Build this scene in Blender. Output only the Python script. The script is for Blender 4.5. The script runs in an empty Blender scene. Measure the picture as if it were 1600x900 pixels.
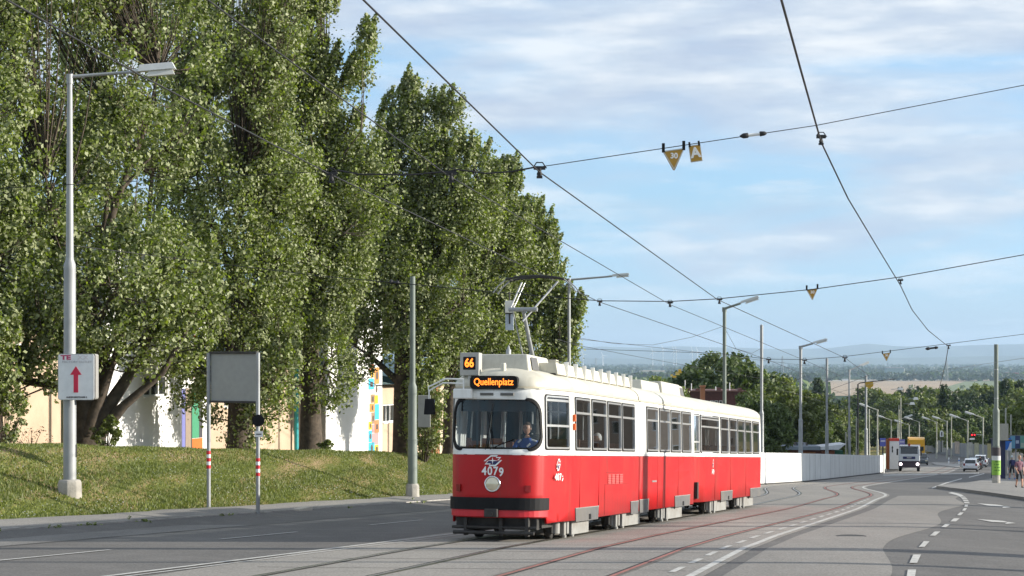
import bpy, bmesh, math, random
import numpy as np
from mathutils import Vector, Matrix

random.seed(7); rng = np.random.default_rng(7)
S = bpy.context.scene
C = S.collection
R_ = math.radians

# ------------------------------------------------------------------ camera, light, sky
FOC, HOR = 3000.0, 562.0            # focal length and horizon row, in pixels of a 1600 wide frame
cam = bpy.data.cameras.new('camera'); co = bpy.data.objects.new('camera', cam); C.objects.link(co)
cam.sensor_width = 36; cam.lens = 36*FOC/1600; cam.shift_y = (HOR-450)/1600
cam.clip_start = 0.5; cam.clip_end = 90000
co.rotation_euler = (R_(90), 0, 0); S.camera = co

SUN_EL = 16.5
sl = bpy.data.lights.new('sun', 'SUN'); sl.energy = 4.7; sl.angle = R_(0.53); sl.color = (1.0, 0.93, 0.82)
so = bpy.data.objects.new('sun', sl); C.objects.link(so)
sdir = Vector((math.cos(R_(SUN_EL)), -0.02, math.sin(R_(SUN_EL)))).normalized()
so.rotation_euler = sdir.to_track_quat('Z', 'Y').to_euler()

S.view_settings.view_transform = 'Standard'; S.view_settings.look = 'None'
S.view_settings.exposure = 0.80; S.view_settings.gamma = 1.0
S.view_settings.use_curve_mapping = False

W = bpy.data.worlds.new('World'); S.world = W; W.use_nodes = True
nt = W.node_tree; nt.nodes.clear()
def N(t, typ, **kw):
    n = t.nodes.new(typ)
    for k, v in kw.items():
        if k.startswith('i_'): n.inputs[int(k[2:])].default_value = v
        else: setattr(n, k, v)
    return n
def ramp(t, pts, interp='LINEAR'):
    n = t.nodes.new('ShaderNodeValToRGB'); cr = n.color_ramp; cr.interpolation = interp
    while len(cr.elements) < len(pts): cr.elements.new(0.5)
    for e, (p, c) in zip(cr.elements, pts):
        e.position = p
        e.color = (c, c, c, 1) if isinstance(c, (int, float)) else (*c, 1)
    return n
out = N(nt, 'ShaderNodeOutputWorld'); bg = N(nt, 'ShaderNodeBackground')
sky = N(nt, 'ShaderNodeTexSky', sky_type='NISHITA', sun_disc=False, sun_elevation=R_(SUN_EL), sun_rotation=R_(90+1))
sky.air_density = 1.0; sky.dust_density = 0.6; sky.ozone_density = 2.0
tc = N(nt, 'ShaderNodeTexCoord')
mp = N(nt, 'ShaderNodeMapping'); mp.inputs['Scale'].default_value = (6.0, 6.0, 26.0); mp.inputs['Location'].default_value = (2.3, 0.7, 1.35)
nt.links.new(tc.outputs['Generated'], mp.inputs[0])
n1 = N(nt, 'ShaderNodeTexNoise'); n1.inputs['Scale'].default_value = 1.0; n1.inputs['Detail'].default_value = 6; n1.inputs['Roughness'].default_value = 0.5; n1.inputs['Distortion'].default_value = 0.45
nt.links.new(mp.outputs[0], n1.inputs['Vector'])
mp2 = N(nt, 'ShaderNodeMapping'); mp2.inputs['Scale'].default_value = (14, 14, 70); mp2.inputs['Location'].default_value = (5.1, 3.0, 0.2)
nt.links.new(tc.outputs['Generated'], mp2.inputs[0])
n2 = N(nt, 'ShaderNodeTexNoise'); n2.inputs['Scale'].default_value = 1.0; n2.inputs['Detail'].default_value = 7; n2.inputs['Roughness'].default_value = 0.55
nt.links.new(mp2.outputs[0], n2.inputs['Vector'])
sx = N(nt, 'ShaderNodeSeparateXYZ'); nt.links.new(tc.outputs['Generated'], sx.inputs[0])
# cover grows with elevation
cov = N(nt, 'ShaderNodeMapRange'); cov.inputs['From Min'].default_value = 0.02; cov.inputs['From Max'].default_value = 0.17
cov.inputs['To Min'].default_value = -0.10; cov.inputs['To Max'].default_value = 0.22
nt.links.new(sx.outputs['Z'], cov.inputs['Value'])
ad = N(nt, 'ShaderNodeMath', operation='ADD'); nt.links.new(n1.outputs['Fac'], ad.inputs[0]); nt.links.new(cov.outputs[0], ad.inputs[1])
m1 = ramp(nt, [(0.49, 0.0), (0.57, 0.35), (0.65, 0.75), (0.78, 0.92)]); nt.links.new(ad.outputs[0], m1.inputs[0])
c1 = ramp(nt, [(0.36, (4.1, 4.75, 5.9)), (0.50, (5.0, 5.6, 6.4)), (0.68, (6.9, 7.2, 7.5))]); nt.links.new(n2.outputs['Fac'], c1.inputs[0])
mx = N(nt, 'ShaderNodeMix', data_type='RGBA')
nt.links.new(m1.outputs[0], mx.inputs[0]); nt.links.new(c1.outputs[0], mx.inputs[7])
# thin white streaks lower down
m2 = ramp(nt, [(0.50, 0.0), (0.70, 0.7)]); nt.links.new(n2.outputs['Fac'], m2.inputs[0])
mx2 = N(nt, 'ShaderNodeMix', data_type='RGBA'); mx2.inputs[7].default_value = (6.0, 6.8, 7.5, 1)
tint = N(nt, 'ShaderNodeMix', data_type='RGBA', blend_type='MULTIPLY'); tint.inputs[0].default_value = 1.0; 
tg = N(nt, 'ShaderNodeMapRange'); tg.inputs['From Min'].default_value = 0.0; tg.inputs['From Max'].default_value = 0.16; nt.links.new(sx.outputs['Z'], tg.inputs['Value'])
tr_ = ramp(nt, [(0.0, (0.86, 1.30, 2.55)), (0.5, (1.02, 1.27, 1.72)), (1.0, (1.35, 1.5, 1.7))]); nt.links.new(tg.outputs[0], tr_.inputs[0]); nt.links.new(tr_.outputs[0], tint.inputs[7])
nt.links.new(sky.outputs[0], tint.inputs[6])
nt.links.new(tint.outputs[2], mx2.inputs[6]); nt.links.new(m2.outputs[0], mx2.inputs[0])
nt.links.new(mx2.outputs[2], mx.inputs[6])
nt.links.new(mx.outputs[2], bg.inputs[0]); bg.inputs[1].default_value = 0.078
nt.links.new(bg.outputs[0], out.inputs[0])

# ------------------------------------------------------------------ terrain functions
H0, A_, TD = 1.57, 0.052, 0.2717
_Y = np.arange(-200, 45001, 5.0)
_P = np.interp(_Y, [-200, 0, 230, 400, 800, 1400, 2200, 45000],
               [-H0+200*A_, -H0, -H0-230*A_, -19.4, -33, -50, -60, -60])
_k = 13; _ker = np.ones(_k)/_k
_Ps = np.convolve(np.pad(_P, _k//2, mode='reflect', reflect_type='odd'), _ker, 'valid')
def prof(Y): return float(np.interp(Y, _Y, _Ps))
def smooth(a, b, x):
    x = min(1, max(0, (x-a)/(b-a))); return x*x*(3-2*x)
def off(Y):                      # lateral drift of the tracks
    o = -0.062*(Y-26) if Y < 34 else -0.5 - 0.12*smooth(34, 40, Y)
    return o - 0.62*smooth(58, 82, Y) - 3.6*smooth(79, 114, Y)
KERB = -21.3
def etop(Y): return 2.0 - 0.006*(Y-60)
def bump_left(t, Y):
    """sidewalk and embankment height above the road plane"""
    if t > KERB: return 0.0
    e = 0.10 + 0.10*smooth(KERB, -22.9, t) if t > -22.9 else 0.2
    top = etop(Y)
    g = 0.0
    if t < -22.9:
        x = (-22.9 - t)
        g = 0.31*max(0, x-0.25)
        g = min(g, top-0.2)
        k = 1.2   # round the crest
        xs = x - 6.4
        if abs(xs) < k: g -= 0.09*(k-abs(xs))**2/k
    f = 1-smooth(105, 135, Y)
    return e*(1 if t > -22.9 else (0.4+0.6*f)) + g*f
def ground(X, Y):
    t = X-TD*Y
    z = prof(Y)
    s = t+4
    if s > 0:
        d = 0.05*(s*s/(2*3.0) if s < 3 else s-1.5)
        z -= min(d, 1.6)*(1-smooth(180, 260, Y))
    z += bump_left(t, Y)
    return z
def g2(u, v):
    """a pixel of the photograph read as a point of the ground"""
    lo, hi = 5.0, 3000.0; k = (u-800)/FOC
    for _ in range(60):
        m = (lo+hi)/2
        if HOR - FOC*ground(k*m, m)/m > v: lo = m
        else: hi = m
    return Vector((k*lo, lo, ground(k*lo, lo)))
def at(u, v, Y): return Vector(((u-800)/FOC*Y, Y, (HOR-v)/FOC*Y))
def on(X, Y, dz=0): return Vector((X, Y, ground(X, Y)+dz))
def tY(t, Y, dz=0): return on(t+TD*Y, Y, dz)

# ------------------------------------------------------------------ materials
def mat(name, col, rough=0.6, metal=0.0, var=0.12, scale=6.0, bump=0.0, bscale=None, spec=0.5, dirt=None, dscale=0.7, emit=None, coat=0, streak=None):
    m = bpy.data.materials.new(name); m.use_nodes = True; t = m.node_tree
    p = t.nodes['Principled BSDF']
    p.inputs['Roughness'].default_value = rough; p.inputs['Metallic'].default_value = metal
    p.inputs['Specular IOR Level'].default_value = spec
    if coat: p.inputs['Coat Weight'].default_value = coat; p.inputs['Coat Roughness'].default_value = 0.08
    tc = N(t, 'ShaderNodeTexCoord')
    n = N(t, 'ShaderNodeTexNoise'); n.inputs['Scale'].default_value = scale; n.inputs['Detail'].default_value = 5
    t.links.new(tc.outputs['Object'], n.inputs['Vector'])
    a = tuple(max(0, c*(1-var)) for c in col); b = tuple(min(1, c*(1+var)) for c in col)
    r = ramp(t, [(0.3, a), (0.7, b)]); t.links.new(n.outputs['Fac'], r.inputs[0])
    last = r.outputs[0]
    if dirt:
        d = N(t, 'ShaderNodeTexNoise'); d.inputs['Scale'].default_value = dscale; d.inputs['Detail'].default_value = 8; d.inputs['Roughness'].default_value = 0.65
        t.links.new(tc.outputs['Object'], d.inputs['Vector'])
        dr = ramp(t, [(0.45, 0.0), (0.75, 0.75)]); t.links.new(d.outputs['Fac'], dr.inputs[0])
        mxx = N(t, 'ShaderNodeMix', data_type='RGBA'); mxx.inputs[7].default_value = (*dirt, 1)
        t.links.new(dr.outputs[0], mxx.inputs[0]); t.links.new(last, mxx.inputs[6]); last = mxx.outputs[2]
    if streak:      # runs of grime, drawn out vertically
        ms_ = N(t, 'ShaderNodeMapping'); ms_.inputs['Scale'].default_value = (5.5, 5.5, 0.55); t.links.new(tc.outputs['Object'], ms_.inputs[0])
        d = N(t, 'ShaderNodeTexNoise'); d.inputs['Scale'].default_value = 1.0; d.inputs['Detail'].default_value = 7; d.inputs['Roughness'].default_value = 0.6; t.links.new(ms_.outputs[0], d.inputs['Vector'])
        dr = ramp(t, [(0.52, 0.0), (0.80, 0.6)]); t.links.new(d.outputs['Fac'], dr.inputs[0])
        mxx = N(t, 'ShaderNodeMix', data_type='RGBA'); mxx.inputs[7].default_value = (*streak, 1)
        t.links.new(dr.outputs[0], mxx.inputs[0]); t.links.new(last, mxx.inputs[6]); last = mxx.outputs[2]
    t.links.new(last, p.inputs['Base Color'])
    if bump:
        bn = N(t, 'ShaderNodeTexNoise'); bn.inputs['Scale'].default_value = bscale or scale*4; bn.inputs['Detail'].default_value = 6
        t.links.new(tc.outputs['Object'], bn.inputs['Vector'])
        bb = N(t, 'ShaderNodeBump'); bb.inputs['Strength'].default_value = bump; bb.inputs['Distance'].default_value = 0.02
        t.links.new(bn.outputs['Fac'], bb.inputs['Height']); t.links.new(bb.outputs[0], p.inputs['Normal'])
    if emit:
        p.inputs['Emission Color'].default_value = (*emit[0], 1); p.inputs['Emission Strength'].default_value = emit[1]
    return m

def asphalt(name, c0, c1, patch=0.35, bleach=(0.2, 0.19, 0.175)):
    m = bpy.data.materials.new(name); m.use_nodes = True; t = m.node_tree; p = t.nodes['Principled BSDF']
    p.inputs['Roughness'].default_value = 0.85; p.inputs['Specular IOR Level'].default_value = 0.3
    tc = N(t, 'ShaderNodeTexCoord'); L = t.links.new
    big = N(t, 'ShaderNodeTexNoise'); big.inputs['Scale'].default_value = 0.22; big.inputs['Detail'].default_value = 7; big.inputs['Roughness'].default_value = 0.6
    # coordinates turned along the street, so that wear runs in lanes
    mpp = N(t, 'ShaderNodeMapping'); mpp.inputs['Rotation'].default_value = (0, 0, math.atan(TD)); mpp.inputs['Scale'].default_value = (1.6, 0.22, 1)
    L(tc.outputs['Object'], mpp.inputs[0]); L(mpp.outputs[0], big.inputs['Vector'])
    r1 = ramp(t, [(0.32, c0), (0.68, c1)]); L(big.outputs['Fac'], r1.inputs[0])
    fine = N(t, 'ShaderNodeTexNoise'); fine.inputs['Scale'].default_value = 28; fine.inputs['Detail'].default_value = 4
    L(tc.outputs['Object'], fine.inputs['Vector'])
    r2 = ramp(t, [(0.3, 0.62), (0.72, 1.38)]); L(fine.outputs['Fac'], r2.inputs[0])
    mu = N(t, 'ShaderNodeMix', data_type='RGBA', blend_type='MULTIPLY'); mu.inputs[0].default_value = 1
    L(r1.outputs[0], mu.inputs[6]); L(r2.outputs[0], mu.inputs[7])
    blo = N(t, 'ShaderNodeTexNoise'); blo.inputs['Scale'].default_value = 0.9; blo.inputs['Detail'].default_value = 9; blo.inputs['Roughness'].default_value = 0.7
    L(tc.outputs['Object'], blo.inputs['Vector'])
    r3 = ramp(t, [(0.5, 0), (0.75, patch)]); L(blo.outputs['Fac'], r3.inputs[0])
    m3 = N(t, 'ShaderNodeMix', data_type='RGBA'); m3.inputs[7].default_value = (*bleach, 1)
    L(r3.outputs[0], m3.inputs[0]); L(mu.outputs[2], m3.inputs[6])
    # hairline cracks
    vo = N(t, 'ShaderNodeTexVoronoi', feature='DISTANCE_TO_EDGE'); vo.inputs['Scale'].default_value = 0.33
    wob = N(t, 'ShaderNodeVectorMath', operation='ADD')
    nz = N(t, 'ShaderNodeTexNoise'); nz.inputs['Scale'].default_value = 1.3; nz.inputs['Detail'].default_value = 5
    L(tc.outputs['Object'], nz.inputs['Vector']); L(tc.outputs['Object'], wob.inputs[0]); L(nz.outputs['Color'], wob.inputs[1]); L(wob.outputs[0], vo.inputs['Vector'])
    r4 = ramp(t, [(0.0, 0.9), (0.002, 1.0)]); L(vo.outputs['Distance'], r4.inputs[0])
    m4 = N(t, 'ShaderNodeMix', data_type='RGBA', blend_type='MULTIPLY'); m4.inputs[0].default_value = 1
    L(m3.outputs[2], m4.inputs[6]); L(r4.outputs[0], m4.inputs[7])
    L(m4.outputs[2], p.inputs['Base Color'])
    b = N(t, 'ShaderNodeBump'); b.inputs['Strength'].default_value = 0.5; b.inputs['Distance'].default_value = 0.012
    f2 = N(t, 'ShaderNodeTexNoise'); f2.inputs['Scale'].default_value = 40; f2.inputs['Detail'].default_value = 3
    L(tc.outputs['Object'], f2.inputs['Vector']); L(f2.outputs['Fac'], b.inputs['Height']); L(b.outputs[0], p.inputs['Normal'])
    return m

def glassy(name, tint=(0.55, 0.6, 0.62), gloss=0.5, dark=0.0, rough=0.02):
    """thin window glass: mostly see-through, fresnel mirror on top"""
    m = bpy.data.materials.new(name); m.use_nodes = True; t = m.node_tree; t.nodes.clear(); L = t.links.new
    o = N(t, 'ShaderNodeOutputMaterial'); tr = N(t, 'ShaderNodeBsdfTransparent'); tr.inputs[0].default_value = (*tint, 1)
    gl = N(t, 'ShaderNodeBsdfGlossy'); gl.inputs['Roughness'].default_value = rough
    lw = N(t, 'ShaderNodeFresnel'); lw.inputs[0].default_value = 1.5
    ma = N(t, 'ShaderNodeMath', operation='MULTIPLY_ADD'); ma.inputs[1].default_value = 1.0; ma.inputs[2].default_value = gloss
    L(lw.outputs[0], ma.inputs[0])
    nz = N(t, 'ShaderNodeTexNoise'); nz.inputs['Scale'].default_value = 1.1
    tcc = N(t, 'ShaderNodeTexCoord'); L(tcc.outputs['Object'], nz.inputs['Vector'])
    b = N(t, 'ShaderNodeBump'); b.inputs['Strength'].default_value = 0.04; L(nz.outputs['Fac'], b.inputs['Height']); L(b.outputs[0], gl.inputs['Normal'])
    mixx = N(t, 'ShaderNodeMixShader'); L(ma.outputs[0], mixx.inputs[0]); L(tr.outputs[0], mixx.inputs[1]); L(gl.outputs[0], mixx.inputs[2])
    L(mixx.outputs[0], o.inputs[0]); return m

def leafmat(name, top, under, transl=0.3, dark=0.45, light=1.7):
    m = bpy.data.materials.new(name); m.use_nodes = True; t = m.node_tree; t.nodes.clear(); L = t.links.new
    o = N(t, 'ShaderNodeOutputMaterial'); p = N(t, 'ShaderNodeBsdfPrincipled'); p.inputs['Roughness'].default_value = 0.55
    at_ = N(t, 'ShaderNodeAttribute', attribute_name='var')
    rr = ramp(t, [(0.0, tuple(c*dark for c in top)), (0.5, top), (0.82, tuple(min(1, c*light) for c in top)), (1.0, (top[0]*light*1.45, top[1]*light*1.25, top[2]*light*1.1))])
    L(at_.outputs['Fac'], rr.inputs[0])
    ge = N(t, 'ShaderNodeNewGeometry'); mi = N(t, 'ShaderNodeMix', data_type='RGBA'); mi.inputs[7].default_value = (*under, 1)
    L(ge.outputs['Backfacing'], mi.inputs[0]); L(rr.outputs[0], mi.inputs[6]); L(mi.outputs[2], p.inputs['Base Color'])
    tl = N(t, 'ShaderNodeBsdfTranslucent'); 
    mg = N(t, 'ShaderNodeMix', data_type='RGBA', blend_type='MULTIPLY'); mg.inputs[0].default_value = 1; mg.inputs[7].default_value = (1.5, 1.6, 0.5, 1)
    L(rr.outputs[0], mg.inputs[6]); L(mg.outputs[2], tl.inputs[0])
    ms = N(t, 'ShaderNodeMixShader'); ms.inputs[0].default_value = transl
    L(p.outputs[0], ms.inputs[1]); L(tl.outputs[0], ms.inputs[2]); L(ms.outputs[0], o.inputs[0]); return m

M = {}
M['red'] = mat('tram_red', (0.46, 0.008, 0.011), 0.42, var=0.10, scale=1.2, dirt=(0.36, 0.026, 0.020), dscale=1.1, spec=0.35, streak=(0.20, 0.045, 0.03))
M['white'] = mat('tram_white', (0.80, 0.80, 0.76), 0.35, var=0.03, coat=0.2, dirt=(0.68, 0.67, 0.62), dscale=1.5, streak=(0.5, 0.48, 0.42))
M['cream'] = mat('roof_cream', (0.58, 0.555, 0.46), 0.5, var=0.05, scale=2, dirt=(0.36, 0.33, 0.26), dscale=1.3, streak=(0.30, 0.28, 0.22))
M['black'] = mat('black_rubber', (0.010, 0.010, 0.011), 0.6, spec=0.2)
M['dark'] = mat('dark_steel', (0.035, 0.033, 0.03), 0.7, var=0.3, bump=0.2)
M['grey'] = mat('skirt_grey', (0.10, 0.10, 0.10), 0.6, var=0.15, dirt=(0.17, 0.15, 0.12))
M['lgrey'] = mat('cover_grey', (0.27, 0.27, 0.255), 0.55, var=0.1, dirt=(0.16, 0.14, 0.11), dscale=2.5)
M['alu'] = mat('window_aluminium', (0.50, 0.50, 0.49), 0.35, metal=0.7, var=0.05)
M['galv'] = mat('galvanised_steel', (0.33, 0.345, 0.35), 0.55, metal=0.25, var=0.12, scale=3, dirt=(0.22, 0.22, 0.21), dscale=1.5)
M['galvd'] = mat('green_grey_paint', (0.16, 0.19, 0.165), 0.6, var=0.12, scale=3)
M['conc'] = mat('concrete', (0.36, 0.34, 0.30), 0.9, var=0.15, scale=5, bump=0.5, dirt=(0.24, 0.22, 0.18), dscale=2.2)
M['wire'] = mat('wire_dark', (0.03, 0.03, 0.032), 0.6, metal=0.4)
M['glass'] = glassy('tram_glass', (0.80, 0.84, 0.85), 0.0)
M['sglass'] = glassy('side_glass', (0.68, 0.72, 0.74), 0.03)
M['cabin'] = mat('cab_interior', (0.04, 0.045, 0.05), 0.8)
M['lining'] = mat('interior_lining', (0.50, 0.42, 0.28), 0.7)
M['seat'] = mat('seat_wood', (0.22, 0.09, 0.04), 0.5)
M['rail_in'] = mat('handrail', (0.6, 0.6, 0.58), 0.3, metal=0.6)
M['led'] = mat('led_orange', (0.9, 0.2, 0.02), 0.5, emit=((1.0, 0.21, 0.02), 1.6))
M['lamp'] = mat('headlight_glass', (0.75, 0.68, 0.5), 0.08, metal=0.35, spec=1.0)
M['chrome'] = mat('chrome', (0.7, 0.7, 0.7), 0.15, metal=1.0)
M['refl'] = mat('red_reflector', (0.20, 0.006, 0.006), 0.25)
M['orange'] = mat('orange_marker', (0.7, 0.12, 0.02), 0.3)
M['wpaint'] = mat('white_paint', (0.82, 0.82, 0.80), 0.5, var=0.03)
M['navy'] = mat('navy_paint', (0.015, 0.02, 0.10), 0.5)
M['redp'] = mat('red_paint', (0.55, 0.02, 0.03), 0.5)
M['mark'] = mat('road_paint', (0.50, 0.49, 0.455), 0.8, var=0.2, scale=18, dirt=(0.20, 0.19, 0.175), dscale=4)
M['steel'] = mat('rail_steel', (0.36, 0.33, 0.30), 0.35, metal=0.8, var=0.2)
M['rust'] = mat('rail_red_dust', (0.30, 0.11, 0.085), 0.7, var=0.25, scale=2)
M['groove'] = mat('rail_groove', (0.02, 0.018, 0.015), 0.9)
M['asph'] = asphalt('asphalt', (0.112, 0.107, 0.100), (0.150, 0.143, 0.133), 0.3, (0.29, 0.27, 0.25))
M['bed'] = asphalt('track_bed', (0.235, 0.220, 0.198), (0.31, 0.288, 0.255), 0.5, (0.20, 0.185, 0.165))
M['walk'] = asphalt('footway', (0.21, 0.20, 0.185), (0.28, 0.265, 0.24), 0.4, (0.34, 0.32, 0.28))
M['kerb'] = mat('kerb_stone', (0.34, 0.32, 0.29), 0.85, var=0.2, scale=3, bump=0.4)
M['bark'] = mat('bark', (0.075, 0.058, 0.042), 0.95, var=0.4, scale=5, bump=1.0, bscale=9)
M['barkl'] = mat('bark_pale', (0.13, 0.11, 0.085), 0.95, var=0.3, scale=5, bump=0.8, bscale=9)
M['leaf'] = leafmat('poplar_leaf', (0.108, 0.142, 0.027), (0.34, 0.37, 0.19), 0.36, light=2.0)
M['leaf2'] = leafmat('broad_leaf', (0.066, 0.098, 0.020), (0.14, 0.18, 0.07))
M['leaf3'] = leafmat('bright_leaf', (0.100, 0.130, 0.024), (0.18, 0.21, 0.08))
M['leafd'] = leafmat('dark_leaf', (0.040, 0.066, 0.022), (0.04, 0.06, 0.03))
M['grassb'] = leafmat('grass_blade', (0.118, 0.148, 0.034), (0.13, 0.155, 0.045), 0.25, dark=0.7, light=1.45)
M['beige'] = mat('plaster_beige', (0.50, 0.38, 0.275), 0.9, var=0.06, scale=1, bump=0.2, dirt=(0.38, 0.28, 0.20), dscale=0.8)
M['bwhite'] = mat('plaster_white', (0.80, 0.80, 0.79), 0.85, var=0.03, scale=1, bump=0.15, dirt=(0.70, 0.69, 0.66), dscale=0.6)
M['teal'] = mat('roof_teal', (0.015, 0.055, 0.075), 0.5, var=0.2)
M['cyan'] = mat('drainpipe_cyan', (0.02, 0.33, 0.36), 0.4)
M['wglass'] = mat('window_dark', (0.03, 0.035, 0.035), 0.08, spec=0.8)
def flat(name, c, r=0.6): 
    if name not in M: M[name] = mat(name, c, r, var=0.06)
    return M[name]

# ------------------------------------------------------------------ mesh helpers
class MB:
    def __init__(s): s.v = []; s.f = []; s.m = []; s.s = []
    def add(s, vs, fs, m=0, sm=False, T=None):
        b = len(s.v)
        if T is not None: vs = [T @ Vector(v) for v in vs]
        s.v += [tuple(v) for v in vs]
        for f in fs: s.f.append(tuple(i+b for i in f)); s.m.append(m); s.s.append(sm)
    def box(s, x0, x1, y0, y1, z0, z1, m=0, T=None):
        vs = [(x0,y0,z0),(x1,y0,z0),(x1,y1,z0),(x0,y1,z0),(x0,y0,z1),(x1,y0,z1),(x1,y1,z1),(x0,y1,z1)]
        s.add(vs, [(0,3,2,1),(4,5,6,7),(0,1,5,4),(1,2,6,5),(2,3,7,6),(3,0,4,7)], m, False, T)
    def frustum(s, x0, x1, y0, y1, z0, z1, ix, iy, m=0, T=None, ox=0):
        vs = [(x0,y0,z0),(x1,y0,z0),(x1,y1,z0),(x0,y1,z0),(x0+ix+ox,y0+iy,z1),(x1-ix+ox,y0+iy,z1),(x1-ix+ox,y1-iy,z1),(x0+ix+ox,y1-iy,z1)]
        s.add(vs, [(0,3,2,1),(4,5,6,7),(0,1,5,4),(1,2,6,5),(2,3,7,6),(3,0,4,7)], m, False, T)
    def tube(s, pts, r, n=8, m=0, caps=True, T=None, sm=True):
        pts = [Vector(p) for p in pts]; K = len(pts)
        rs = r if isinstance(r, (list, tuple)) else [r]*K
        vs = []; prev = None
        for i, p in enumerate(pts):
            d = (pts[min(i+1, K-1)]-pts[max(i-1, 0)])
            d = d.normalized() if d.length > 1e-9 else Vector((0, 0, 1))
            if prev is None:
                a = Vector((0, 0, 1)) if abs(d.z) < 0.9 else Vector((1, 0, 0))
                x = d.cross(a).normalized()
            else:
                x = (prev - d*prev.dot(d))
                x = x.normalized() if x.length > 1e-6 else d.cross(Vector((0.3, 0.5, 0.8))).normalized()
            prev = x; y = d.cross(x)
            for k in range(n):
                a = 2*math.pi*k/n; vs.append(p + (x*math.cos(a)+y*math.sin(a))*rs[i])
        fs = [(i*n+k, i*n+(k+1) % n, (i+1)*n+(k+1) % n, (i+1)*n+k) for i in range(K-1) for k in range(n)]
        s.add(vs, fs, m, sm, T)
        if caps: s.add([vs[k] for k in range(n)][::-1], [tuple(range(n))], m, False, T); s.add([vs[(K-1)*n+k] for k in range(n)], [tuple(range(n))], m, False, T)
    def lathe(s, prof_, n=16, m=0, T=None, sm=True):
        """profile of (r, z) turned about z"""
        K = len(prof_); vs = [(r*math.cos(2*math.pi*k/n), r*math.sin(2*math.pi*k/n), z) for r, z in prof_ for k in range(n)]
        fs = [(i*n+k, i*n+(k+1) % n, (i+1)*n+(k+1) % n, (i+1)*n+k) for i in range(K-1) for k in range(n)]
        s.add(vs, fs, m, sm, T)
        s.add([vs[k] for k in range(n)][::-1], [tuple(range(n))], m, False, T); s.add(vs[-n:], [tuple(range(n))], m, False, T)
    def prism(s, poly, y0, y1, m=0, T=None):
        """polygon in xz pushed along y"""
        n = len(poly); vs = [(x, y0, z) for x, z in poly]+[(x, y1, z) for x, z in poly]
        s.add(vs, [tuple(range(n)), tuple(range(2*n-1, n-1, -1))]+[(i, n+i, n+(i+1) % n, (i+1) % n) for i in range(n)], m, False, T)
    def build(s, name, mats, parent=None, bevel=0, weld=False):
        me = bpy.data.meshes.new(name); me.from_pydata(s.v, [], s.f)
        for mm in (mats if isinstance(mats, (list, tuple)) else [mats]): me.materials.append(mm)
        me.polygons.foreach_set('material_index', s.m); me.polygons.foreach_set('use_smooth', s.s); me.update()
        if weld:
            bm = bmesh.new(); bm.from_mesh(me); bmesh.ops.remove_doubles(bm, verts=bm.verts, dist=1e-4); bmesh.ops.recalc_face_normals(bm, faces=bm.faces); bm.to_mesh(me); bm.free()
        return link(name, me, parent, bevel)
def link(name, me, parent=None, bevel=0):
    o = bpy.data.objects.new(name, me); C.objects.link(o)
    if parent: o.parent = parent
    if bevel:
        b = o.modifiers.new('bevel', 'BEVEL'); b.width = bevel; b.segments = 2; b.limit_method = 'ANGLE'
    return o
def thing(name, label, cat, loc=(0, 0, 0), rz=0, group=None):
    o = bpy.data.objects.new(name, None); C.objects.link(o); o.location = loc; o.rotation_euler = (0, 0, rz)
    o.empty_display_size = 0.3
    return tag(o, label, cat, group)
def tag(o, label, cat, group=None, kind=None):
    o['label'] = label; o['category'] = cat
    if group: o['group'] = group
    if kind: o['kind'] = kind
    return o
def struct(o, kind='structure'): o['kind'] = kind; return o
KIDS = {}
def dup(root, loc, rz=0, label=None, scale=None):
    def rec(o, par):
        c = o.copy(); C.objects.link(c)
        if par: c.parent = par
        for ch in [x for x in C.objects if x.parent == o]: rec(ch, c)
        return c
    r = rec(root, None); r.location = loc; r.rotation_euler = (0, 0, rz)
    if scale is not None: r.scale = (scale,)*3 if isinstance(scale, (int, float)) else scale
    if label: r['label'] = label
    return r
def rrect(x0, x1, z0, z1, r, n=5):
    pts = []
    for cx, cz, a0 in ((x1-r, z1-r, 0), (x0+r, z1-r, 90), (x0+r, z0+r, 180), (x1-r, z0+r, 270)):
        for k in range(n+1):
            a = R_(a0+90*k/n); pts.append((cx+r*math.cos(a), cz+r*math.sin(a)))
    return pts
def fill2d(outer, holes, cuts_x=(), cuts_z=()):
    """flat sheet with holes in the xz plane as a bmesh"""
    bm = bmesh.new(); eds = []
    for lp in [outer]+list(holes):
        vs = [bm.verts.new((x, 0, z)) for x, z in lp]
        for i in range(len(vs)): eds.append(bm.edges.new((vs[i], vs[(i+1) % len(vs)])))
    bmesh.ops.triangle_fill(bm, use_beauty=True, use_dissolve=False, edges=eds)
    for c in cuts_x:
        bmesh.ops.bisect_plane(bm, geom=bm.verts[:]+bm.edges[:]+bm.faces[:], dist=1e-5, plane_co=(c, 0, 0), plane_no=(1, 0, 0))
    for c in cuts_z:
        bmesh.ops.bisect_plane(bm, geom=bm.verts[:]+bm.edges[:]+bm.faces[:], dist=1e-5, plane_co=(0, 0, c), plane_no=(0, 0, 1))
    bm.normal_update()
    return bm
def text(name, body, size, mtl, parent, Mx, bold=0.0, ext=0.004, sx=1.0, align='CENTER'):
    cu = bpy.data.curves.new(name, 'FONT'); cu.body = body; cu.size = size; cu.extrude = ext; cu.offset = bold
    cu.align_x = align; cu.align_y = 'CENTER'
    o = bpy.data.objects.new(name, cu); C.objects.link(o)
    dg = bpy.context.evaluated_depsgraph_get(); dg.update()
    me = bpy.data.meshes.new_from_object(o.evaluated_get(dg)); bpy.data.objects.remove(o)
    me.transform(Mx @ Matrix.Diagonal((sx, 1, 1, 1))); me.materials.clear(); me.materials.append(mtl)
    return link(name, me, parent)
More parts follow.
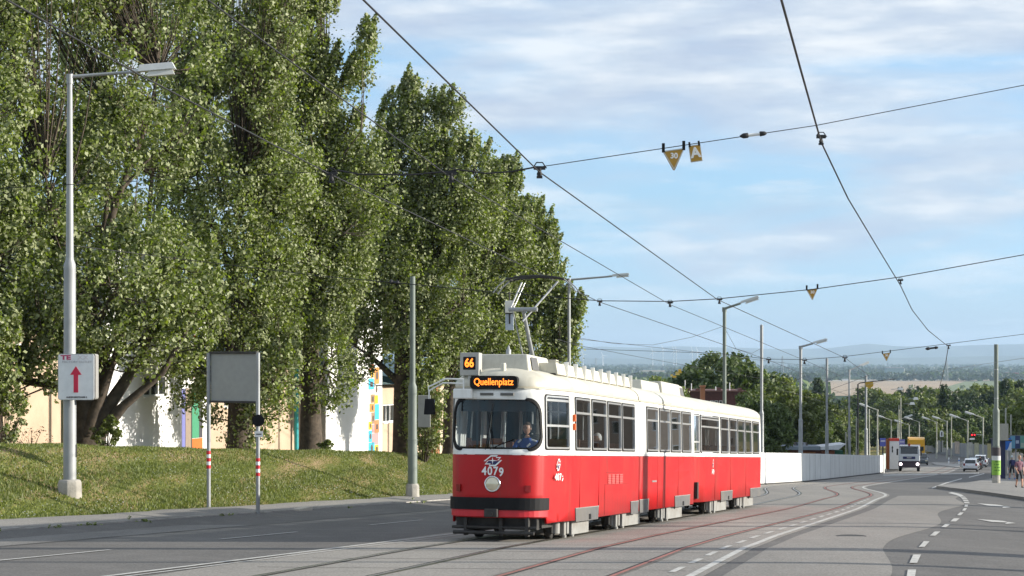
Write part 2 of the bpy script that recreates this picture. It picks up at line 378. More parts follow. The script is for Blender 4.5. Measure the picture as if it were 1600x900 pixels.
def frame(origin, xdir, up=Vector((0, 0, 1))):
    """matrix whose local x runs along xdir, local y along up, local z out of the face (for text)"""
    x = Vector(xdir).normalized(); y = Vector(up).normalized(); z = x.cross(y).normalized(); y = z.cross(x)
    m = Matrix((x, y, z)).transposed().to_4x4(); m.translation = Vector(origin); return m
# ------------------------------------------------------------------ ground
def ground_sheet():
    ts = [-60000, -30000, -14000, -7000, -3500, -1800, -900, -500, -300, -200, -140, -100, -80, -65, -52, -45, -40]
    ts += list(np.arange(-37, -30.5, 0.8)) + list(np.arange(-30.5, -27.5, 0.3)) + list(np.arange(-27.4, -23.2, 0.4)) + [-23.15, -22.9, -22.0, -21.36, -21.30]
    ts += [-20, -17, -14, -10, -7] + list(np.arange(-5, 0, 0.5)) + [1, 3, 6, 10, 15, 20, 26, 34, 42, 50, 70, 100, 150, 250, 400, 700, 1200, 2500, 5000, 10000, 20000, 40000]
    Ys = [-150, -60, -20, 0, 10] + list(np.arange(15, 60, 1.0)) + list(np.arange(60, 140, 2.0)) + list(np.arange(140, 440, 10)) + list(np.arange(440, 1000, 40)) + [1000*1.12**k for k in range(34)]
    V = []; nT = len(ts)
    for Y in Ys:
        for t in ts:
            X = t+TD*Y if Y < 20000 else t+TD*20000
            z = ground(X, Y)
            if KERB-0.01 <= t <= 34 and Y < 430: z -= 0.09
            if t < -23 and Y < 140:
                z += 0.05*math.sin(X*0.9+Y*0.31)*math.sin(Y*0.47)  # uneven turf
            V.append((X, Y, z))
    F = []; MI = []
    for j in range(len(Ys)-1):
        for i in range(nT-1):
            a = j*nT+i; F.append((a, a+1, a+nT+1, a+nT)); MI.append(0 if Ys[j] < 900 else 1)
    me = bpy.data.meshes.new('ground'); me.from_pydata(V, [], F)
    me.polygons.foreach_set('material_index', MI); me.polygons.foreach_set('use_smooth', [True]*len(F))
    # turf
    m = bpy.data.materials.new('turf'); m.use_nodes = True; t = m.node_tree; p = t.nodes['Principled BSDF']; L = t.links.new
    p.inputs['Roughness'].default_value = 0.95; p.inputs['Specular IOR Level'].default_value = 0.1
    tc = N(t, 'ShaderNodeTexCoord')
    mp_ = N(t, 'ShaderNodeMapping'); mp_.inputs['Rotation'].default_value = (0, 0, math.atan(TD)); mp_.inputs['Scale'].default_value = (1.2, 0.2, 1); L(tc.outputs['Object'], mp_.inputs[0])
    a = N(t, 'ShaderNodeTexNoise'); a.inputs['Scale'].default_value = 0.75; a.inputs['Detail'].default_value = 8; a.inputs['Roughness'].default_value = 0.65; L(mp_.outputs[0], a.inputs['Vector'])
    r = ramp(t, [(0.32, (0.085, 0.105, 0.024)), (0.45, (0.13, 0.145, 0.04)), (0.52, (0.22, 0.185, 0.075)), (0.62, (0.32, 0.235, 0.13))]); L(a.outputs['Fac'], r.inputs[0])
    b = N(t, 'ShaderNodeTexNoise'); b.inputs['Scale'].default_value = 14; b.inputs['Detail'].default_value = 6; L(tc.outputs['Object'], b.inputs['Vector'])
    r2 = ramp(t, [(0.3, 0.6), (0.7, 1.4)]); L(b.outputs['Fac'], r2.inputs[0])
    mu = N(t, 'ShaderNodeMix', data_type='RGBA', blend_type='MULTIPLY'); mu.inputs[0].default_value = 1; L(r.outputs[0], mu.inputs[6]); L(r2.outputs[0], mu.inputs[7]); L(mu.outputs[2], p.inputs['Base Color'])
    bb = N(t, 'ShaderNodeBump'); bb.inputs['Strength'].default_value = 0.9; bb.inputs['Distance'].default_value = 0.06; L(b.outputs['Fac'], bb.inputs['Height']); L(bb.outputs[0], p.inputs['Normal'])
    me.materials.append(m)
    # the plain: strips of field
    m = bpy.data.materials.new('farmland'); m.use_nodes = True; t = m.node_tree; p = t.nodes['Principled BSDF']; L = t.links.new
    p.inputs['Roughness'].default_value = 1; p.inputs['Specular IOR Level'].default_value = 0
    tc = N(t, 'ShaderNodeTexCoord'); mp_ = N(t, 'ShaderNodeMapping'); mp_.inputs['Scale'].default_value = (0.0018, 0.0011, 0); mp_.inputs['Rotation'].default_value = (0, 0, 0.25); L(tc.outputs['Object'], mp_.inputs[0])
    vo = N(t, 'ShaderNodeTexVoronoi'); vo.inputs['Scale'].default_value = 1.0; L(mp_.outputs[0], vo.inputs['Vector'])
    sp = N(t, 'ShaderNodeSeparateColor'); L(vo.outputs['Color'], sp.inputs[0])
    r = ramp(t, [(0.0, (0.05, 0.075, 0.028)), (0.3, (0.085, 0.11, 0.04)), (0.52, (0.14, 0.15, 0.06)), (0.66, (0.30, 0.235, 0.13)), (0.8, (0.20, 0.17, 0.10)), (0.9, (0.035, 0.06, 0.025))], 'CONSTANT'); L(sp.outputs[0], r.inputs[0])
    nz = N(t, 'ShaderNodeTexNoise'); nz.inputs['Scale'].default_value = 0.02; nz.inputs['Detail'].default_value = 6; L(tc.outputs['Object'], nz.inputs['Vector'])
    r2 = ramp(t, [(0.35, 0.7), (0.65, 1.25)]); L(nz.outputs['Fac'], r2.inputs[0])
    mu = N(t, 'ShaderNodeMix', data_type='RGBA', blend_type='MULTIPLY'); mu.inputs[0].default_value = 1; L(r.outputs[0], mu.inputs[6]); L(r2.outputs[0], mu.inputs[7]); L(mu.outputs[2], p.inputs['Base Color'])
    me.materials.append(m)
    struct(link('ground', me))
ground_sheet()

def sheet(name, f0, f1, Ys, dz, m, kind='structure', nt_=6, zf=ground):
    """a draped strip between the two lateral lines f0(Y), f1(Y) (t coordinates)"""
    V = []; F = []
    for Y in Ys:
        a, b = f0(Y), f1(Y)
        for k in range(nt_+1):
            t = a+(b-a)*k/nt_; X = t+TD*Y; V.append((X, Y, zf(X, Y)+dz))
    n = nt_+1
    for j in range(len(Ys)-1):
        for i in range(nt_): q = j*n+i; F.append((q, q+1, q+n+1, q+n))
    me = bpy.data.meshes.new(name); me.from_pydata(V, [], F); me.materials.append(m)
    me.polygons.foreach_set('use_smooth', [True]*len(F))
    o = link(name, me); struct(o, kind); return o
YR = list(np.arange(12, 140, 1.0))+list(np.arange(140, 440, 5.0))
sheet('road', lambda Y: KERB, lambda Y: 34, YR, 0.0, M['asph'], nt_=56)
YT = list(np.arange(12, 70, 1.0))+list(np.arange(70, 110, 0.5))+list(np.arange(110, 300, 4.0))
sheet('track_bed', lambda Y: -11.9+off(Y), lambda Y: -4.45+off(Y)-0.42*smooth(30, 75, Y), YT, 0.006, M['bed'], nt_=14)
# transverse joints of the track bed
jb = MB()
for k in range(46):
    Y = 25+k*2.55
    a, b = tY(-11.2+off(Y), Y+0.4, 0.0085), tY(-4.8+off(Y), Y-0.5, 0.0085)
    n_ = 8
    for q in range(n_):
        p0 = a.lerp(b, q/n_); p1 = a.lerp(b, (q+1)/n_)
        z0 = ground(p0.x, p0.y)+0.0085; z1 = ground(p1.x, p1.y)+0.0085
        w = 0.015
        jb.add([(p0.x, p0.y-w, z0), (p1.x, p1.y-w, z1), (p1.x, p1.y+w, z1), (p0.x, p0.y+w, z0)], [(0, 1, 2, 3)])
struct(jb.build('bed_joint', flat('joint', (0.09, 0.08, 0.07))))
for tr, c0 in (('l', -9.65), ('r', -6.42)):
    for sgn in (-1, 1):
        c = c0+sgn*0.755
        head = M['steel'] if tr == 'l' else M['rust']
        sheet('rail', lambda Y: c-0.035+off(Y), lambda Y: c+0.035+off(Y), YT, 0.014, head, nt_=1)
        g_ = c-sgn*0.062
        sheet('rail_groove', lambda Y: g_-0.027+off(Y), lambda Y: g_+0.027+off(Y), YT, 0.011, M['groove'], nt_=1)
        # dark, weedy joint beside the rail
        h_ = c+sgn*0.07
        sheet('rail_seam', lambda Y: h_-0.03+off(Y)+0.012*math.sin(Y*3.1), lambda Y: h_+0.03+off(Y)+0.015*math.sin(Y*5.7), YT, 0.011, flat('seam', (0.10, 0.085, 0.065)) if tr == 'r' else flat('seam_weed', (0.05, 0.055, 0.028)), nt_=1)

# painted lines ------------------------------------------------------
def line(f, w, Y0, Y1, dz=0.013, step=1.0, name='road_marking'):
    sheet(name, lambda Y: f(Y)-w/2, lambda Y: f(Y)+w/2, list(np.arange(Y0, Y1, step))+[Y1], dz, M['mark'], nt_=1)
LW = lambda Y: -4.62+off(Y)-0.42*smooth(30, 75, Y)
line(LW, 0.125, 20, 116, step=0.6)
line(LW, 0.12, 116, 240, step=3)
for k in range(24): 
    Y = 22+k*2.3; line(lambda Y: LW(Y)-0.36, 0.10, Y, Y+1.3)
line(lambda Y: -12.42+0.012*(Y-24), 0.13, 15, 64); line(lambda Y: -12.15+0.016*(Y-24), 0.07, 24, 60)
for k in range(8):
    Y = 20+k*8.2; line(lambda Y: -16.0+0.01*(Y-30), 0.10, Y+1.2, Y+5.0)
# marks across the right-hand roadway, read from the photograph as ground points
mk = MB()
def quad_mark(pts, lift=0.012, mb=mk):
    q = [g2(*p) for p in pts]; mb.add([(a.x, a.y, a.z+lift) for a in q], [tuple(range(len(q)))])
def dash(u, v, w, h, skew=0):
    quad_mark([(u-w/2-skew, v+h/2), (u+w/2-skew, v+h/2), (u+w/2+skew, v-h/2), (u-w/2+skew, v-h/2)])
for u, v, w, h, sk in ((1424, 897, 13, 12, 1), (1430, 874, 12, 13, 3), (1444, 851, 9, 9, 4), (1461, 834.5, 9, 6.5, 4), (1477.5, 822, 8, 5.5, 3.5), (1492, 813, 9, 5, 3), (1500.5, 803.5, 6, 4.5, 2.5), (1507, 796.5, 5, 4, 1.5), (1509.8, 790.5, 5, 3.4, 0.5), (1510.5, 785.8, 8, 2.2, -1), (1509, 782.6, 8, 2.0, -1), (1507, 779.8, 8, 1.8, -1), (1504.5, 777.2, 8, 1.6, -1.5)):
    dash(u, v, w, h, sk)
pl = [(1484, 770), (1490, 771.2), (1497, 773), (1503, 775.6)]
for a, b in zip(pl, pl[1:]): quad_mark([(a[0]-3, a[1]+0.8), (b[0]-3, b[1]+0.8), (b[0]+3, b[1]-0.8), (a[0]+3, a[1]-0.8)])
struct(mk.build('lane_dashes', M['mark']))
ar = MB()
def arrow(x, y, sx, flip=1):
    pts = [(-36, -2.2), (-5, -0.4), (6, 0.6), (15, 3.2), (25, 4.2), (8, 4.8), (16, 3.4), (4, 2.2), (-12, 0.6)]
    quad_mark([(x+a*sx, y+b*flip) for a, b in pts[:4]]+[(x+pts[8][0]*sx, y+2.2)], mb=ar)
    quad_mark([(x+13*sx, y+2.2), (x+25*sx, y+4.0), (x+8*sx, y+5.4)], mb=ar)
arrow(1558, 789, 0.9); arrow(1562, 814, 1.0)
dash(1560, 800.5, 10, 5, 0.5); dash(1594, 800.3, 9, 2.2, 0); dash(1496, 783.5, 26, 0.9, 0); 
struct(ar.build('turn_arrow', M['mark']))
fm = MB()
for a, b, w in (((1456, 763), (1478, 755), .9), ((1478, 755), (1503, 748), .8), ((1514, 746), (1538, 740), .8), ((1528, 764), (1553, 751), .8), ((1543, 766), (1553, 762), .8), ((1380, 742.5), (1465, 741), .7), ((1470, 741), (1530, 739.5), .6)):
    quad_mark([(a[0], a[1]+w), (b[0], b[1]+w), (b[0], b[1]-w), (a[0], a[1]-w)], mb=fm)
struct(fm.build('far_lane_line', M['mark']))

# left footway, its kerb, and the kerb gaps ---------------------------
YL = list(np.arange(12, 130, 0.8))
def wob(Y): return 0.16*math.sin(Y*0.7)+0.09*math.sin(Y*2.3+1)+0.05*math.sin(Y*5.1)
sheet('footway', lambda Y: -22.95+wob(Y), lambda Y: KERB-0.16, YL, 0.035, M['walk'], nt_=5)
kb = MB()
for k in range(110):
    Y = 12+k*1.02
    y1 = Y+1.0
    q = []
    for (t_, yy) in ((KERB-0.18, Y), (KERB, Y), (KERB, y1), (KERB-0.18, y1)):
        X = t_+TD*yy; q.append((X, yy, prof(yy)))
    zt = 0.135+random.uniform(-.006, .006)
    kb.add([(a, b, c-0.1) for a, b, c in q]+[(a, b, c+zt) for a, b, c in q], [(4, 5, 6, 7), (0, 1, 5, 4), (1, 2, 6, 5), (2, 3, 7, 6), (3, 0, 4, 7)])
struct(kb.build('kerb', M['kerb']))
gut = sheet('gutter', lambda Y: KERB+0.01, lambda Y: KERB+0.42, YL, 0.007, flat('gutter', (0.20, 0.19, 0.17)), nt_=1)

# right footway with a dark kerb face ---------------------------------
edge = [(1463, 763.5), (1475, 764.5), (1487, 766.3), (1502, 768.0), (1520, 770.5), (1540, 773.2), (1560, 776.0), (1580, 779.0), (1600, 782.0), (1640, 789), (1700, 800), (1800, 822), (1950, 860)]
back = [(1463, 762.8), (1478, 760.6), (1492, 759.2), (1508, 757.5), (1522, 755.5), (1538, 752.5), (1560, 748), (1580, 744.5), (1604, 741), (1650, 737), (1720, 736), (1850, 736), (2050, 736)]
rw = MB(); E = [g2(*p) for p in edge]; B = [g2(*p) for p in back]; n_ = len(E)
hk = 0.14
rw.add([(p.x, p.y, p.z+hk) for p in E]+[(p.x, p.y, p.z+hk) for p in B], [(i, i+1, n_+i+1, n_+i) for i in range(n_-1)], 0)
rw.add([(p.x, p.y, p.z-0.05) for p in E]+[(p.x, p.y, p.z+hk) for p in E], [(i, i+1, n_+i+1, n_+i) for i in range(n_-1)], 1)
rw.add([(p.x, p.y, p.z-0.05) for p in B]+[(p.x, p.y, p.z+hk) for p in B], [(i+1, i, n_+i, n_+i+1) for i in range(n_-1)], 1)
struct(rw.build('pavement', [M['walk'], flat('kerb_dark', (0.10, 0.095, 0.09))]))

# worn and patched areas of the roadway
sheet('road_patch', lambda Y: -4.2+off(Y)-0.3*smooth(30, 75, Y), lambda Y: -2.2+0.25*math.sin(Y*.3)+off(Y)*.6, list(np.arange(22, 84, 1.0)), 0.0045, asphalt('asphalt_worn', (0.20, 0.188, 0.168), (0.27, 0.25, 0.225), .4, (.33, .31, .28)), nt_=4)
sheet('road_patch', lambda Y: -21.0, lambda Y: -18.7, list(np.arange(24, 47, 1.0)), 0.0045, asphalt('asphalt_mend', (0.15, 0.145, 0.135), (0.235, 0.225, 0.21), .5, (.3, .28, .26)), nt_=3)
seam_m = flat('tar_seam', (0.05, 0.048, 0.046))
sheet('tar_seam', lambda Y: -18.65+0.04*math.sin(Y*1.1), lambda Y: -18.6+0.04*math.sin(Y*1.1), list(np.arange(18, 80, .6)), 0.008, seam_m, nt_=1)
for i, (u, v) in enumerate(((1330, 838),)):
    P = g2(u, v); m_ = MB(); m_.lathe([(.31, -.02), (.31, .009), (.28, .010), (.27, .006)], 24, 0); o_ = m_.build('manhole_cover', [M['dark']]); o_.location = P; tag(o_, ['round manhole cover in the right carriageway', 'round manhole cover in the left lane', 'round manhole cover near the white line at the bottom', 'round manhole cover in the shaded left lane'][i], 'manhole cover')

kk_ = MB(); P = g2(470, 800); d_ = Vector((TD, 1, 0)).normalized()
kk_.box(-0.55, 0.55, -0.16, 0.10, -0.05, 0.17, 0, Matrix.Translation(P) @ Matrix.Rotation(math.atan2(d_.y, d_.x), 4, 'Z')); o_ = kk_.build('kerb', [flat('kerb_new', (0.46, 0.42, 0.35), .85)], bevel=.01); struct(o_)
# ------------------------------------------------------------------ the tram
D3 = Vector((TD, 1, -A_)).normalized(); Rv = Vector((D3.y, -D3.x, 0)).normalized()
YF = 36.5; NOSE = on(0, 0); XF = -10.30+TD*YF; NOSE = Vector((XF, YF, prof(YF)+0.014))
Zv = Rv.cross(-D3) if (Rv.cross(-D3)).z > 0 else (-D3).cross(Rv)
TM = Matrix((-D3, Rv, Zv)).transposed().to_4x4(); TM.translation = NOSE     # local x forward, y to the near side, z up
def bu(u, y=1.158):
    """distance behind the nose of the near-side wall at column u"""
    P = NOSE + Rv*y; k = (u-800)/FOC
    return (k*P.y-P.x)/(D3.x-k*D3.y)
HW = 1.158; ZS, ZR = 1.645, 2.93   # red line, roof line
def catmull(pts, n=6):
    o = []
    P = [pts[0]]+pts+[pts[-1]]
    for i in range(1, len(P)-2):
        for k in range(n):
            t = k/n; p0, p1, p2, p3 = [np.array(P[i+j], float) for j in (-1, 0, 1, 2)]
            o.append(tuple(0.5*((2*p1)+(-p0+p2)*t+(2*p0-5*p1+4*p2-p3)*t*t+(-p0+3*p1-3*p2+p3)*t**3)))
    o.append(tuple(pts[-1])); return o
class Plan:
    """vertical wall standing on a plan line; s is the length along it"""
    def __init__(s, pts):
        s.p = np.array(pts); d = np.hypot(*(s.p[1:]-s.p[:-1]).T); s.s = np.concatenate([[0], np.cumsum(d)]); s.L = s.s[-1]
    def pos(s, q): return np.array([np.interp(q, s.s, s.p[:, 0]), np.interp(q, s.s, s.p[:, 1])])
    def nrm(s, q):
        e = 0.04; t = s.pos(min(s.L, q+e))-s.pos(max(0, q-e)); t /= np.hypot(*t)
        return np.array([t[1], -t[0]])
    def P(s, q, z, o=0.0):
        b, y = s.pos(q); n = s.nrm(q)*s.sg
        b += n[0]*o; y += n[1]*o
        y *= 1-0.028*max(0, (z-ZS)/1.3)**1.5
        if z < ZS: y *= 1-0.012*((ZS-z)/1.2)**2
        return (-b, y, z)
    def s_of_b(s, b, near=True):
        best = min(range(len(s.p)), key=lambda i: abs(s.p[i, 0]-b)+(0 if (s.p[i, 1] > 0) == near else 99))
        rng_ = [i for i in range(len(s.p)-1) if ((s.p[i, 1]+s.p[i+1, 1])/2 > 0) == near]
        for i in rng_:
            a, c = s.p[i, 0], s.p[i+1, 0]
            if min(a, c)-1e-9 <= b <= max(a, c)+1e-9 and abs(a-c) > 1e-9: return s.s[i]+(b-a)/(c-a)*(s.s[i+1]-s.s[i])
        return s.s[best]
def nose_plan(b_end):
    half = [(b_end, HW), (1.66, HW), (1.05, 1.065), (0.45, 0.935), (0.29, 0.86), (0.17, 0.75), (0.08, 0.57), (0.025, 0.32), (0, 0)]
    c = [(b_end, HW)] + catmull(half[1:], 5)
    return c + [(b, -y) for b, y in c[::-1][1:]]
def shell(plan, holes, z0, z1, name, parent, mats, zline=ZS, curve_b=1.8, bottom=None, b_off=0.0):
    outer = [(0, z0), (plan.L, z0), (plan.L, z1), (0, z1)]
    if bottom: outer = bottom+[(plan.L, z1), (0, z1)]
    cs = [q for q, p in zip(plan.s, plan.p) if 0.01 < q < plan.L-0.01]
    bm = fill2d(outer, holes, cs, [zline, 0.9, 1.25, 2.2, 2.55, 2.78])
    for v in bm.verts: v.co = plan.P(v.co.x, v.co.z)
    for f in bm.faces:
        zc = sum(v.co.z for v in f.verts)/len(f.verts)
        f.material_index = 0 if zc < zline else 1
        f.smooth = True
    me = bpy.data.meshes.new(name); bm.normal_update()
    f0 = max((f for f in bm.faces), key=lambda f: f.calc_area()); c_ = f0.calc_center_median(); q_ = min(np.arange(0.05, plan.L, 0.05), key=lambda q: (Vector(plan.P(q, c_.z))-c_).length)
    if (Vector(plan.P(q_, c_.z, 0.2))-Vector(plan.P(q_, c_.z, 0))).dot(f0.normal) < 0: bmesh.ops.reverse_faces(bm, faces=bm.faces)
    # outward faces
    bm.to_mesh(me); bm.free()
    for m in mats: me.materials.append(m)
    o = link(name, me, parent)
    so_ = o.modifiers.new('thick', 'SOLIDIFY'); so_.thickness = 0.045; so_.offset = -1
    return o
def window(plan, loop, parent, kind, trans=None, gm=None, mull=(), name='window'):
    """rubber gasket, aluminium frame, glass, transom"""
    n = len(loop); cx = sum(p[0] for p in loop)/n; cz = sum(p[1] for p in loop)/n
    hx = max(abs(p[0]-cx) for p in loop); hz = max(abs(p[1]-cz) for p in loop)
    def grow(d): return [(cx+(x-cx)*(1+d/hx), cz+(z-cz)*(1+d/hz)) for x, z in loop]
    mb = MB()
    rings = ([(0.022, 0.004), (0.020, 0.016), (-0.004, 0.018), (-0.012, -0.004)], [(-0.002, 0.016), (-0.004, 0.024), (-0.036, 0.024), (-0.04, -0.02)])
    if kind == 'front': rings = ([(0.035, 0.002), (0.03, 0.02), (-0.02, 0.022), (-0.035, -0.01)],)
    for mi, rg in enumerate(rings):
        vs = []
        for d, o in rg: vs += [plan.P(x, z, o) for x, z in grow(d)]
        fs = [(r*n+i, r*n+(i+1) % n, (r+1)*n+(i+1) % n, (r+1)*n+i) for r in range(len(rg)-1) for i in range(n)]
        mb.add(vs, fs, mi, False)
    def bar(x0, x1, z0, z1, o0, o1, m, ns=6):
        for k in range(ns):
            a = x0+(x1-x0)*k/ns; b = x0+(x1-x0)*(k+1)/ns
            q = [plan.P(x, z, o) for o in (o0, o1) for x, z in ((a, z0), (b, z0), (b, z1), (a, z1))]
            mb.add(q, [(0, 1, 2, 3), (4, 5, 6, 7), (0, 1, 5, 4), (3, 2, 6, 7)], m)
    if trans:
        for z in trans: bar(cx-hx+0.02, cx+hx-0.02, z-0.022, z+0.022, -0.005, 0.02, 1)
    for x in mull: bar(x-0.018, x+0.018, cz-hz+0.02, cz+hz-0.02, -0.005, 0.02, 1, 1)
    w = mb.build(name, [M['black'], M['alu']], parent)
    gl = MB(); ns = 14 if kind == 'front' else 4
    lp = grow(-0.015)
    bm = fill2d(lp, [], [cx-hx+2*hx*k/ns for k in range(1, ns)], [cz-hz*0.5, cz, cz+hz*0.5])
    for v in bm.verts: v.co = plan.P(v.co.x, v.co.z, -0.008 if kind != 'front' else 0.004)
    for f in bm.faces: f.smooth = True
    me = bpy.data.meshes.new('pane'); bm.to_mesh(me); bm.free(); me.materials.append(gm or M['sglass']); link('pane', me, w)
    return w
def roof(plan, parent, closed_front=True, name='roof', flatb=None, rear=False):
    rings = [(ZR, 0.012, 0.0), (2.99, 0.002, 0.0), (3.07, 0.035, 0.03), (3.14, 0.10, 0.08), (3.21, 0.22, 0.16), (3.27, 0.40, 0.28), (3.315, 0.62, 0.45), (3.345, 0.88, 0.75), (3.36, 1.12, 1.15)]
    bmin = plan.p[:, 0].min(); bmax = plan.p[:, 0].max(); n = len(plan.p); V = []
    for z, si, fi in rings:
        for b, y in plan.p:
            yy = y*(1-0.028*((ZR-ZS)/1.3)**1.5)
            k = 1-si/HW; bb = b
            if closed_front: bb = b+fi*max(0, 1-(b-bmin)/2.2)
            if rear: bb = bb-fi*0.5*max(0, 1-(bmax-b)/1.5)
            V.append((-bb, yy*k, z))
    F = [(r*n+i, r*n+i+1, (r+1)*n+i+1, (r+1)*n+i) for r in range(len(rings)-1) for i in range(n-1)]
    # under lining closes the car
    mb = MB(); mb.add(V, F, 0, True)
    cl = [( -b, y*0.95, ZR-0.05) for b, y in plan.p]
    mb.add(cl, [tuple(range(n))], 1)
    mb.add([(-b, y*0.965, ZR-0.06) for b, y in plan.p]+[(-b, y*0.965, ZR+0.06) for b, y in plan.p], [(i, i+1, n+i+1, n+i) for i in range(n-1)], 1)
    return mb.build(name, [M['cream'], M['lining']], parent)
def interior(parent, b0, b1, cab=False, seats=True):
    mb = MB()
    if cab: mb.box(-b1, -1.75, -1.08, 1.08, 0.84, 0.90, 0); mb.box(-1.75, -0.5, -0.86, 0.86, 0.84, 0.90, 0)
    else: mb.box(-b1+0.3, -b0-0.5, -1.0, 1.0, 0.84, 0.90, 0)
    if cab:
        mb.box(-1.75, -1.70, -1.0, 0.15, 0.9, 1.65, 0); mb.box(-1.75, -1.70, 0.12, 0.20, 1.65, 2.85, 0); mb.box(-1.75, -1.70, -0.62, -0.56, 1.65, 2.85, 0)          # partition behind the driver, glazed on the near side
        mb.box(-1.75, -1.70, 0.15, 1.05, 0.9, 1.7, 0)
        mb.box(-0.62, -0.20, -0.78, 0.78, 1.45, 1.62, 0)        # desk
    fl = mb.build('floor', [M['cabin']], parent, bevel=0.01)
    if seats:
        for k in range(int((b1-b0-2.2)/0.86)):
            b = b0+(2.3 if cab else 0.8)+k*0.86
            for y0, y1 in ((0.25, 1.03), (-1.03, -0.6)):
                sb = MB(); sb.box(-b-0.2, -b+0.22, y0, y1, 1.27, 1.32, 0); sb.box(-b-0.24, -b-0.2, y0, y1, 1.27, 1.92 if k % 3 else 1.98, 0)
                sb.tube([(-b, (y0+y1)/2, 0.9), (-b, (y0+y1)/2, 1.27)], 0.03, 6, 1)
                sb.build('passenger_seat', [M['seat'], M['rail_in']], parent, bevel=0.01)
    hb = MB()
    for k in range(int((b1-b0-1)/1.5)):
        b = b0+1.2+k*1.5+(0.6 if cab else 0)
        for y in (-0.35, 0.22): hb.tube([(-b, y, 0.9), (-b, y, 2.87)], 0.017, 6, 0)
    hb.tube([(-b1+0.5, 0.3, 2.55), (-b0-(1.9 if cab else 0.5), 0.3, 2.55)], 0.016, 6, 0)
    hb.build('handrail', [M['rail_in']], parent)
def bogie(parent, bc, near_cover):
    """bc: centre; near_cover: (b0, b1) of the pale brake box"""
    mb = MB()
    mb.box(-bc-1.0, -bc+1.0, -0.9, 0.9, 0.25, 0.62, 0)
    for s in (-1, 1): mb.box(-bc-1.1, -bc+1.1, s*0.80-0.06, s*0.80+0.06, 0.12, 0.46, 0)  # side beams, dark and carried low to put shade under the car
    mb.tube([(-bc-0.6, 0.96, 0.33), (-bc-0.6, 1.0, 0.33)], 0.12, 10, 0)
    for k in (-1, 1):   # spring cups and brake housings
        mb.tube([(-bc+k*0.95, 0.88, 0.12), (-bc+k*0.95, 0.88, 0.36)], 0.10, 10, 1)
    bo = mb.build('bogie', [M['dark'], M['lgrey']], parent, bevel=0.015)
    for k in (-1, 1):
        for s in (-1, 1):
            w = MB(); T = Matrix.Translation((-bc+k*0.75, s*0.72, 0.33)) @ Matrix.Rotation(R_(90), 4, 'X')
            w.lathe([(0.1, -0.09), (0.22, -0.07), (0.31, -0.06), (0.33, -0.05), (0.33, 0.05), (0.30, 0.06), (0.2, 0.05), (0.1, 0.09)], 20, 0, T)
            w.build('wheel', [M['dark']], bo)
    c = MB(); b0, b1 = near_cover
    c.box(-b1, -b0, 0.93, 1.05, 0.07, 0.40, 0); c.box(-(b0+b1)/2-0.10, -(b0+b1)/2+0.10, 1.04, 1.056, 0.30, 0.39, 1)
    c.box(-b0+0.005, -b0+0.155, 0.86, 0.98, 0.08, 0.44, 1); c.box(-b0+0.16, -b0+0.30, 0.92, 1.03, 0.10, 0.42, 0); c.box(-b0+0.32, -b0+0.44, 0.90, 1.0, 0.06, 0.38, 0); c.tube([(-b0+0.37, 0.95, 0.05), (-b0+0.37, 0.95, 0.40)], 0.07, 10, 0)  # the black box fills an open gap, standing in for its shade
    c.box(-b1-0.02, -b0+0.4, 0.90, 0.96, 0.09, 0.13, 1)
    for q in (b0+0.2, b0-0.45): c.tube([(-q, 1.0, 0.03), (-q, 1.0, 0.08)], 0.05, 8, 0)
    c.build('brake_cover', [M['lgrey'], M['black']], bo, bevel=0.01)
def skirt_plate(parent, b0, b1, zt, zb, notch=None):
    p = MB(); 
    p.prism([(-b0, zt), (-b1, zt), (-b1+0.06, zb), (-b0-0.06, zb)], 1.13, 1.162, 0)
    p.box(-b1, -b0, 1.13, 1.166, zt-0.008, zt+0.008, 1)
    if notch: p.box(-notch-0.09, -notch+0.09, 1.14, 1.171, zb+0.02, zb+0.13, 2)
    p.build('skirt_plate', [M['grey'], M['lgrey'], M['black']], parent)
def emblem(parent, T, w, vertical=False):
    """white outlined zigzag with a blue lower half and a four point star"""
    out_ = [(-0.10, 0.30), (0.30, 0.30), (0.22, 0.20), (0.50, 0.20), (0.34, 0.03), (0.56, 0.03), (0.18, -0.32), (-0.22, -0.32), (-0.14, -0.22), (-0.46, -0.22), (-0.30, -0.04), (-0.52, -0.04)]
    if vertical: out_ = [(x*0.5+y*0.10, y*1.1) for x, y in out_]
    mb = MB(); n = len(out_)
    inn = [(x*0.80, y*0.74) for x, y in out_]
    P = [Vector((x*w, y*w, 0.004)) for x, y in out_]; Q = [Vector((x*w, y*w, 0.004)) for x, y in inn]
    mb.add(P+Q, [(i, (i+1) % n, n+(i+1) % n, n+i) for i in range(n)], 0, False, T)
    k = 0.5 if vertical else 1
    lo = [(0.40*k, -0.03), (0.15*k, -0.23), (-0.12*k, -0.23), (-0.05*k, -0.16), (-0.33*k, -0.16), (-0.22*k, -0.03)]
    mb.add([Vector((x*w, y*w, 0.003)) for x, y in lo], [tuple(range(len(lo)))], 1, False, T)
    st = [(0, 0.22), (0.03*k, 0.03), (0.32*k, 0), (0.03*k, -0.03), (0, -0.24), (-0.03*k, -0.03), (-0.32*k, 0), (-0.03*k, 0.03)]
    mb.add([Vector((x*w, y*w, 0.006)) for x, y in st], [tuple(range(8))], 0, False, T)
    mb.build('emblem', [M['wpaint'], M['navy']], parent)
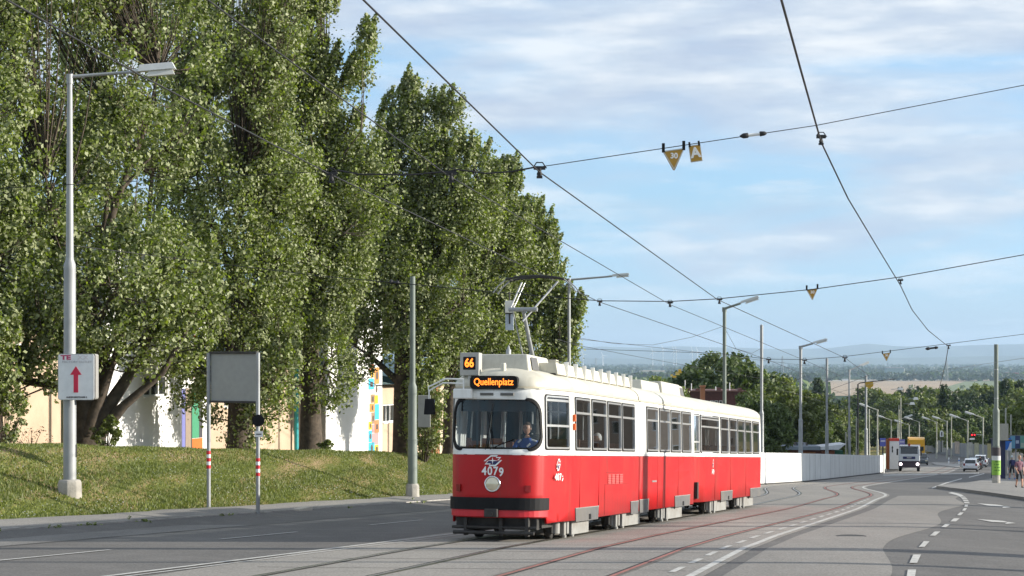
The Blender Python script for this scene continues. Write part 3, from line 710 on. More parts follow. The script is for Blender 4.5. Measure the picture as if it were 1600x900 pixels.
def number(body, size, parent, Mx, sx=0.85, bold=0.006):
    bm = bmesh.new(); st = size*0.60*sx
    for i, ch in enumerate(body):
        T_ = Matrix.Translation(((i-(len(body)-1)/2)*st, 0, 0))
        if ch == '9': T_ = T_ @ Matrix.Rotation(math.pi, 4, 'Z')
        o = text('d', '6' if ch == '9' else ch, size, M['wpaint'], None, Mx @ T_, bold, sx=sx, ext=0.003); bm.from_mesh(o.data); bpy.data.objects.remove(o)
    me = bpy.data.meshes.new('fleet_number'); bm.to_mesh(me); bm.free(); me.materials.append(M['wpaint']); return link('fleet_number', me, parent)
def car_plans():
    A = Plan(nose_plan(bu(998)-0.03)); A.sg = 1; A.flip = True
    return A
tram = thing('tram', 'red and white articulated tram with cream roof, front car numbered 4079 showing route 66', 'tram', NOSE)
tram.matrix_world = TM; tram.rotation_mode = 'XYZ'
B_ART, B_TAIL = bu(998), bu(1084.5)
PA = Plan(nose_plan(B_ART-0.03))
# decide on the outward sign once
PA.sg = 1; PA.flip = True
tst = PA.nrm(PA.L/2)            # at the nose the outward normal must point to -b
if tst[0] > 0: PA.sg = -1
def mk_holes(plan, specs, near=True):
    hs = []
    for b0, b1, z0, z1, r in specs:
        s0, s1 = plan.s_of_b(b0, near), plan.s_of_b(b1, near); a, b = min(s0, s1), max(s0, s1)
        hs.append(rrect(a, b, z0, z1, r, 4))
    return hs
ZW0, ZW1 = 1.77, 2.80
cabw = [(bu(848.5, 0.90), bu(887.5, 1.13), ZW0, ZW1, 0.06)]
side1 = [(bu(a), bu(b), ZW0, ZW1, 0.05) for a, b in ((897.5, 920.5), (923.5, 946), (948.5, 969), (971, 990.5))]
side2 = [(bu(a), bu(b), ZW0, ZW1, 0.05) for a, b in ((1009.5, 1027), (1029.5, 1045.5), (1047.5, 1062.5), (1064.5, 1079))]
side3 = [(bu(a), bu(b), ZW0, ZW1-0.01, 0.05) for a, b in ((1097, 1122.5), (1125.5, 1137.5), (1139.5, 1150.5), (1152, 1162.5), (1164, 1173.5), (1175.5, 1185.5))]
# windscreen: a wide rounded shape low at the corners
sc = PA.L/2; WS = rrect(sc-0.955, sc+0.955, 1.755, 2.70, 0.26, 7)
WS = [(x, z + (0.0 if z > 2.2 else 0)) for x, z in WS]
WS = [(sc+(x-sc)*(1-0.05*max(0, (z-2.2)/0.5)), z) for x, z in WS]
hc = mk_holes(PA, cabw); hcf = mk_holes(PA, cabw, False); h1 = mk_holes(PA, side1); h1f = mk_holes(PA, side1, False)
def prm(a, b, n): return [a+(b-a)*k/n for k in range(n+1)]
bsh = [(0, 0.38), (PA.s_of_b(1.0), 0.36), (PA.s_of_b(0.52), 0.34), (PA.s_of_b(0.50), 0.45), (PA.L-PA.s_of_b(0.50), 0.45), (PA.L-PA.s_of_b(0.52), 0.34), (PA.L-PA.s_of_b(1.0), 0.36), (PA.L, 0.38)]
bodyA = shell(PA, [WS]+hc+hcf+h1+h1f, 0.38, ZR, 'front_body', tram, [M['red'], M['white']], bottom=bsh)
roofA = roof(PA, tram)
window(PA, WS, bodyA, 'front', gm=M['glass'], name='windscreen')
for lp in hc+hcf: window(PA, lp, bodyA, 'side', trans=[2.22, 2.71])
for lp in h1+h1f: window(PA, lp, bodyA, 'side', trans=[2.50])
interior(tram, 0.3, B_ART-0.1, cab=True)
# driver's seat
ds = MB(); ds.box(-1.45, -1.0, 0.12, 0.60, 1.28, 1.38); ds.box(-1.56, -1.46, 0.14, 0.58, 1.36, 2.06); ds.box(-1.54, -1.47, 0.25, 0.47, 2.08, 2.26); ds.tube([(-1.2, 0.36, 0.9), (-1.2, 0.36, 1.3)], 0.06); ds.build('driver_seat', [M['cabin']], tram, bevel=0.03)
# white arch band over the windscreen is part of the body; grilles in it
for yy in (-0.27, 0.13, ):
    gm_ = MB(); gm_.box(-0.03, 0.012, yy, yy+0.26, 2.775, 2.825, 0)
    for k in range(3): gm_.box(-0.03, 0.018, yy, yy+0.26, 2.782+k*0.014, 2.787+k*0.014, 1)
    gm_.build('air_grille', [flat('grille_grey', (0.2, 0.19, 0.17)), M['grey']], roofA)
# bumper band
bmb = MB()
def band(plan, s0, s1, z0, z1, o0, o1, m, mb, ns=26):
    for k in range(ns):
        a = s0+(s1-s0)*k/ns; b = s0+(s1-s0)*(k+1)/ns
        q = [plan.P(x, z, o) for o in (o0, o1) for x, z in ((a, z0), (b, z0), (b, z1), (a, z1))]
        mb.add(q, [(0, 1, 2, 3), (7, 6, 5, 4), (0, 4, 5, 1), (2, 6, 7, 3)]+([(0, 3, 7, 4)] if k == 0 else [])+([(1, 5, 6, 2)] if k == ns-1 else []), m)
sA, sB = PA.s_of_b(0.52), PA.L-PA.s_of_b(0.62)
band(PA, sA, sB, 0.60, 0.83, 0.0, 0.045, 0, bmb); band(PA, sA, sB, 0.47, 0.595, 0.0, 0.02, 1, bmb)
bmb.build('bumper', [M['black'], M['redp']], bodyA)
cb = MB(); cb.box(-0.05, 0.13, -0.13, 0.13, 0.46, 0.62, 0); cb.tube([(0.1, 0, 0.52), (0.16, 0, 0.52)], 0.05, 10, 0); cb.build('coupler', [M['dark']], bodyA, bevel=0.02)
lg = MB()
lg.tube([(-0.10, -0.80, 0.16), (-0.10, 0.80, 0.16)], 0.035, 8); lg.tube([(-0.16, -0.84, 0.26), (-0.16, 0.84, 0.26)], 0.03, 8)
lg.box(-0.5, -0.3, -0.8, 0.8, 0.22, 0.45); lg.box(-2.0, -0.5, -0.85, 0.85, 0.25, 0.6)
for y in (-0.6, 0.1, 0.62): lg.box(-0.25, -0.12, y, y+0.06, 0.10, 0.50)
lg.build('lifeguard', [M['dark']], bodyA)
# headlight
T = Matrix.Translation((0.01, 0, 1.09)) @ Matrix.Rotation(R_(90), 4, 'Y')
hl = MB(); hl.lathe([(0.165, -0.03), (0.165, 0.0), (0.15, 0.035), (0.132, 0.04), (0.128, 0.02)], 28, 0, T); h = hl.build('headlight', [M['chrome']], bodyA)
hg = MB(); hg.lathe([(0.13, 0.02), (0.12, 0.036), (0.08, 0.05), (0.03, 0.056), (0.002, 0.057)], 28, 0, T); hg.build('lens', [M['lamp']], h)
for k, y in ((0, -0.70), (1, 0.66)):
    s_ = min(np.arange(0, PA.L, 0.01), key=lambda q: abs(PA.pos(q)[1]-y)+(0 if PA.pos(q)[0] < 0.6 else 9))
    rf = MB(); band(PA, s_-0.05, s_+0.05, 0.94, 1.07, 0.0, 0.035, 0, rf, 3); rf.build('marker_light', [M['refl']], bodyA)
FR = Matrix(((0, 0, 1, 0), (1, 0, 0, 0), (0, 1, 0, 0), (0, 0, 0, 1)))       # text face pointing forward
FRo = lambda y, z, b=0.0: Matrix.Translation((-b, y, z)) @ FR
SD = Matrix(((-1, 0, 0, 0), (0, 0, 1, 0), (0, 1, 0, 0), (0, 0, 0, 1)))      # text face pointing to the near side
SDo = lambda b, y, z: Matrix.Translation((-b, y, z)) @ SD
number('4079', 0.22, bodyA, FRo(0, 1.33, -0.008), 0.85)
emblem(bodyA, FRo(0, 1.535, -0.022), 0.34)
# side emblem and number sit on the slanted cab side
bs = bu(871, 1.06); ys = PA.P(PA.s_of_b(bs), 1.4)[1]; ang = math.atan2(1.158-0.935, 1.66-0.45)
SDa = lambda b, z: Matrix.Translation((-b, np.interp(b, [0.45, 1.05, 1.66], [0.935, 1.065, 1.158])+0.026, z)) @ Matrix.Rotation(-ang, 4, 'Z') @ SD
emblem(bodyA, SDa(bs, 1.47), 0.34, True); number('4079', 0.18, bodyA, Matrix.Translation((0, 0.02, 0)) @ SDa(bs, 1.225), 0.95, .005)
# panel lines, vents, orange markers on the side
pd = MB()
bb_ = bu(944.5); pd.box(-bb_-0.006, -bb_+0.006, 1.155, 1.161, 0.4, 1.05, 0); pd.box(-bu(972), -bu(946), 1.157, 1.163, 1.285, 1.295, 0); pd.box(-bu(982), -bu(944), 1.157, 1.162, 1.035, 1.041, 0)
for k in range(4):
    b0 = bu(949+k*6.1); pd.box(-bu(949+k*6.1+4.6), -b0, 1.155, 1.166, 1.045, 1.25, 1)
    for j in range(5): pd.box(-bu(949+k*6.1+4.6), -b0, 1.155, 1.170, 1.06+j*0.038, 1.075+j*0.038, 0)
pd.build('vent_panel', [flat('seam_red', (0.25, 0.012, 0.014)), flat('vent_red', (0.62, 0.10, 0.09))], bodyA)
om = MB(); om.box(-1.78, -1.70, 1.15, 1.20, 2.32, 2.46); om.box(-1.78, -1.70, 1.15, 1.20, 2.15, 2.28); om.build('side_marker', [M['orange']], bodyA, bevel=0.01)
# destination sign, route box, beacons
dsb = MB(); pol = rrect(-0.47, 0.47, 2.895, 3.15, 0.08, 5)
dsb.add([(0.035, y, z) for y, z in pol]+[(-0.25, y, z) for y, z in pol], [tuple(range(len(pol)))]+[(i, len(pol)+i, len(pol)+(i+1) % len(pol), (i+1) % len(pol)) for i in range(len(pol))], 0)
dsg = dsb.build('destination_sign', [M['black']], roofA)
dm = []
text('destination_text', 'Quellenplatz', 0.185, M['led'], dsg, FRo(0.0, 3.03, -0.037), 0.002, sx=0.83, ext=0.002)
rb = MB(); rb.box(-0.32, -0.10, -0.715, -0.335, 3.16, 3.60, 0); rb.box(-0.11, -0.092, -0.65, -0.40, 3.27, 3.52, 1); rb.box(-0.3, -0.12, -0.56, -0.5, 3.05, 3.2, 0)
rbo = rb.build('route_box', [flat('box_grey', (0.42, 0.41, 0.37)), M['black']], roofA, bevel=0.015)
text('route_number', '66', 0.23, M['led'], rbo, FRo(-0.525, 3.395, 0.090), 0.006, sx=0.8, ext=0.002)
bc = MB(); bc.lathe([(0.055, 0), (0.055, 0.22), (0.04, 0.25)], 12, 0, Matrix.Translation((-0.30, 0.10, 3.16))); bc.build('roof_post', [M['cream']], roofA)
bc = MB(); bc.lathe([(0.05, 0), (0.05, 0.13), (0.03, 0.15), (0.01, 0.22)], 10, 0, Matrix.Translation((-1.2, -0.05, 3.58))); bc.build('aerial', [M['galv']], roofA)
rx = MB(); rx.frustum(-2.35, -0.55, -0.55, 0.55, 3.24, 3.60, 0.10, 0.07, 0)
rx.add([(-1.32, 0.557, 3.30), (-0.78, 0.557, 3.30), (-0.80, 0.515, 3.55), (-1.26, 0.515, 3.55)], [(0, 1, 2, 3)], 1)
rx.build('roof_box', [M['cream'], M['grey']], roofA, bevel=0.03)
rg = MB(); rg.box(-2.62, -2.40, -0.5, 0.62, 3.28, 3.58, 0)
for k in range(7): rg.box(-2.60, -2.42, 0.62, 0.64, 3.31+k*0.038, 3.325+k*0.038, 1)
rg.build('roof_vent', [M['cream'], M['grey']], roofA, bevel=0.02)
# resistor row along the near edge of the roof, with ribs
bR0, bR1 = bu(857, 0.75), bu(974, 0.75); nR = 9
rr_ = MB(); rr_.box(-bR1, -bR0, 0.40, 0.86, 3.16, 3.27, 2)
for k in range(nR):
    a = bR0+(bR1-bR0)*k/nR; b = bR0+(bR1-bR0)*(k+0.93)/nR
    rr_.frustum(-b, -a, 0.42, 0.90, 3.24, 3.47, 0.02, 0.05, 0)
    rr_.box(-b-0.03, -b, 0.84, 0.93, 3.22, 3.52, 1)
rr_.build('resistor_box', [M['cream'], M['white'], M['dark']], roofA, bevel=0.008)
# mirror: white box and tubular arm
mb_ = MB(); mb_.box(-0.30, 0.06, -0.80, -0.42, 2.71, 2.90, 0); mo = mb_.build('mirror_bracket', [M['white']], bodyA, bevel=0.02)
ma_ = MB()
ma_.tube([(0.02, -0.60, 3.00), (0.05, -1.00, 3.01), (0.08, -1.27, 2.86), (0.08, -1.27, 2.66)], 0.016, 8); ma_.tube([(0.02, -0.60, 3.08), (0.05, -0.95, 3.09), (0.08, -1.29, 2.93), (0.08, -1.27, 2.84)], 0.016, 8)
ma_.tube([(0.02, -0.60, 2.9), (0.02, -0.60, 3.09)], 0.016, 8)
mr = ma_.build('mirror_arm', [M['white']], bodyA)
mm_ = MB(); mm_.frustum(0.0, 0.12, -1.36, -1.16, 2.40, 2.70, 0.0, 0.02, 0); mm_.box(-0.012, 0.0, -1.345, -1.175, 2.42, 2.68, 1); mm_.build('mirror', [M['black'], M['chrome']], mr, bevel=0.015)
# wipers
for y0, y1, zt in ((0.02, -0.10, 2.45), (0.28, -0.02, 1.95)):
    wp = MB(); wp.tube([(0.05, y0 if zt > 2 else -0.05, 1.75), (0.055, y1 if zt > 2 else 0.42, zt)], 0.010, 6); 
    if zt > 2: wp.tube([(0.055, -0.14, 1.74), (0.058, 0.0, 2.62)], 0.008, 6)
    wp.build('wiper', [M['black']], bodyA)
# windscreen centre stay and sun visor inside
vs_ = MB(); vs_.box(-0.45, -0.35, -0.75, 0.75, 2.48, 2.70, 0); vs_.box(-0.09, -0.075, -0.36, -0.32, 1.76, 2.7, 0); vs_.build('sun_visor', [M['cabin']], bodyA)
cd = MB(); cd.box(-0.16, -0.155, -0.10, 0.16, 1.775, 1.84, 0); cd.build('dashboard_card', [M['wpaint']], bodyA)

# rear half of the articulated car
b0 = B_ART+0.05
PB = Plan([(b0, HW), (B_TAIL-0.05, HW), (B_TAIL+0.08, 1.05), (B_TAIL+0.14, 0.9), (B_TAIL+0.16, 0), (B_TAIL+0.14, -0.9), (B_TAIL+0.08, -1.05), (B_TAIL-0.05, -HW), (b0, -HW)])
def fixsign(P_, qi, want):
    P_.sg = 1; n = P_.nrm(qi)
    if n[0]*want[0]+n[1]*want[1] < 0: P_.sg = -1
fixsign(PB, 1.0, (0, 1)); PB.flip = False
h2 = mk_holes(PB, side2); h2f = mk_holes(PB, side2, False)
bodyB = shell(PB, h2+h2f, 0.38, ZR, 'rear_body', tram, [M['red'], M['white']])
for lp in h2+h2f: window(PB, lp, bodyB, 'side', trans=[2.50])
roofB = roof(PB, tram, closed_front=False)
interior(tram, B_ART+0.05, B_TAIL-0.1)
gb = MB()
for k in range(5): 
    b = B_ART-0.03+k*0.02; gb.box(-b-0.012, -b, -1.10+0.02*(k % 2), 1.10-0.02*(k % 2), 0.45, 3.05)
gb.build('gangway_bellows', [M['black']], tram)
ew = MB(); ew.box(-2.0, -1.9, -0.9, 0.9, 0.30, 0.5); ew.box(-(B_TAIL+0.1), -0.7, -0.75, 0.75, 0.45, 0.80); ew.build('underframe', [M['dark']], tram)
rb2 = MB(); rb2.frustum(-bu(1030, .5), -bu(1002, .5), -0.5, 0.5, 3.30, 3.56, 0.08, 0.05, 0); rb2.frustum(-bu(1061, .5), -bu(1031, .5), -0.55, 0.55, 3.30, 3.62, 0.10, 0.06, 0); rb2.build('roof_box', [M['cream']], roofB, bevel=0.03)
cp = MB(); cp.tube([(-B_TAIL-0.1, 0, 0.5), (-B_TAIL-0.7, 0, 0.5)], 0.06, 8); cp.build('coupling_bar', [M['dark']], tram)
for bcn, cov in ((bu(893)+0.7, (bu(901.5), bu(927.5))), (bu(975)+0.9, (bu(979.5), bu(1006.5))), (bu(1043)+1.0, (bu(1048), bu(1071.5)))): bogie(tram, bcn, cov)
skirt_plate(bodyA, bu(898.5), bu(935), 0.60, 0.33, bu(921)); skirt_plate(bodyA, bu(985), B_ART-0.04, 0.62, 0.33); skirt_plate(bodyB, B_ART+0.06, bu(1013.5), 0.64, 0.34); skirt_plate(bodyB, bu(1054), bu(1078), 0.64, 0.36, bu(1067))
ds2 = MB(); ds2.box(-bu(1036.2), -bu(1035.8), 1.155, 1.161, 0.4, 1.6); ds2.box(-bu(1025), -bu(1018), 1.157, 1.168, 1.03, 1.07, 1); ds2.build('panel_joint', [flat('seam_red', (0.3, 0.01, 0.01)), M['alu']], bodyB)
# pantograph
pg = thing('pantograph', 'x', 'x'); C.objects.unlink(pg); bpy.data.objects.remove(pg)
bp = 3.2
pb = MB()
pb.box(-bp-0.7, -bp+0.55, -0.45, -0.37, 3.50, 3.55); pb.box(-bp-0.7, -bp+0.55, 0.10, 0.18, 3.50, 3.55); pb.box(-bp+0.4, -bp+0.5, -0.45, 0.18, 3.48, 3.54)
for x in (-bp-0.6, -bp+0.45):
    for y in (-0.41, 0.14): pb.tube([(x, y, 3.32), (x, y, 3.5)], 0.045, 8)
pan = pb.build('pantograph', [M['galv']], tram)
HC = 5.28
kn = (-bp+0.55, -0.15, 4.62)
arm = MB(); arm.tube([(-bp-0.35, -0.13, 3.52), kn], [0.048, 0.038], 10); arm.tube([(-bp-0.15, -0.28, 3.52), (kn[0]-0.03, kn[1]-0.22, kn[2]-0.05)], 0.016, 6)
arm.tube([(kn[0], kn[1]-0.30, kn[2]), (kn[0], kn[1]+0.30, kn[2])], 0.045, 10)
arm.build('lower_arm', [M['galv']], pan)
ua = MB(); ua.tube([(kn[0], kn[1]-0.28, kn[2]), (kn[0]-0.25, kn[1]-0.10, HC-0.08)], 0.019, 8); ua.tube([(kn[0]+0.1, kn[1]+0.02, kn[2]-0.25), (kn[0]-0.50, kn[1]+0.60, HC-0.05)], 0.022, 8)
ua.tube([(kn[0]-0.02, kn[1]-0.22, kn[2]), (kn[0]-0.35, kn[1]-0.06, HC-0.08)], 0.012, 6); ua.build('upper_arm', [M['alu']], pan)
hd = MB()
for dx in (-0.18, 0.16):
    pts = [(kn[0]-0.3+dx, kn[1]+0.20+y, HC+z) for y, z in ((-0.88, -0.30), (-0.78, -0.16), (-0.62, -0.03), (-0.4, 0.02), (0, 0.045), (0.4, 0.02), (0.62, -0.03), (0.78, -0.16), (0.88, -0.30))]
    hd.tube(pts[2:7], 0.024, 6, 0); hd.tube(pts[:3], 0.014, 6, 1); hd.tube(pts[6:], 0.014, 6, 1)
hd.tube([(kn[0]-0.48, kn[1]-0.35, HC-0.02), (kn[0]-0.14, kn[1]-0.35, HC-0.02)], 0.016, 6); hd.tube([(kn[0]-0.48, kn[1]+0.75, HC-0.02), (kn[0]-0.14, kn[1]+0.75, HC-0.02)], 0.016, 6)
hd.build('collector_head', [M['dark'], M['galv']], pan)

# trailer
bn = B_TAIL+0.42; bend = bu(1190.6)
halfT = [(bn, 0.0), (bn+0.02, 0.45), (bn+0.09, 0.72), (bn+0.22, 0.90), (bn+0.55, 1.03), (bn+0.95, 1.12), (bn+1.15, HW)]
ft = catmull(halfT, 4)
rear_ = [(bend-0.35, HW), (bend-0.12, 1.10), (bend-0.02, 0.95), (bend, 0.6), (bend, 0)]
near = ft+[(bend-0.35, HW)]
tr_pts = [(bend, 0)]+[(b, y) for b, y in rear_[::-1][1:]]+[(b, y) for b, y in ft[::-1]]+[(b, -y) for b, y in ft[1:]]+[(b, -y) for b, y in rear_]
PT = Plan(tr_pts); fixsign(PT, PT.s_of_b(bn+4), (0, 1)); PT.flip = PA.flip
trail = thing('tram_trailer', 'red and white trailer car numbered 1479 coupled behind the front tram', 'tram trailer', NOSE)
trail.matrix_world = TM
corner = [(bn+0.30, bn+0.78, ZW0, ZW1, 0.06)]
h3 = mk_holes(PT, side3); h3f = mk_holes(PT, side3, False); hcn = mk_holes(PT, corner); hcn2 = mk_holes(PT, corner, False)
sT = PT.s_of_b(bn+0.001, True); sT = PT.L/2; WS2 = rrect(sT-0.78, sT+0.78, 1.77, 2.72, 0.16, 5)
bodyT = shell(PT, h3+h3f+hcn+hcn2+[WS2], 0.40, ZR, 'trailer_body', trail, [M['red'], M['white']])
for i, lp in enumerate(h3+h3f): window(PT, lp, bodyT, 'side', trans=[2.46] if i % 6 else [2.48, 2.70])
for lp in hcn+hcn2: window(PT, lp, bodyT, 'side', trans=[2.05])
window(PT, WS2, bodyT, 'side', gm=M['glass'], name='windscreen')
roofT = roof(PT, trail, rear=True)
interior(trail, bn+0.2, bend-0.1)
tb = MB(); tb.frustum(-(bn+1.5), -(bn+0.15), -0.55, 0.55, 3.26, 3.60, 0.12, 0.08, 0); tb.add([(-(bn+1.35), 0.55, 3.32), (-(bn+0.75), 0.55, 3.32), (-(bn+0.8), 0.505, 3.54), (-(bn+1.3), 0.505, 3.54)], [(0, 1, 2, 3)], 1); tb.build('roof_box', [M['cream'], M['grey']], roofT, bevel=0.03)
uf = MB(); uf.box(-bend+0.5, -bn-0.3, -0.75, 0.75, 0.42, 0.80); uf.build('underframe', [M['dark']], trail)
bt = MB(); bt.tube([(-bn, 0, 0.55), (-bn+0.3, 0, 0.55)], 0.06, 8); bt.box(-bn-0.3, -bn-0.05, -0.85, 0.85, 0.55, 0.80); bt.build('buffer_beam', [M['black']], trail)
for bcn, cov in ((bu(1117)+1.1, (bu(1121.5), bu(1140))), (bu(1160)+1.4, (bu(1167), bu(1181.5)))): bogie(trail, bcn, cov)
skirt_plate(bodyT, bu(1126), bu(1144.5), 0.64, 0.36, bu(1138)); skirt_plate(bodyT, bu(1172), bu(1188), 0.64, 0.36)
emblem(bodyT, SDo(bu(1113), 1.168, 1.46), 0.34, True); number('1479', 0.19, bodyT, SDo(bu(1113), 1.166, 1.22), 0.95, .005)
sm = MB(); sm.box(-(bn+0.62), -(bn+0.42), 1.02, 1.10, 0.5, 0.95); sm.build('front_step', [M['dark']], bodyT)
cs_ = MB(); cs_.tube([(-bend-0.02, 0.95, 0.45), (-bend-0.16, 0.98, 0.62), (-bend-0.20, 1.0, 0.75)], 0.035, 8); cs_.build('rear_hose', [M['redp']], trail)

# gutters, belt line and waist seams
for plan, par, s0_, s1_ in ((PA, bodyA, 0.02, PA.L-0.02), (PB, bodyB, 0.02, PB.s_of_b(B_TAIL-0.06)), (PT, bodyT, PT.s_of_b(bend-0.4), PT.L/2+6)):
    g_ = MB(); band(plan, s0_, s1_, 2.905, 2.928, 0.002, 0.024, 0, g_, 60); g_.build('gutter', [flat('gutter_cream', (0.40, 0.38, 0.31))], par)
    g_ = MB(); band(plan, s0_, s1_, ZS-0.008, ZS+0.006, 0.001, 0.006, 0, g_, 60); g_.build('belt_line', [flat('belt', (0.22, 0.03, 0.03))], par)
for b_, par in ((2.35, bodyA), (4.1, bodyA), (10.6, bodyB), (13.4, bodyB), (19.3, bodyT), (22.2, bodyT), (25.4, bodyT)):
    g_ = MB(); g_.box(-b_-0.006, -b_+0.006, 1.150, 1.1600, 0.42, 1.63); g_.build('panel_seam', [flat('seam_red', (0.25, 0.012, 0.014))], par)
# ------------------------------------------------------------------ poles, lamps, wires, signs
def pole_mesh(H, r0, r1, step=0.45, base=True, m0=0):
    mb = MB()
    z1 = H*step
    mb.lathe([(r0, 0), (r0, z1*0.52), (r0*0.93, z1*0.53), (r0*0.93, z1-0.12), (r0*0.93, z1), (r0*0.62, z1+0.14), (r0*0.60, z1+0.2), (r1, H)], 16, m0)
    mb.lathe([(r0*1.05, z1*0.52-0.03), (r0*1.05, z1*0.52+0.03)], 16, m0)
    return mb
def lamp_post(P, H, label, cat='street lamp', r0=0.11, r1=0.045, arm=1.9, adir=0.0, base=0.0, group=None, m=None, step=0.45, head=0.55, rise=0.12, name='street_lamp', collar=True, cover=True, thick=1.0):
    t = thing(name, label, cat, P, 0, group)
    m = m or M['galv']
    pole_mesh(H, r0, r1, step).build('pole', [m], t)
    if base:
        b = MB(); b.lathe([(base*1.06, -0.25), (base*1.02, 0.34), (base*0.92, 0.42), (base*0.6, 0.43)], 8, 0); b.build('base', [M['conc']], t, bevel=0.02)
    if cover and r0 > 0.1:
        c = MB(); c.box(r0*0.9, r0*1.04, -0.05, 0.05, 1.0, 1.32, 0, Matrix.Rotation(adir, 4, 'Z')); c.build('hatch', [M['dark']], t)
    d = Vector((math.cos(adir), math.sin(adir), 0))
    a = MB(); top = Vector((0, 0, H-0.05)); e = top+d*arm+Vector((0, 0, rise))
    a.tube([top, top+d*arm*0.05+Vector((0, 0, 0.02)), e], [r1*0.75, r1*0.7, r1*0.6], 8); a.lathe([(r1*1.3, H-0.22), (r1*1.3, H+0.03)], 12, 0)
    ar_ = a.build('arm', [m], t)
    T = Matrix.Translation(e) @ Matrix.Rotation(adir, 4, 'Z') @ Matrix.Rotation(-math.atan2(rise, arm), 4, 'Y')
    h = MB(); s = head
    h.frustum(-0.05*s, s*1.35, -0.17*s, 0.17*s, -0.02, 0.15*s*thick, 0.10*s, 0.05*s, 0, T); h.frustum(-0.25*s, 0.0, -0.07*s, 0.07*s, -0.01, 0.10*s, 0.03*s, 0.02*s, 0, T)
    ho = h.build('lamp_head', [flat('lamp_shell', (0.55, 0.57, 0.56), 0.4)], t, bevel=0.02*s)
    g = MB(); g.frustum(0.30*s, s*1.28, -0.13*s, 0.13*s, -0.13*s*thick, 0.0, 0.06*s, 0.03*s, 0, T @ Matrix.Translation((0, 0, -0.018)) ); g.build('diffuser', [flat('diffuser', (0.62, 0.62, 0.58), 0.25)], ho)
    return t
def Yfor(vt, H): return FOC*(H-H0)/((HOR+FOC*A_)-vt)
# big lamp post on the verge, with the white arrow sign
PL = tY(-24.55, 48.9, -0.02); PL.x = (109-800)/FOC*PL.y; PL.z = ground(PL.x, PL.y)
big = lamp_post(PL, 10.72, 'tall grey lamp post on the grass verge with a white arrow sign strapped to it', r0=0.165, r1=0.065, arm=1.75, adir=R_(2), base=0.30, step=0.55, head=0.70, rise=0.16, thick=1.5)
def sx_(t, k): return t
nm = MB(); nm.box(0, 0, 0, 0, 0, 0)
text('pole_number', '6', 0.16, M['black'], big, Matrix.Translation((0.085, -0.150, 2.65)) @ Matrix.Rotation(R_(28), 4, 'Z') @ Matrix.Rotation(R_(90), 4, 'X'), 0.0, sx=0.7)
text('pole_number', '36', 0.16, M['black'], big, Matrix.Translation((0.085, -0.150, 2.5)) @ Matrix.Rotation(R_(28), 4, 'Z') @ Matrix.Rotation(R_(90), 4, 'X'), 0.0, sx=0.7)
# arrow sign: white plate with a grey box behind
sg = thing('arrow_sign', 'white outlet sign with a red arrow pointing up, on the tall lamp post', 'sign', at(119, 625, PL.y-0.19))
k = PL.y/FOC
b = MB(); pol = rrect(-0.455, 0.455, 0, 1.17, 0.06)
b.prism(pol, -0.03, 0.02, 0); b.build('panel', [flat('sign_white', (0.72, 0.74, 0.76), 0.35)], sg)
b = MB(); pol = rrect(-0.37, 0.47, 0.01, 1.17, 0.05); b.prism([(x, z) for x, z in pol], 0.10, 0.46, 0); b.build('box', [flat('sign_box', (0.30, 0.29, 0.27), 0.5)], sg)
b = MB(); b.prism([(-0.058, 0.19), (0.058, 0.19), (0.058, 0.64), (0.145, 0.64), (0.0, 0.86), (-0.145, 0.64), (-0.058, 0.64)], -0.036, -0.0301, 0); b.build('arrow', [flat('arrow_red', (0.56, 0.015, 0.06), 0.5)], sg)
b = MB(); z0 = 0.0; L_ = rrect(-0.455, 0.455, 0, 1.17, 0.06); I_ = rrect(-0.440, 0.440, 0.015, 1.155, 0.05); n = len(L_)
b.add([(x, -0.0305, z) for x, z in L_]+[(x, -0.0305, z) for x, z in I_], [(i, (i+1) % n, n+(i+1) % n, n+i) for i in range(n)]); b.build('rim', [M['alu']], sg)
TX = Matrix.Rotation(R_(90), 4, 'X')
text('sign_title', 'TE', 0.155, flat('title_red', (0.42, 0.06, 0.14), 0.5), sg, Matrix.Translation((-0.255, -0.036, 1.075)) @ TX, 0.008, sx=1.45, ext=0.002)
text('sign_title', 'XX', 0.155, flat('title_pale', (0.60, 0.56, 0.58), 0.5), sg, Matrix.Translation((0.18, -0.036, 1.075)) @ TX, 0.0, sx=1.3, ext=0.002)
text('sign_line', 'FACTORY OUTLET', 0.075, flat('title_grey', (0.34, 0.33, 0.36), 0.5), sg, Matrix.Translation((0.03, -0.036, 0.965)) @ TX, 0.0, sx=1.18, ext=0.002)
text('sign_foot', 'ANKERGERSTRASSE 2', 0.055, flat('title_dark', (0.12, 0.12, 0.13), 0.5), sg, Matrix.Translation((0.02, -0.036, 0.07)) @ TX, 0.003, sx=1.0, ext=0.002)
b = MB()
for z in (0.25, 0.95): b.lathe([(0.172, z), (0.172, z+0.04)], 16, 0, Matrix.Translation((PL.x-sg.location.x, 0.19, 0)))
b.build('clamp', [M['alu']], sg)
# span pole in the grass, right of the portal sign
P2 = on((644.5-800)/FOC*70, 70)
t = thing('overhead_line_pole', 'grey pole with a concrete foot on the grass, just left of the tram front', 'pole', P2)
pole_mesh(8.05, 0.175, 0.10, 0.50).build('pole', [M['galvd']], t)
b = MB(); b.lathe([(0.26, -0.3), (0.25, 0.42), (0.20, 0.5), (0.12, 0.51)], 8); b.build('base', [M['conc']], t, bevel=0.02)
b = MB(); b.box(0.19, 0.66, -0.03, 0.06, 2.55, 3.72, 0); b.box(0.1, 0.22, -0.02, 0.03, 2.8, 2.85, 0); b.box(0.1, 0.22, -0.02, 0.03, 3.4, 3.45, 0); b.build('switch_box', [flat('box_back', (0.27, 0.27, 0.24), 0.5)], t, bevel=0.02)
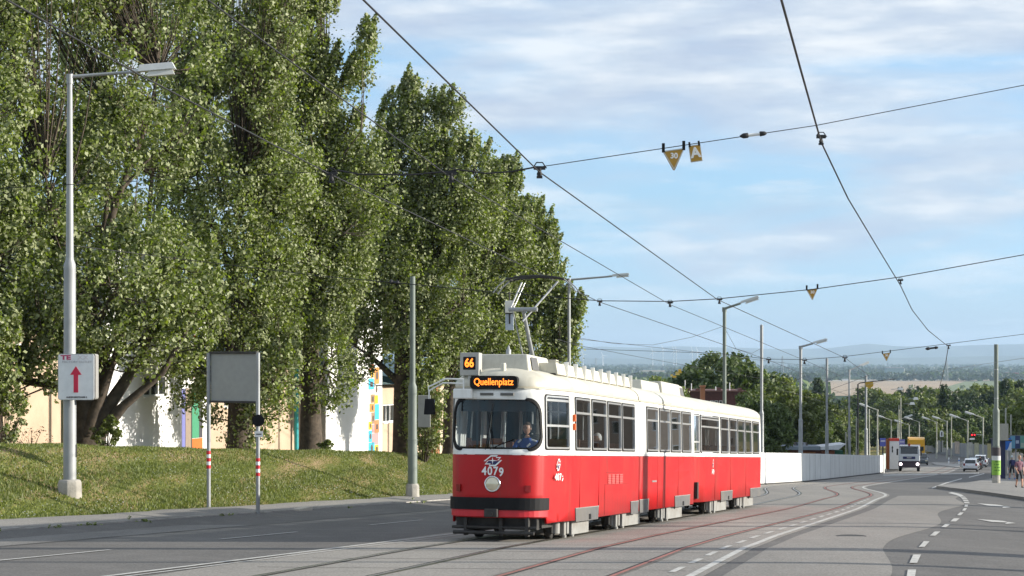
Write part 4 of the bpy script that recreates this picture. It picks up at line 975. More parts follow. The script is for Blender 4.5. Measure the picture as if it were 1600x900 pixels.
# portal sign seen from behind
Pa, Pb = on((326-800)/FOC*53.6, 53.6, 0.02), on((403-800)/FOC*52.6, 52.6, 0.02)
pt = thing('portal_sign', 'grey square sign on two posts with red and white bands, seen from behind', 'road sign', (Pa+Pb)/2)
for P in (Pa, Pb):
    q = P-(Pa+Pb)/2; b = MB(); H = (HOR-551)/FOC*P.y-P.z
    b.tube([q, q+Vector((0, 0, H))], 0.056, 12); po = b.build('post', [M['galv']], pt)
    for z, c in ((0.0, 0), (0.1, 1), (0.2, 0), (0.3, 1), (0.4, 0)):
        s = MB(); s.lathe([(0.060, 1.10+z), (0.060, 1.19+z)], 12, 0, Matrix.Translation(q)); s.build('reflective_band', [M['redp'] if c == 0 else M['wpaint']], po)
dv = (Pb-Pa); wv = dv.length; T = Matrix.Translation(Pa-(Pa+Pb)/2+Vector((0, 0, (HOR-628)/FOC*53.1-Pa.z))) @ Matrix.Rotation(math.atan2(dv.y, dv.x), 4, 'Z')
b = MB(); b.box(0.06, wv-0.06, 0.03, 0.07, 0, 1.36, 0, T); b.box(0.04, wv-0.04, -0.02, 0.08, 1.33, 1.40, 1, T); b.box(0.04, wv-0.04, -0.02, 0.08, -0.03, 0.03, 1, T); b.build('panel', [flat('panel_back', (0.30, 0.305, 0.29), 0.45), M['dark']], pt, bevel=0.006)
ds_ = thing('round_sign', 'small round dark sign back with a white plate on the portal sign post', 'sign', Pb+Vector((0, 0, 0)))
b = MB(); T2 = Matrix.Translation((0.02, -0.07, 2.62)) @ Matrix.Rotation(R_(90), 4, 'X'); b.lathe([(0.165, -0.01), (0.165, 0.01)], 24, 0, T2); b.build('disc', [M['black']], ds_)
b = MB(); b.box(-0.08, 0.15, -0.085, -0.075, 2.17, 2.33); b.box(-0.04, 0.11, -0.0875, -0.0855, 2.235, 2.26, 1); b.build('plate', [M['wpaint'], M['black']], ds_)

# lamps and poles along the left side, beyond the tram
def up(u, vt, H): 
    Y = Yfor(vt, H); return on((u-800)/FOC*Y, Y)
G1 = 'poles and lamps along the left side of the line'
lp1 = lamp_post(up(889, 441, 10), 10.0, 'grey street lamp rising behind the pantograph, arm to the right', r0=0.15, r1=0.07, arm=2.05, adir=R_(-4), head=0.62, rise=0.18, group=G1)
lp2 = lamp_post(up(1132, 481, 10), 10.0, 'grey street lamp behind the middle of the tram roof', r0=0.17, r1=0.10, arm=0.9, adir=R_(-4), head=0.8, rise=0.30, group=G1, m=M['galvd'])
def plain(P, H, label, r0=0.13, r1=0.09, m=None, group=G1):
    t = thing('overhead_line_pole', label, 'pole', P, 0, group); pole_mesh(H, r0, r1, 0.45).build('pole', [m or M['galv']], t)
    c = MB(); c.lathe([(r1*1.1, H), (r1*0.5, H+0.08)], 10); c.build('cap', [m or M['galv']], t); return t
plain(up(1190, 509, 10), 10, 'pale steel pole right at the rear end of the trailer', 0.15, 0.10)
lp3 = lamp_post(up(1251, 541, 10), 10.0, 'street lamp behind the white wall where its shaded half begins', r0=0.17, r1=0.11, arm=0.9, adir=R_(-2), head=0.85, rise=0.25, group=G1)
plain(up(1292, 561, 10.3), 10.3, 'steel pole without lamp behind the white wall, next to the hut', 0.16, 0.11)
lp4 = lamp_post(up(1327, 578, 10.6), 10.6, 'street lamp behind the white wall, third from its right end', r0=0.17, r1=0.09, arm=1.1, adir=R_(10), head=0.8, rise=0.45, group=G1)
plain(up(1353, 588, 11), 11, 'thick steel pole behind the right end of the white wall', 0.20, 0.15)
# dark angular pole with a yellow sign
P = up(1340.5, 590, 10.8); t = thing('gantry_pole', 'dark pole with a long cantilever arm over the road behind the white wall', 'pole', P, 0)
b = MB(); b.tube([(0, 0, 0), (0, 0, 10), (0.25, 0, 10.15), (4.2, 0, 10.6)], [0.11, 0.08, 0.06, 0.04], 8); b.build('pole', [M['wire']], t)
ys = thing('yellow_sign', 'yellow sign hanging from the cantilever arm behind the white wall', 'sign', P+Vector((0.9, -0.2, 9.6)))
b = MB(); b.prism([(-0.1, 0.65), (0.8, 0.65), (0.8, 0.2), (0.35, -0.1), (-0.1, 0.2)], 0, 0.04); b.build('panel', [flat('sign_yellow', (0.55, 0.33, 0.03))], ys)
# right-hand pole with posters
P = g2(1556.5, 758); rp = thing('poster_pole', 'thick green-grey pole on the right pavement with a bright green poster', 'pole', P)
Hp = (HOR-538)/FOC*P.y-P.z; kk = P.y/FOC
pole_mesh(Hp, 5.6*kk, 3.2*kk, 0.53).build('pole', [M['galvd']], rp)
b = MB(); b.lathe([(6.6*kk, -0.2), (6.5*kk, 14*kk), (5.8*kk, 16*kk)], 10); b.build('base', [M['conc']], rp)
def wrap(z0, z1, m, name, r=7.0): 
    b = MB(); b.lathe([(r*kk, z0*kk), (r*kk, z1*kk)], 20); return b.build(name, [m], rp)
wrap(16, 39, flat('poster_green', (0.22, 0.42, 0.05), 0.6), 'poster'); wrap(39, 46, flat('poster_grey', (0.55, 0.56, 0.55)), 'poster', 6.9); wrap(46, 59, flat('poster_dark', (0.05, 0.04, 0.045)), 'poster', 6.9)
lb = MB()
for r_, (z, w) in enumerate(((36, .9), (31.5, 1.0), (27, .8), (22.5, .9))):
    for q in range(7):
        if (q*7+r_*3) % 5 == 0: continue
        a0 = R_(235+q*11); a1 = a0+R_(7.5); r = 7.08*kk
        lb.add([(r*math.cos(a), r*math.sin(a), (z+dz)*kk) for a, dz in ((a0, 0), (a1, 0), (a1, 2.0), (a0, 2.0))], [(0, 1, 2, 3)])
lb.build('poster_lettering', [flat('ink_green', (0.03, 0.12, 0.01))], rp)
b = MB(); b.box(5*kk, 19*kk, -0.03, 0.05, 70*kk, 96*kk); b.build('sign_back', [flat('box_back', (0.27, 0.27, 0.24))], rp)
b = MB(); b.lathe([(3.6*kk, 135*kk), (3.6*kk, 136.5*kk)], 12); b.lathe([(3.4*kk, 180*kk), (3.4*kk, 181.5*kk)], 12); b.build('band', [M['galv']], rp)

# overhead wires
def wire(name, pts, label, r=0.0115, sag=0.0, m=None, group=None, cat='wire'):
    out_ = []
    for a, b in zip(pts, pts[1:]):
        a, b = Vector(a), Vector(b); n = 8 if sag else 1
        for k in range(n):
            t = k/n; q = a.lerp(b, t); q.z -= sag*4*t*(1-t)*(b-a).length/20; out_.append(q)
    out_.append(Vector(pts[-1])); mb = MB(); mb.tube(out_, r*0.78, 6)
    return tag(mb.build(name, [m or M['wire']]), label, cat, group)
def cw(u, v): Y = 12090/(718-v); return at(u, v, Y)
GW = 'contact wires above the tracks'
wl = [cw(-420, -295), cw(11, 0), cw(222, 119), cw(515, 272), cw(937, 472), cw(1201, 562.7)]
wm = [cw(60, -200), cw(325, 0), cw(500, 130), cw(700, 274), cw(1047, 476), cw(1257, 563)]
wr = [cw(380, -180), cw(568, 0), cw(842, 268), cw(1121, 468), cw(1320, 559)]
tail = lambda c, t: [tY(t-0.3, 92, 5.6), tY(t-4, 110, 5.6), tY(t-4.1, 150, 5.6), tY(t-4.2, 220, 5.6)]
wire('contact_wire', wl+tail(0, -10.6), 'leftmost contact wire, crossing the trees from the top left corner of the photo', group=GW)
wire('contact_wire', wm+tail(0, -9.0), 'middle contact wire between the one over the tram and the right-hand one', r=0.010, group=GW)
wire('contact_wire', wr+tail(0, -7.6), 'right contact wire, running down from the top centre past the tree edge', r=0.0125, group=GW)
def Yw(v): return 12090/(718-v)
s1r = at(1900, 80, 29.0)
GS = 'span wires across the street'
LPt = Vector((PL.x, PL.y, (HOR-383)/FOC*PL.y))
wire('span_wire', [at(-700, 330, 27.5), at(505, 268, 27.1), at(518, 271, 27.05)], 'thin span wire end reaching into the trees left of the black cable', r=0.007, group=GS)
wire('feeder_cable', [at(518, 268, 27.1), at(528, 266, 27.1), at(560, 272, 27.1), at(640, 273, 27.1), at(700, 268, 27.1), at(715, 265, 27.1), at(760, 271, 27.1), at(800, 268, 27.1), at(832, 262, 27.0), at(845, 261, 27.0)], 'thick black cable linking the three contact wires in front of the trees', r=0.016, cat='cable')
wire('span_wire', [at(842, 261, 27.0), at(1275, 196, 27.9), at(1600, 133, 28.5), s1r], 'upper span wire carrying the 30 and A signs', r=0.0085, group=GS)
wire('span_wire', [LPt, at(300, 407, 57), at(500, 431, 52), at(640, 444, 50), at(790, 458, 49.3), at(937, 470, 49.1), at(1047, 471, 49.2), at(1121, 467, 48.6), at(1270, 452, 49), at(1405, 433, 49), at(1600, 398, 49), at(1850, 345, 49)], 'lower span wire from the left lamp post across to the right', r=0.014, group=GS)
wire('span_wire', [at(905, 545, 91), at(1122, 552, 84), at(1201, 561, 77.8), at(1257, 562, 78), at(1320, 557, 76.8), at(1385, 549, 77), at(1482, 537, 77), at(1600, 522, 77), at(1700, 508, 77)], 'distant span wire low over the horizon on the right', r=0.014, group=GS)
wire('span_wire', [at(905, 530, 92), at(1000, 540, 95), at(1132, 555, 105), at(1190, 563, 121), at(1292, 575, 160)], 'faint wire running between the far poles above the tram roof', r=0.013, group=GS)
wire('span_wire', [at(905, 528, 91), at(960, 537, 93), at(1020, 539, 97), at(1080, 527, 101), at(1130, 510, 105.5)], 'slack wire sagging between the lamp behind the pantograph and the next lamp', r=0.013, group=GS)
wire('span_wire', [at(1132, 512, 105.8), at(1150, 545, 110), at(1175, 552, 117), at(1190, 544, 121)], 'short slack loop between the lamp and the pole at the trailer end', r=0.013, group=GS)
wire('span_wire', [at(870, 530, 60), at(905, 540, 70), at(1000, 558, 90), at(1100, 576, 105), at(1240, 600, 140)], 'lowest thin wire descending above the tram roof toward the far trees', r=0.012, group=GS)
wire('span_wire', [at(1290, 618, 162), at(1400, 590, 150), at(1556, 566, 118.6), at(1700, 545, 110)], 'pale wire rising over the tan field to the poster pole', r=0.016, m=M['galv'], group=GS)
for (a, b, lab) in (((1292, 640, 162), (1350, 655, 194), 'upper slack wire between the two thick poles behind the white wall'), ((1292, 655, 162), (1325, 664, 180), 'lower slack wire beside the pole next to the hut')):
    wire('span_wire', [at(*a), at((a[0]+b[0])/2, (a[1]+b[1])/2+3, (a[2]+b[2])/2), at(*b)], lab, r=0.02, group=GS)
# right-hand single wire with its kinks
wire('feeder_wire', [at(1190, -130, 13), at(1221, 0, 18.2), at(1250, 105, 22), at(1283, 222, 27.9), at(1325, 310, 34), at(1367, 380, 41), at(1407, 446, 49), at(1425, 484, 57), at(1450, 516, 67), at(1476, 537, 76), at(1482, 541, 77)], 'thick single wire sweeping down the sky on the right', r=0.017, cat='wire')
wire('feeder_wire', [at(1482, 541, 77), at(1477, 570, 92), at(1467, 609, 115)], 'lower end of the right-hand wire dropping toward the tan field', r=0.02, cat='wire')
# hangers and insulators
def hanger(u, v, Y, label, s=1.0):
    P = at(u, v, Y); t = thing('wire_hanger', label, 'wire hanger', P, 0, 'hangers where the wires cross')
    b = MB(); b.box(-0.10*s, 0.10*s, -0.02, 0.02, -0.02, 0.03); b.lathe([(0.03*s, -0.14*s), (0.05*s, -0.10*s), (0.03*s, -0.05*s), (0.04*s, 0)], 8); b.box(-0.05*s, 0.05*s, -0.03, 0.03, -0.17*s, -0.13*s)
    b.build('clamp', [M['wire']], t); c = MB(); c.tube([(-0.10*s, 0, 0.02), (-0.05*s, 0, 0.10*s), (0.05*s, 0, 0.10*s), (0.12*s, 0, 0.0)], 0.012*s, 6); c.build('hook', [M['wire']], t)
for u, v, Y, lb_, s in ((518, 272, 27.05, 'hanger at the left end of the black cable', 1), (705, 271, 27.1, 'hanger in the middle of the black cable, against the trees', 1), (843, 263, 27.0, 'hanger at the right end of the black cable, at the tree edge', 1.1), (1283, 214, 27.9, 'hanger on the upper span wire where the thick right wire crosses', 0.9), (1407, 438, 49, 'hanger on the lower span wire where the thick right wire crosses', 1), (937, 471, 49.1, 'hanger right of the pantograph', 1.1), (1047, 473, 49.2, 'hanger on the lower span wire midway over the tram', 1.1), (1124, 468, 48.6, 'hanger above the street lamp at the tram joint', 1.1), (1201, 562, 77.8, 'left hanger on the distant span wire', 1.5), (1257, 563, 78, 'middle hanger on the distant span wire', 1.5), (1320, 559, 76.8, 'right hanger on the distant span wire', 1.6), (1482, 540, 77, 'hanger where the thick right wire ends on the distant span wire', 1.3)):
    hanger(u, v, Y, lb_, s*(0.75 if Y < 40 else 0.6))
for u, v, Y, du, dv, w, lb_ in ((1177, 210.5, 27.6, 21, -2.5, 0.038, 'turnbuckle on the upper span wire right of the A sign'), (1456, 544, 77, 10, -1.2, 0.06, 'insulator pair on the distant span wire'), (616, 441, 50.4, 8, 1, 0.06, 'insulator on the lower span wire beside the grey pole')):
    a = at(u-du, v-dv, Y); b_ = at(u+du, v+dv, Y); t = thing('insulator', lb_, 'insulator', (a+b_)/2, 0); q = (b_-a)/2
    m = MB(); m.tube([-q, -q*0.75, -q*0.4, -q*0.35], [w*0.3, w, w, w*0.5], 8); m.build('end_cap', [M['wire']], t); m = MB(); m.tube([q, q*0.85, q*0.5, q*0.45], [w*0.3, w*0.8, w, w*0.5], 8); m.build('end_cap', [M['wire']], t)
    m = MB(); m.tube([-q*0.38, q*0.47], w*0.6, 8); m.build('rod', [M['wpaint'] if w < .05 else M['wire']], t)
# hanging signs
def tri(u, v, Y, w, label, tx='30'):
    P = at(u, v, Y); t = thing('hanging_sign', label, 'sign', P, 0); h = w*0.86
    p = MB(); p.prism([(-w/2, 0), (w/2, w*0.14), (w*0.06, -h), (-w*0.02, -h)], 0, 0.02); p.build('panel', [flat('sign_ochre', (0.42, 0.24, 0.03), 0.5)], t)
    o_ = [(-w/2, 0), (w/2, w*0.14), (w*0.02, -h)]; cx, cz = 0.01, -h*0.30; i_ = [(cx+(x-cx)*0.86, cz+(z-cz)*0.86) for x, z in o_]
    m = MB(); m.add([(x, -0.004, z) for x, z in o_]+[(x, -0.004, z) for x, z in i_], [(i, (i+1) % 3, 3+(i+1) % 3, 3+i) for i in range(3)]); m.build('border', [flat('border_white', (0.55, 0.55, 0.5))], t)
    text('lettering', tx, w*0.34, M['wpaint'], t, Matrix.Translation((0.02*w, -0.006, -h*0.26)) @ TX, 0.012*w, ext=0.002)
    m = MB()
    for x, z in ((-w*0.46, 0.01), (w*0.46, w*0.14)): m = MB(); m.box(x-0.02, x+0.02, -0.015, 0.03, z-0.03, z+0.10); m.build('clip', [M['black']], t)
tri(1052.5, 236, 27.3, 0.315, 'larger ochre triangle sign reading 30 beside the A sign'); tri(1269, 452.5, 49, 0.30, 'ochre triangle sign reading 30 on the lower span wire'); tri(1385, 552.5, 77, 0.34, 'ochre triangle sign on the distant span wire over the fields')
P = at(1085, 226.5, 27.35); t = thing('hanging_sign', 'ochre rectangular sign with a white letter A', 'sign', P, 0)
T = Matrix.Rotation(R_(-8), 4, 'Y')
m = MB(); m.box(-0.085, 0.085, 0, 0.02, -0.24, 0, 0, T); m.build('panel', [flat('border_white', (0.55, 0.55, 0.5))], t); m = MB(); m.box(-0.075, 0.075, -0.004, -0.001, -0.23, -0.01, 0, T); m.build('face', [flat('sign_ochre', (0.42, 0.24, 0.03), 0.5)], t)
text('lettering', 'A', 0.20, M['wpaint'], t, T @ Matrix.Translation((-0.0, -0.007, -0.115)) @ TX, 0.008, ext=0.002)
m = MB(); m.box(-0.08, -0.055, -0.01, 0.03, -0.02, 0.05, 0, T); m.build('clip', [M['black']], t); m = MB(); m.box(0.055, 0.08, -0.01, 0.03, -0.02, 0.05, 0, T); m.build('clip', [M['black']], t)
# box hanging beside the pantograph
P = at(796, 470, 42); t = thing('signal_box', 'white box with a pale plate below, hanging left of the pantograph', 'signal box', P)
kk = 42/FOC
m = MB(); m.frustum(-7*kk, 7*kk, -0.09, 0.09, -19*kk, 0, 0.0, 0.0); m.build('housing', [flat('hous', (0.62, 0.61, 0.55))], t, bevel=0.01)
m = MB(); m.box(-6.5*kk, 6.5*kk, -0.03, 0.0, -46*kk, -20*kk); m.build('plate', [flat('plate_grey', (0.40, 0.45, 0.50))], t, bevel=0.01)
m = MB(); m.tube([(0, 0, 0), (0, 0, 14*kk)], 0.02, 6); m.box(-7*kk, 8*kk, -0.05, 0.05, -20.5*kk, -18.5*kk); m.box(-0.01, 0.02, -0.05, -0.03, -36*kk, -20*kk); m.build('bracket', [M['dark']], t)
# unseen masts at right: slim ones hold wires, thick ones added for shadow streaks
for i, (Y, X, H, r) in enumerate(((29.0, 12.2, 8.0, 0.22), (33.4, 13.2, 9, 0.55), (47.1, 16.0, 9.0, 0.20), (44.6, 22.5, 8, 0.50), (66.5, 23.5, 9.5, 0.6))):
    plain(on(X, Y), H, ['nearest slim mast just outside the right edge', 'nearest thick shadow-casting mast added outside the right edge', 'farther slim mast outside the right edge', 'middle thick shadow-casting mast added outside the right edge', 'farthest thick shadow-casting mast added outside the right edge'][i], r, r*0.6, group='masts just outside the right edge')
# ------------------------------------------------------------------ vegetation
def leaf_mesh(name, centres, rad, per, size, mtl, seed=0, up=1.0, wind=0.0, leafy=0.75):
    """many small leaves in loose sprays around the given points (numpy arrays)"""
    r = np.random.default_rng(seed); n = len(centres)
    c = np.repeat(centres, per, 0); R = np.repeat(rad, per, 0); K = len(c)
    d = r.normal(size=(K, 3)); d /= np.linalg.norm(d, axis=1)[:, None]
    rr = r.random(K)**0.62
    p = c + d*R*rr[:, None]
    p[:, 0] += wind*R[:, 2]*(d[:, 2]*rr)*0.5
    # leaf frame
    nn = d*0.75+r.normal(size=(K, 3))*0.62+np.array([0.0, 0.0, 0.18]); nn /= np.linalg.norm(nn, axis=1)[:, None]
    a = r.normal(size=(K, 3)); a -= nn*np.sum(a*nn, 1)[:, None]; a /= np.linalg.norm(a, axis=1)[:, None]
    b = np.cross(nn, a)
    # faces look outward or up more often than not
    flip = r.random(K) < 0.22; b[flip] *= -1
    s = size*(0.55+0.95*r.random(K)**1.5)
    L = a*s[:, None]; Wd = b*(s*0.40)[:, None]
    V = np.empty((K, 4, 3)); V[:, 0] = p-L*0.55; V[:, 1] = p+Wd-L*0.05; V[:, 2] = p+L*0.6; V[:, 3] = p-Wd-L*0.05
    me = bpy.data.meshes.new(name); me.vertices.add(K*4); me.vertices.foreach_set('co', V.reshape(-1))
    me.loops.add(K*4); me.loops.foreach_set('vertex_index', np.arange(K*4, dtype=np.int32))
    me.polygons.add(K); me.polygons.foreach_set('loop_start', np.arange(K, dtype=np.int32)*4)
    try: me.polygons.foreach_set('loop_total', np.full(K, 4, dtype=np.int32))
    except Exception: pass
    cl = np.repeat(r.random(n), per)
    var = np.clip(0.45*r.random(K)+0.55*cl, 0, 1)
    at_ = me.attributes.new('var', 'FLOAT', 'POINT'); at_.data.foreach_set('value', np.repeat(var, 4).astype(np.float32))
    me.materials.append(mtl); me.update(calc_edges=True); me.validate()
    return me
def crown_points(lobes, n, r, shell_=0.55):
    """points in a union of ellipsoids (x, y, z, rx, ry, rz); more of them toward the outside"""
    w = np.array([l[3]*l[4]*l[5] for l in lobes])**0.72; w /= w.sum(); out_ = []
    lb = [np.array(l) for l in lobes]
    while len(out_) < n:
        l = lb[r.choice(len(lb), p=w)]; d = r.normal(size=3); d /= np.linalg.norm(d); q = r.random()**(1/3*shell_)
        p = l[:3]+d*l[3:]*q
        # skip deep inside other lobes half of the time
        deep = any((((p-m[:3])/m[3:])**2).sum() < 0.35 for m in lb)
        if deep and r.random() < 0.55: continue
        big = l[5] > 1.2 and len(lb) > 3
        if big and math.sin(p[0]*1.55+p[2]*.5+1)*math.sin(p[1]*1.3+.7)*1.0+math.sin(p[2]*1.35+p[0]*.9)*math.sin(p[0]*.8+2) < -0.62: continue
        out_.append(p)
    return np.array(out_)
def branches(trunk, limbs, pts, r, mb, rt=0.03):
    """a twig from each crown point (some of them) back to the closest point of a limb"""
    nodes = [Vector(p) for l in limbs for p in l]
    arr = np.array([tuple(p) for p in nodes])
    for p in pts:
        d = arr-p; d[:, 2] *= 0.6; below = arr[:, 2] < p[2]+0.3
        dist = (d**2).sum(1)+np.where(below, 0, 50); k = int(np.argmin(dist)); q = arr[k]
        mid = (np.array(q)*0.45+p*0.55); mid[2] -= 0.12*np.linalg.norm(p-q)
        e = p+(p-mid)*0.15
        mb.tube([q, mid, e], [rt, rt*0.6, rt*0.25], 4, 0, False)
def tree(label, P, th, tr, lobes, nclump, per, crad, lsize, mtl, barkm, seed, group=None, nlimb=7, limbto=None, twigs=0.35, name='tree', cat='tree', lean=(0, 0), forks=None, wind=0.0, spires=0):
    r = np.random.default_rng(seed); t = thing(name, label, cat, P, 0, group)
    mb = MB()
    tz = th; tp = [(0, 0, -0.3), (0.02, 0, 0.25), (lean[0]*0.3, lean[1]*0.3, tz*0.35), (lean[0]*0.7, lean[1]*0.7, tz*0.7), (lean[0], lean[1], tz)]
    mb.tube(tp, [tr*1.55, tr*1.15, tr*0.92, tr*0.75, tr*0.45], 12)
    limbs = [[tuple(Vector(tp[2]).lerp(Vector(tp[3]), k/3)) for k in range(4)]+[tp[4]]]
    lbs = sorted(lobes, key=lambda l: l[2])
    for k in range(nlimb):
        l = lbs[k % len(lbs)]; end = Vector((l[0]+r.uniform(-.45, .45)*l[3], l[1]+r.uniform(-.45, .45)*l[4], l[2]+r.uniform(-.2, .45)*l[5]))
        z0 = min(tz*0.95, max(tz*0.22, r.uniform(0.25, 0.9)*tz)); z0 = min(z0, end.z*0.6+0.2); f = z0/tz; st = Vector((lean[0]*f, lean[1]*f, z0))
        m1_ = st.lerp(end, 0.35)+Vector((r.uniform(-.2, .2), r.uniform(-.2, .2), 0.10*(end-st).length)); m2_ = st.lerp(end, 0.7)+Vector((r.uniform(-.3, .3), r.uniform(-.3, .3), 0.06*(end-st).length))
        rr0 = tr*r.uniform(0.32, 0.5); pts_ = [st, m1_, m2_, end]; mb.tube(pts_, [rr0, rr0*0.7, rr0*0.45, rr0*0.15], 7)
        limbs.append([tuple(m1_), tuple(m1_.lerp(m2_, .5)), tuple(m2_), tuple(m2_.lerp(end, .5)), tuple(end)])
        for _ in range(2):
            a_ = m1_.lerp(m2_, r.random()); e2 = a_+Vector((r.uniform(-1, 1), r.uniform(-1, 1), r.uniform(.4, 1.1)))*0.20*(end-st).length
            mb.tube([a_, a_.lerp(e2, .5)+Vector((0, 0, .1)), e2], [rr0*0.45, rr0*0.3, rr0*0.1], 5); limbs.append([tuple(a_.lerp(e2, .5)), tuple(e2)])
    if forks:
        for f_ in forks: mb.tube([Vector(q[:3]) for q in f_], [q[3] for q in f_], 9)
    cp = crown_points(lobes, nclump, r)
    sel = cp[r.random(len(cp)) < twigs]; branches(tp, limbs, sel, r, mb, 0.022*tr/0.3)
    mb.build('trunk', [barkm], t)
    rad = np.array(crad)[None, :]*(0.6+0.8*r.random((len(cp), 1)))*(0.85+0.3*r.random((len(cp), 3)))
    if spires:
        sp, sr = [], []
        for k in range(spires):
            l = lobes[int(r.integers(len(lobes)))]; a = r.random()*6.283; q = 0.55+0.42*r.random()
            x0, y0 = l[0]+math.cos(a)*l[3]*q, l[1]+math.sin(a)*l[4]*q; z0 = l[2]+l[5]*math.sqrt(max(0, 1-q*q))*0.9; hh = r.uniform(0.35, 1.0)
            for j in range(5):
                f = j/4; sp.append((x0+wind*0.35*f*hh+r.normal()*.04, y0, z0+hh*f)); sr.append((.26*(1-.6*f), .26*(1-.6*f), .34*(1-.35*f)))
        cp = np.concatenate([cp, np.array(sp)]); rad = np.concatenate([rad, np.array(sr)])
    me = leaf_mesh("crown", cp, rad, per, lsize, mtl, seed+1, wind=wind)
    link('crown', me, t); return t
# the row of poplars on the embankment. Lobes are given in metres from the trunk foot
def lob(P, pts):
    """lobes read from the photograph: (u, v, ru, rv, dY) turned into metres about P at the tree's own distance"""
    o = []
    for u, v, ru, rv, dY in pts:
        Y = P.y+dY; c = at(u, v, Y)-P; k = Y/FOC; o.append((c.x, c.y, c.z, ru*k, max(ru*k*0.8, 1.0), rv*k))
    return o
GP = 'row of poplars on the grass embankment'
CR = (0.52, 0.52, 0.60)
P = on((135-800)/FOC*66.5, 66.5)
tree('broad poplar with a thick forked trunk right behind the arrow sign', P, 6.0, 0.52, lob(P, [(120, 80, 135, 200, 0), (60, 330, 110, 150, -1), (190, 300, 110, 170, 1), (250, 100, 110, 180, 2), (150, 470, 130, 80, -2), (240, 440, 90, 100, -1), (60, 520, 70, 50, -2), (140, -90, 120, 120, 0), (60, -60, 120, 140, -1), (30, 440, 80, 110, 0), (215, 530, 70, 48, -1), (100, 560, 60, 50, -2), (290, 470, 60, 100, 0), (10, 600, 35, 40, -2)]), 1500, 46, CR, 0.125, M['leaf'], M['bark'], 11, GP, 11,
     forks=[[(0.25, -0.1, 0.3, 0.42), (0.9, -0.2, 1.6, 0.24), (1.9, -0.2, 3.1, 0.17), (2.7, -0.3, 5.2, 0.10)], [(0.35, -0.2, 0.4, 0.30), (1.4, -0.4, 1.5, 0.16), (2.7, -0.4, 2.6, 0.11), (3.6, -0.4, 4.2, 0.06)], [(0.1, -0.3, 0.5, 0.3), (0.9, -0.5, 2.6, 0.13), (1.4, -0.5, 4.2, 0.08)]], wind=0.5, spires=120)
P = on((-60-800)/FOC*63, 63)
tree('poplar at the left edge with branches hanging into the picture', P, 7.5, 0.38, lob(P, [(-60, 100, 120, 240, 0), (0, 380, 60, 130, 0), (-20, 560, 48, 80, -1), (-80, 400, 110, 120, 0), (-40, -100, 120, 120, 0)]), 850, 46, CR, 0.125, M['leaf'], M['bark'], 12, GP, 8, wind=0.5, spires=120)
P = on((372-800)/FOC*76, 76)
tree('poplar with a dark trunk and low shoots behind the portal sign', P, 8.0, 0.40, lob(P, [(370, 120, 90, 210, 0), (330, 330, 90, 150, 0), (420, 330, 90, 150, 1), (375, 500, 95, 80, 0), (300, 520, 60, 60, -1), (390, 660, 35, 45, 0), (330, 620, 22, 40, 0), (400, -60, 90, 110, 0), (310, 30, 80, 140, 0), (420, 20, 70, 120, 0), (360, 420, 110, 90, 0), (300, 590, 45, 50, -1), (440, 590, 30, 60, -1), (345, 560, 90, 50, -1), (370, 250, 120, 200, 0)]), 1900, 46, CR, 0.12, M['leaf'], M['bark'], 13, GP, 10, wind=0.5, spires=120)
P = on((485-800)/FOC*80, 80)
tree('tallest poplar of the row, its top leaving the frame, trunk right of the portal sign', P, 8.5, 0.42, lob(P, [(470, 60, 55, 150, 0), (450, 230, 80, 150, 0), (525, 330, 66, 120, 0), (470, 430, 100, 90, 0), (420, 560, 40, 80, -1), (510, 560, 50, 80, -1), (480, -60, 40, 90, 0), (570, 90, 15, 42, 0), (552, 150, 14, 45, 0), (512, 170, 24, 110, 0), (430, 100, 60, 160, 0), (488, 10, 20, 80, 0), (548, 245, 32, 75, 0), (400, 180, 50, 150, 0), (452, 170, 82, 180, 0), (490, 390, 100, 120, 0), (560, 300, 60, 110, 0)]), 2000, 46, CR, 0.12, M['leaf'], M['bark'], 14, GP, 10, wind=0.6, spires=170)
P = on((628-800)/FOC*88, 88)
tree('poplar behind the grey pole, with two stems', P, 9.0, 0.40, lob(P, [(620, 235, 40, 95, 0), (665, 222, 36, 75, 0), (702, 215, 26, 75, 0), (600, 330, 75, 110, 0), (690, 320, 70, 110, 0), (620, 460, 85, 90, 0), (700, 470, 70, 90, 0), (650, 560, 50, 50, -1), (665, 640, 28, 60, -1), (640, 165, 18, 35, 0), (738, 290, 36, 75, 0), (560, 540, 30, 60, 0), (596, 290, 28, 70, 0), (660, 275, 74, 105, 0), (720, 320, 66, 90, 0), (640, 400, 95, 100, 0)]), 1900, 46, CR, 0.12, M['leaf'], M['bark'], 15, GP, 10,
     forks=[[(0.35, 0, -0.2, 0.32), (0.5, 0, 3, 0.26), (0.8, 0, 7, 0.14)]], wind=0.6, spires=170)
P = on((703-800)/FOC*94, 94)
tree('poplar with a slim dark trunk just left of the tram front', P, 8.0, 0.34, lob(P, [(700, 420, 70, 110, 0), (750, 360, 52, 90, 0), (782, 315, 32, 58, 0), (765, 390, 72, 90, 0), (720, 540, 50, 60, 0), (760, 520, 55, 70, 0)]), 1150, 44, CR, 0.13, M['leaf'], M['bark'], 16, GP, 7, wind=0.6, spires=170)
P = on((805-800)/FOC*98, 98)
tree('poplar hidden by the tram front, its ragged crown ending the row on the right', P, 7.5, 0.36, lob(P, [(795, 440, 62, 95, 0), (828, 375, 32, 62, 0), (846, 410, 24, 55, 0), (866, 500, 32, 50, 0), (892, 508, 19, 34, 0), (820, 540, 60, 45, 0), (880, 560, 24, 32, 0), (770, 470, 50, 90, 0), (835, 450, 48, 70, 0)]), 1100, 42, (0.38, 0.38, 0.62), 0.13, M['leaf'], M['barkl'], 17, GP, 9, wind=0.8, twigs=0.5, spires=150)
P = on((235-800)/FOC*92, 92)
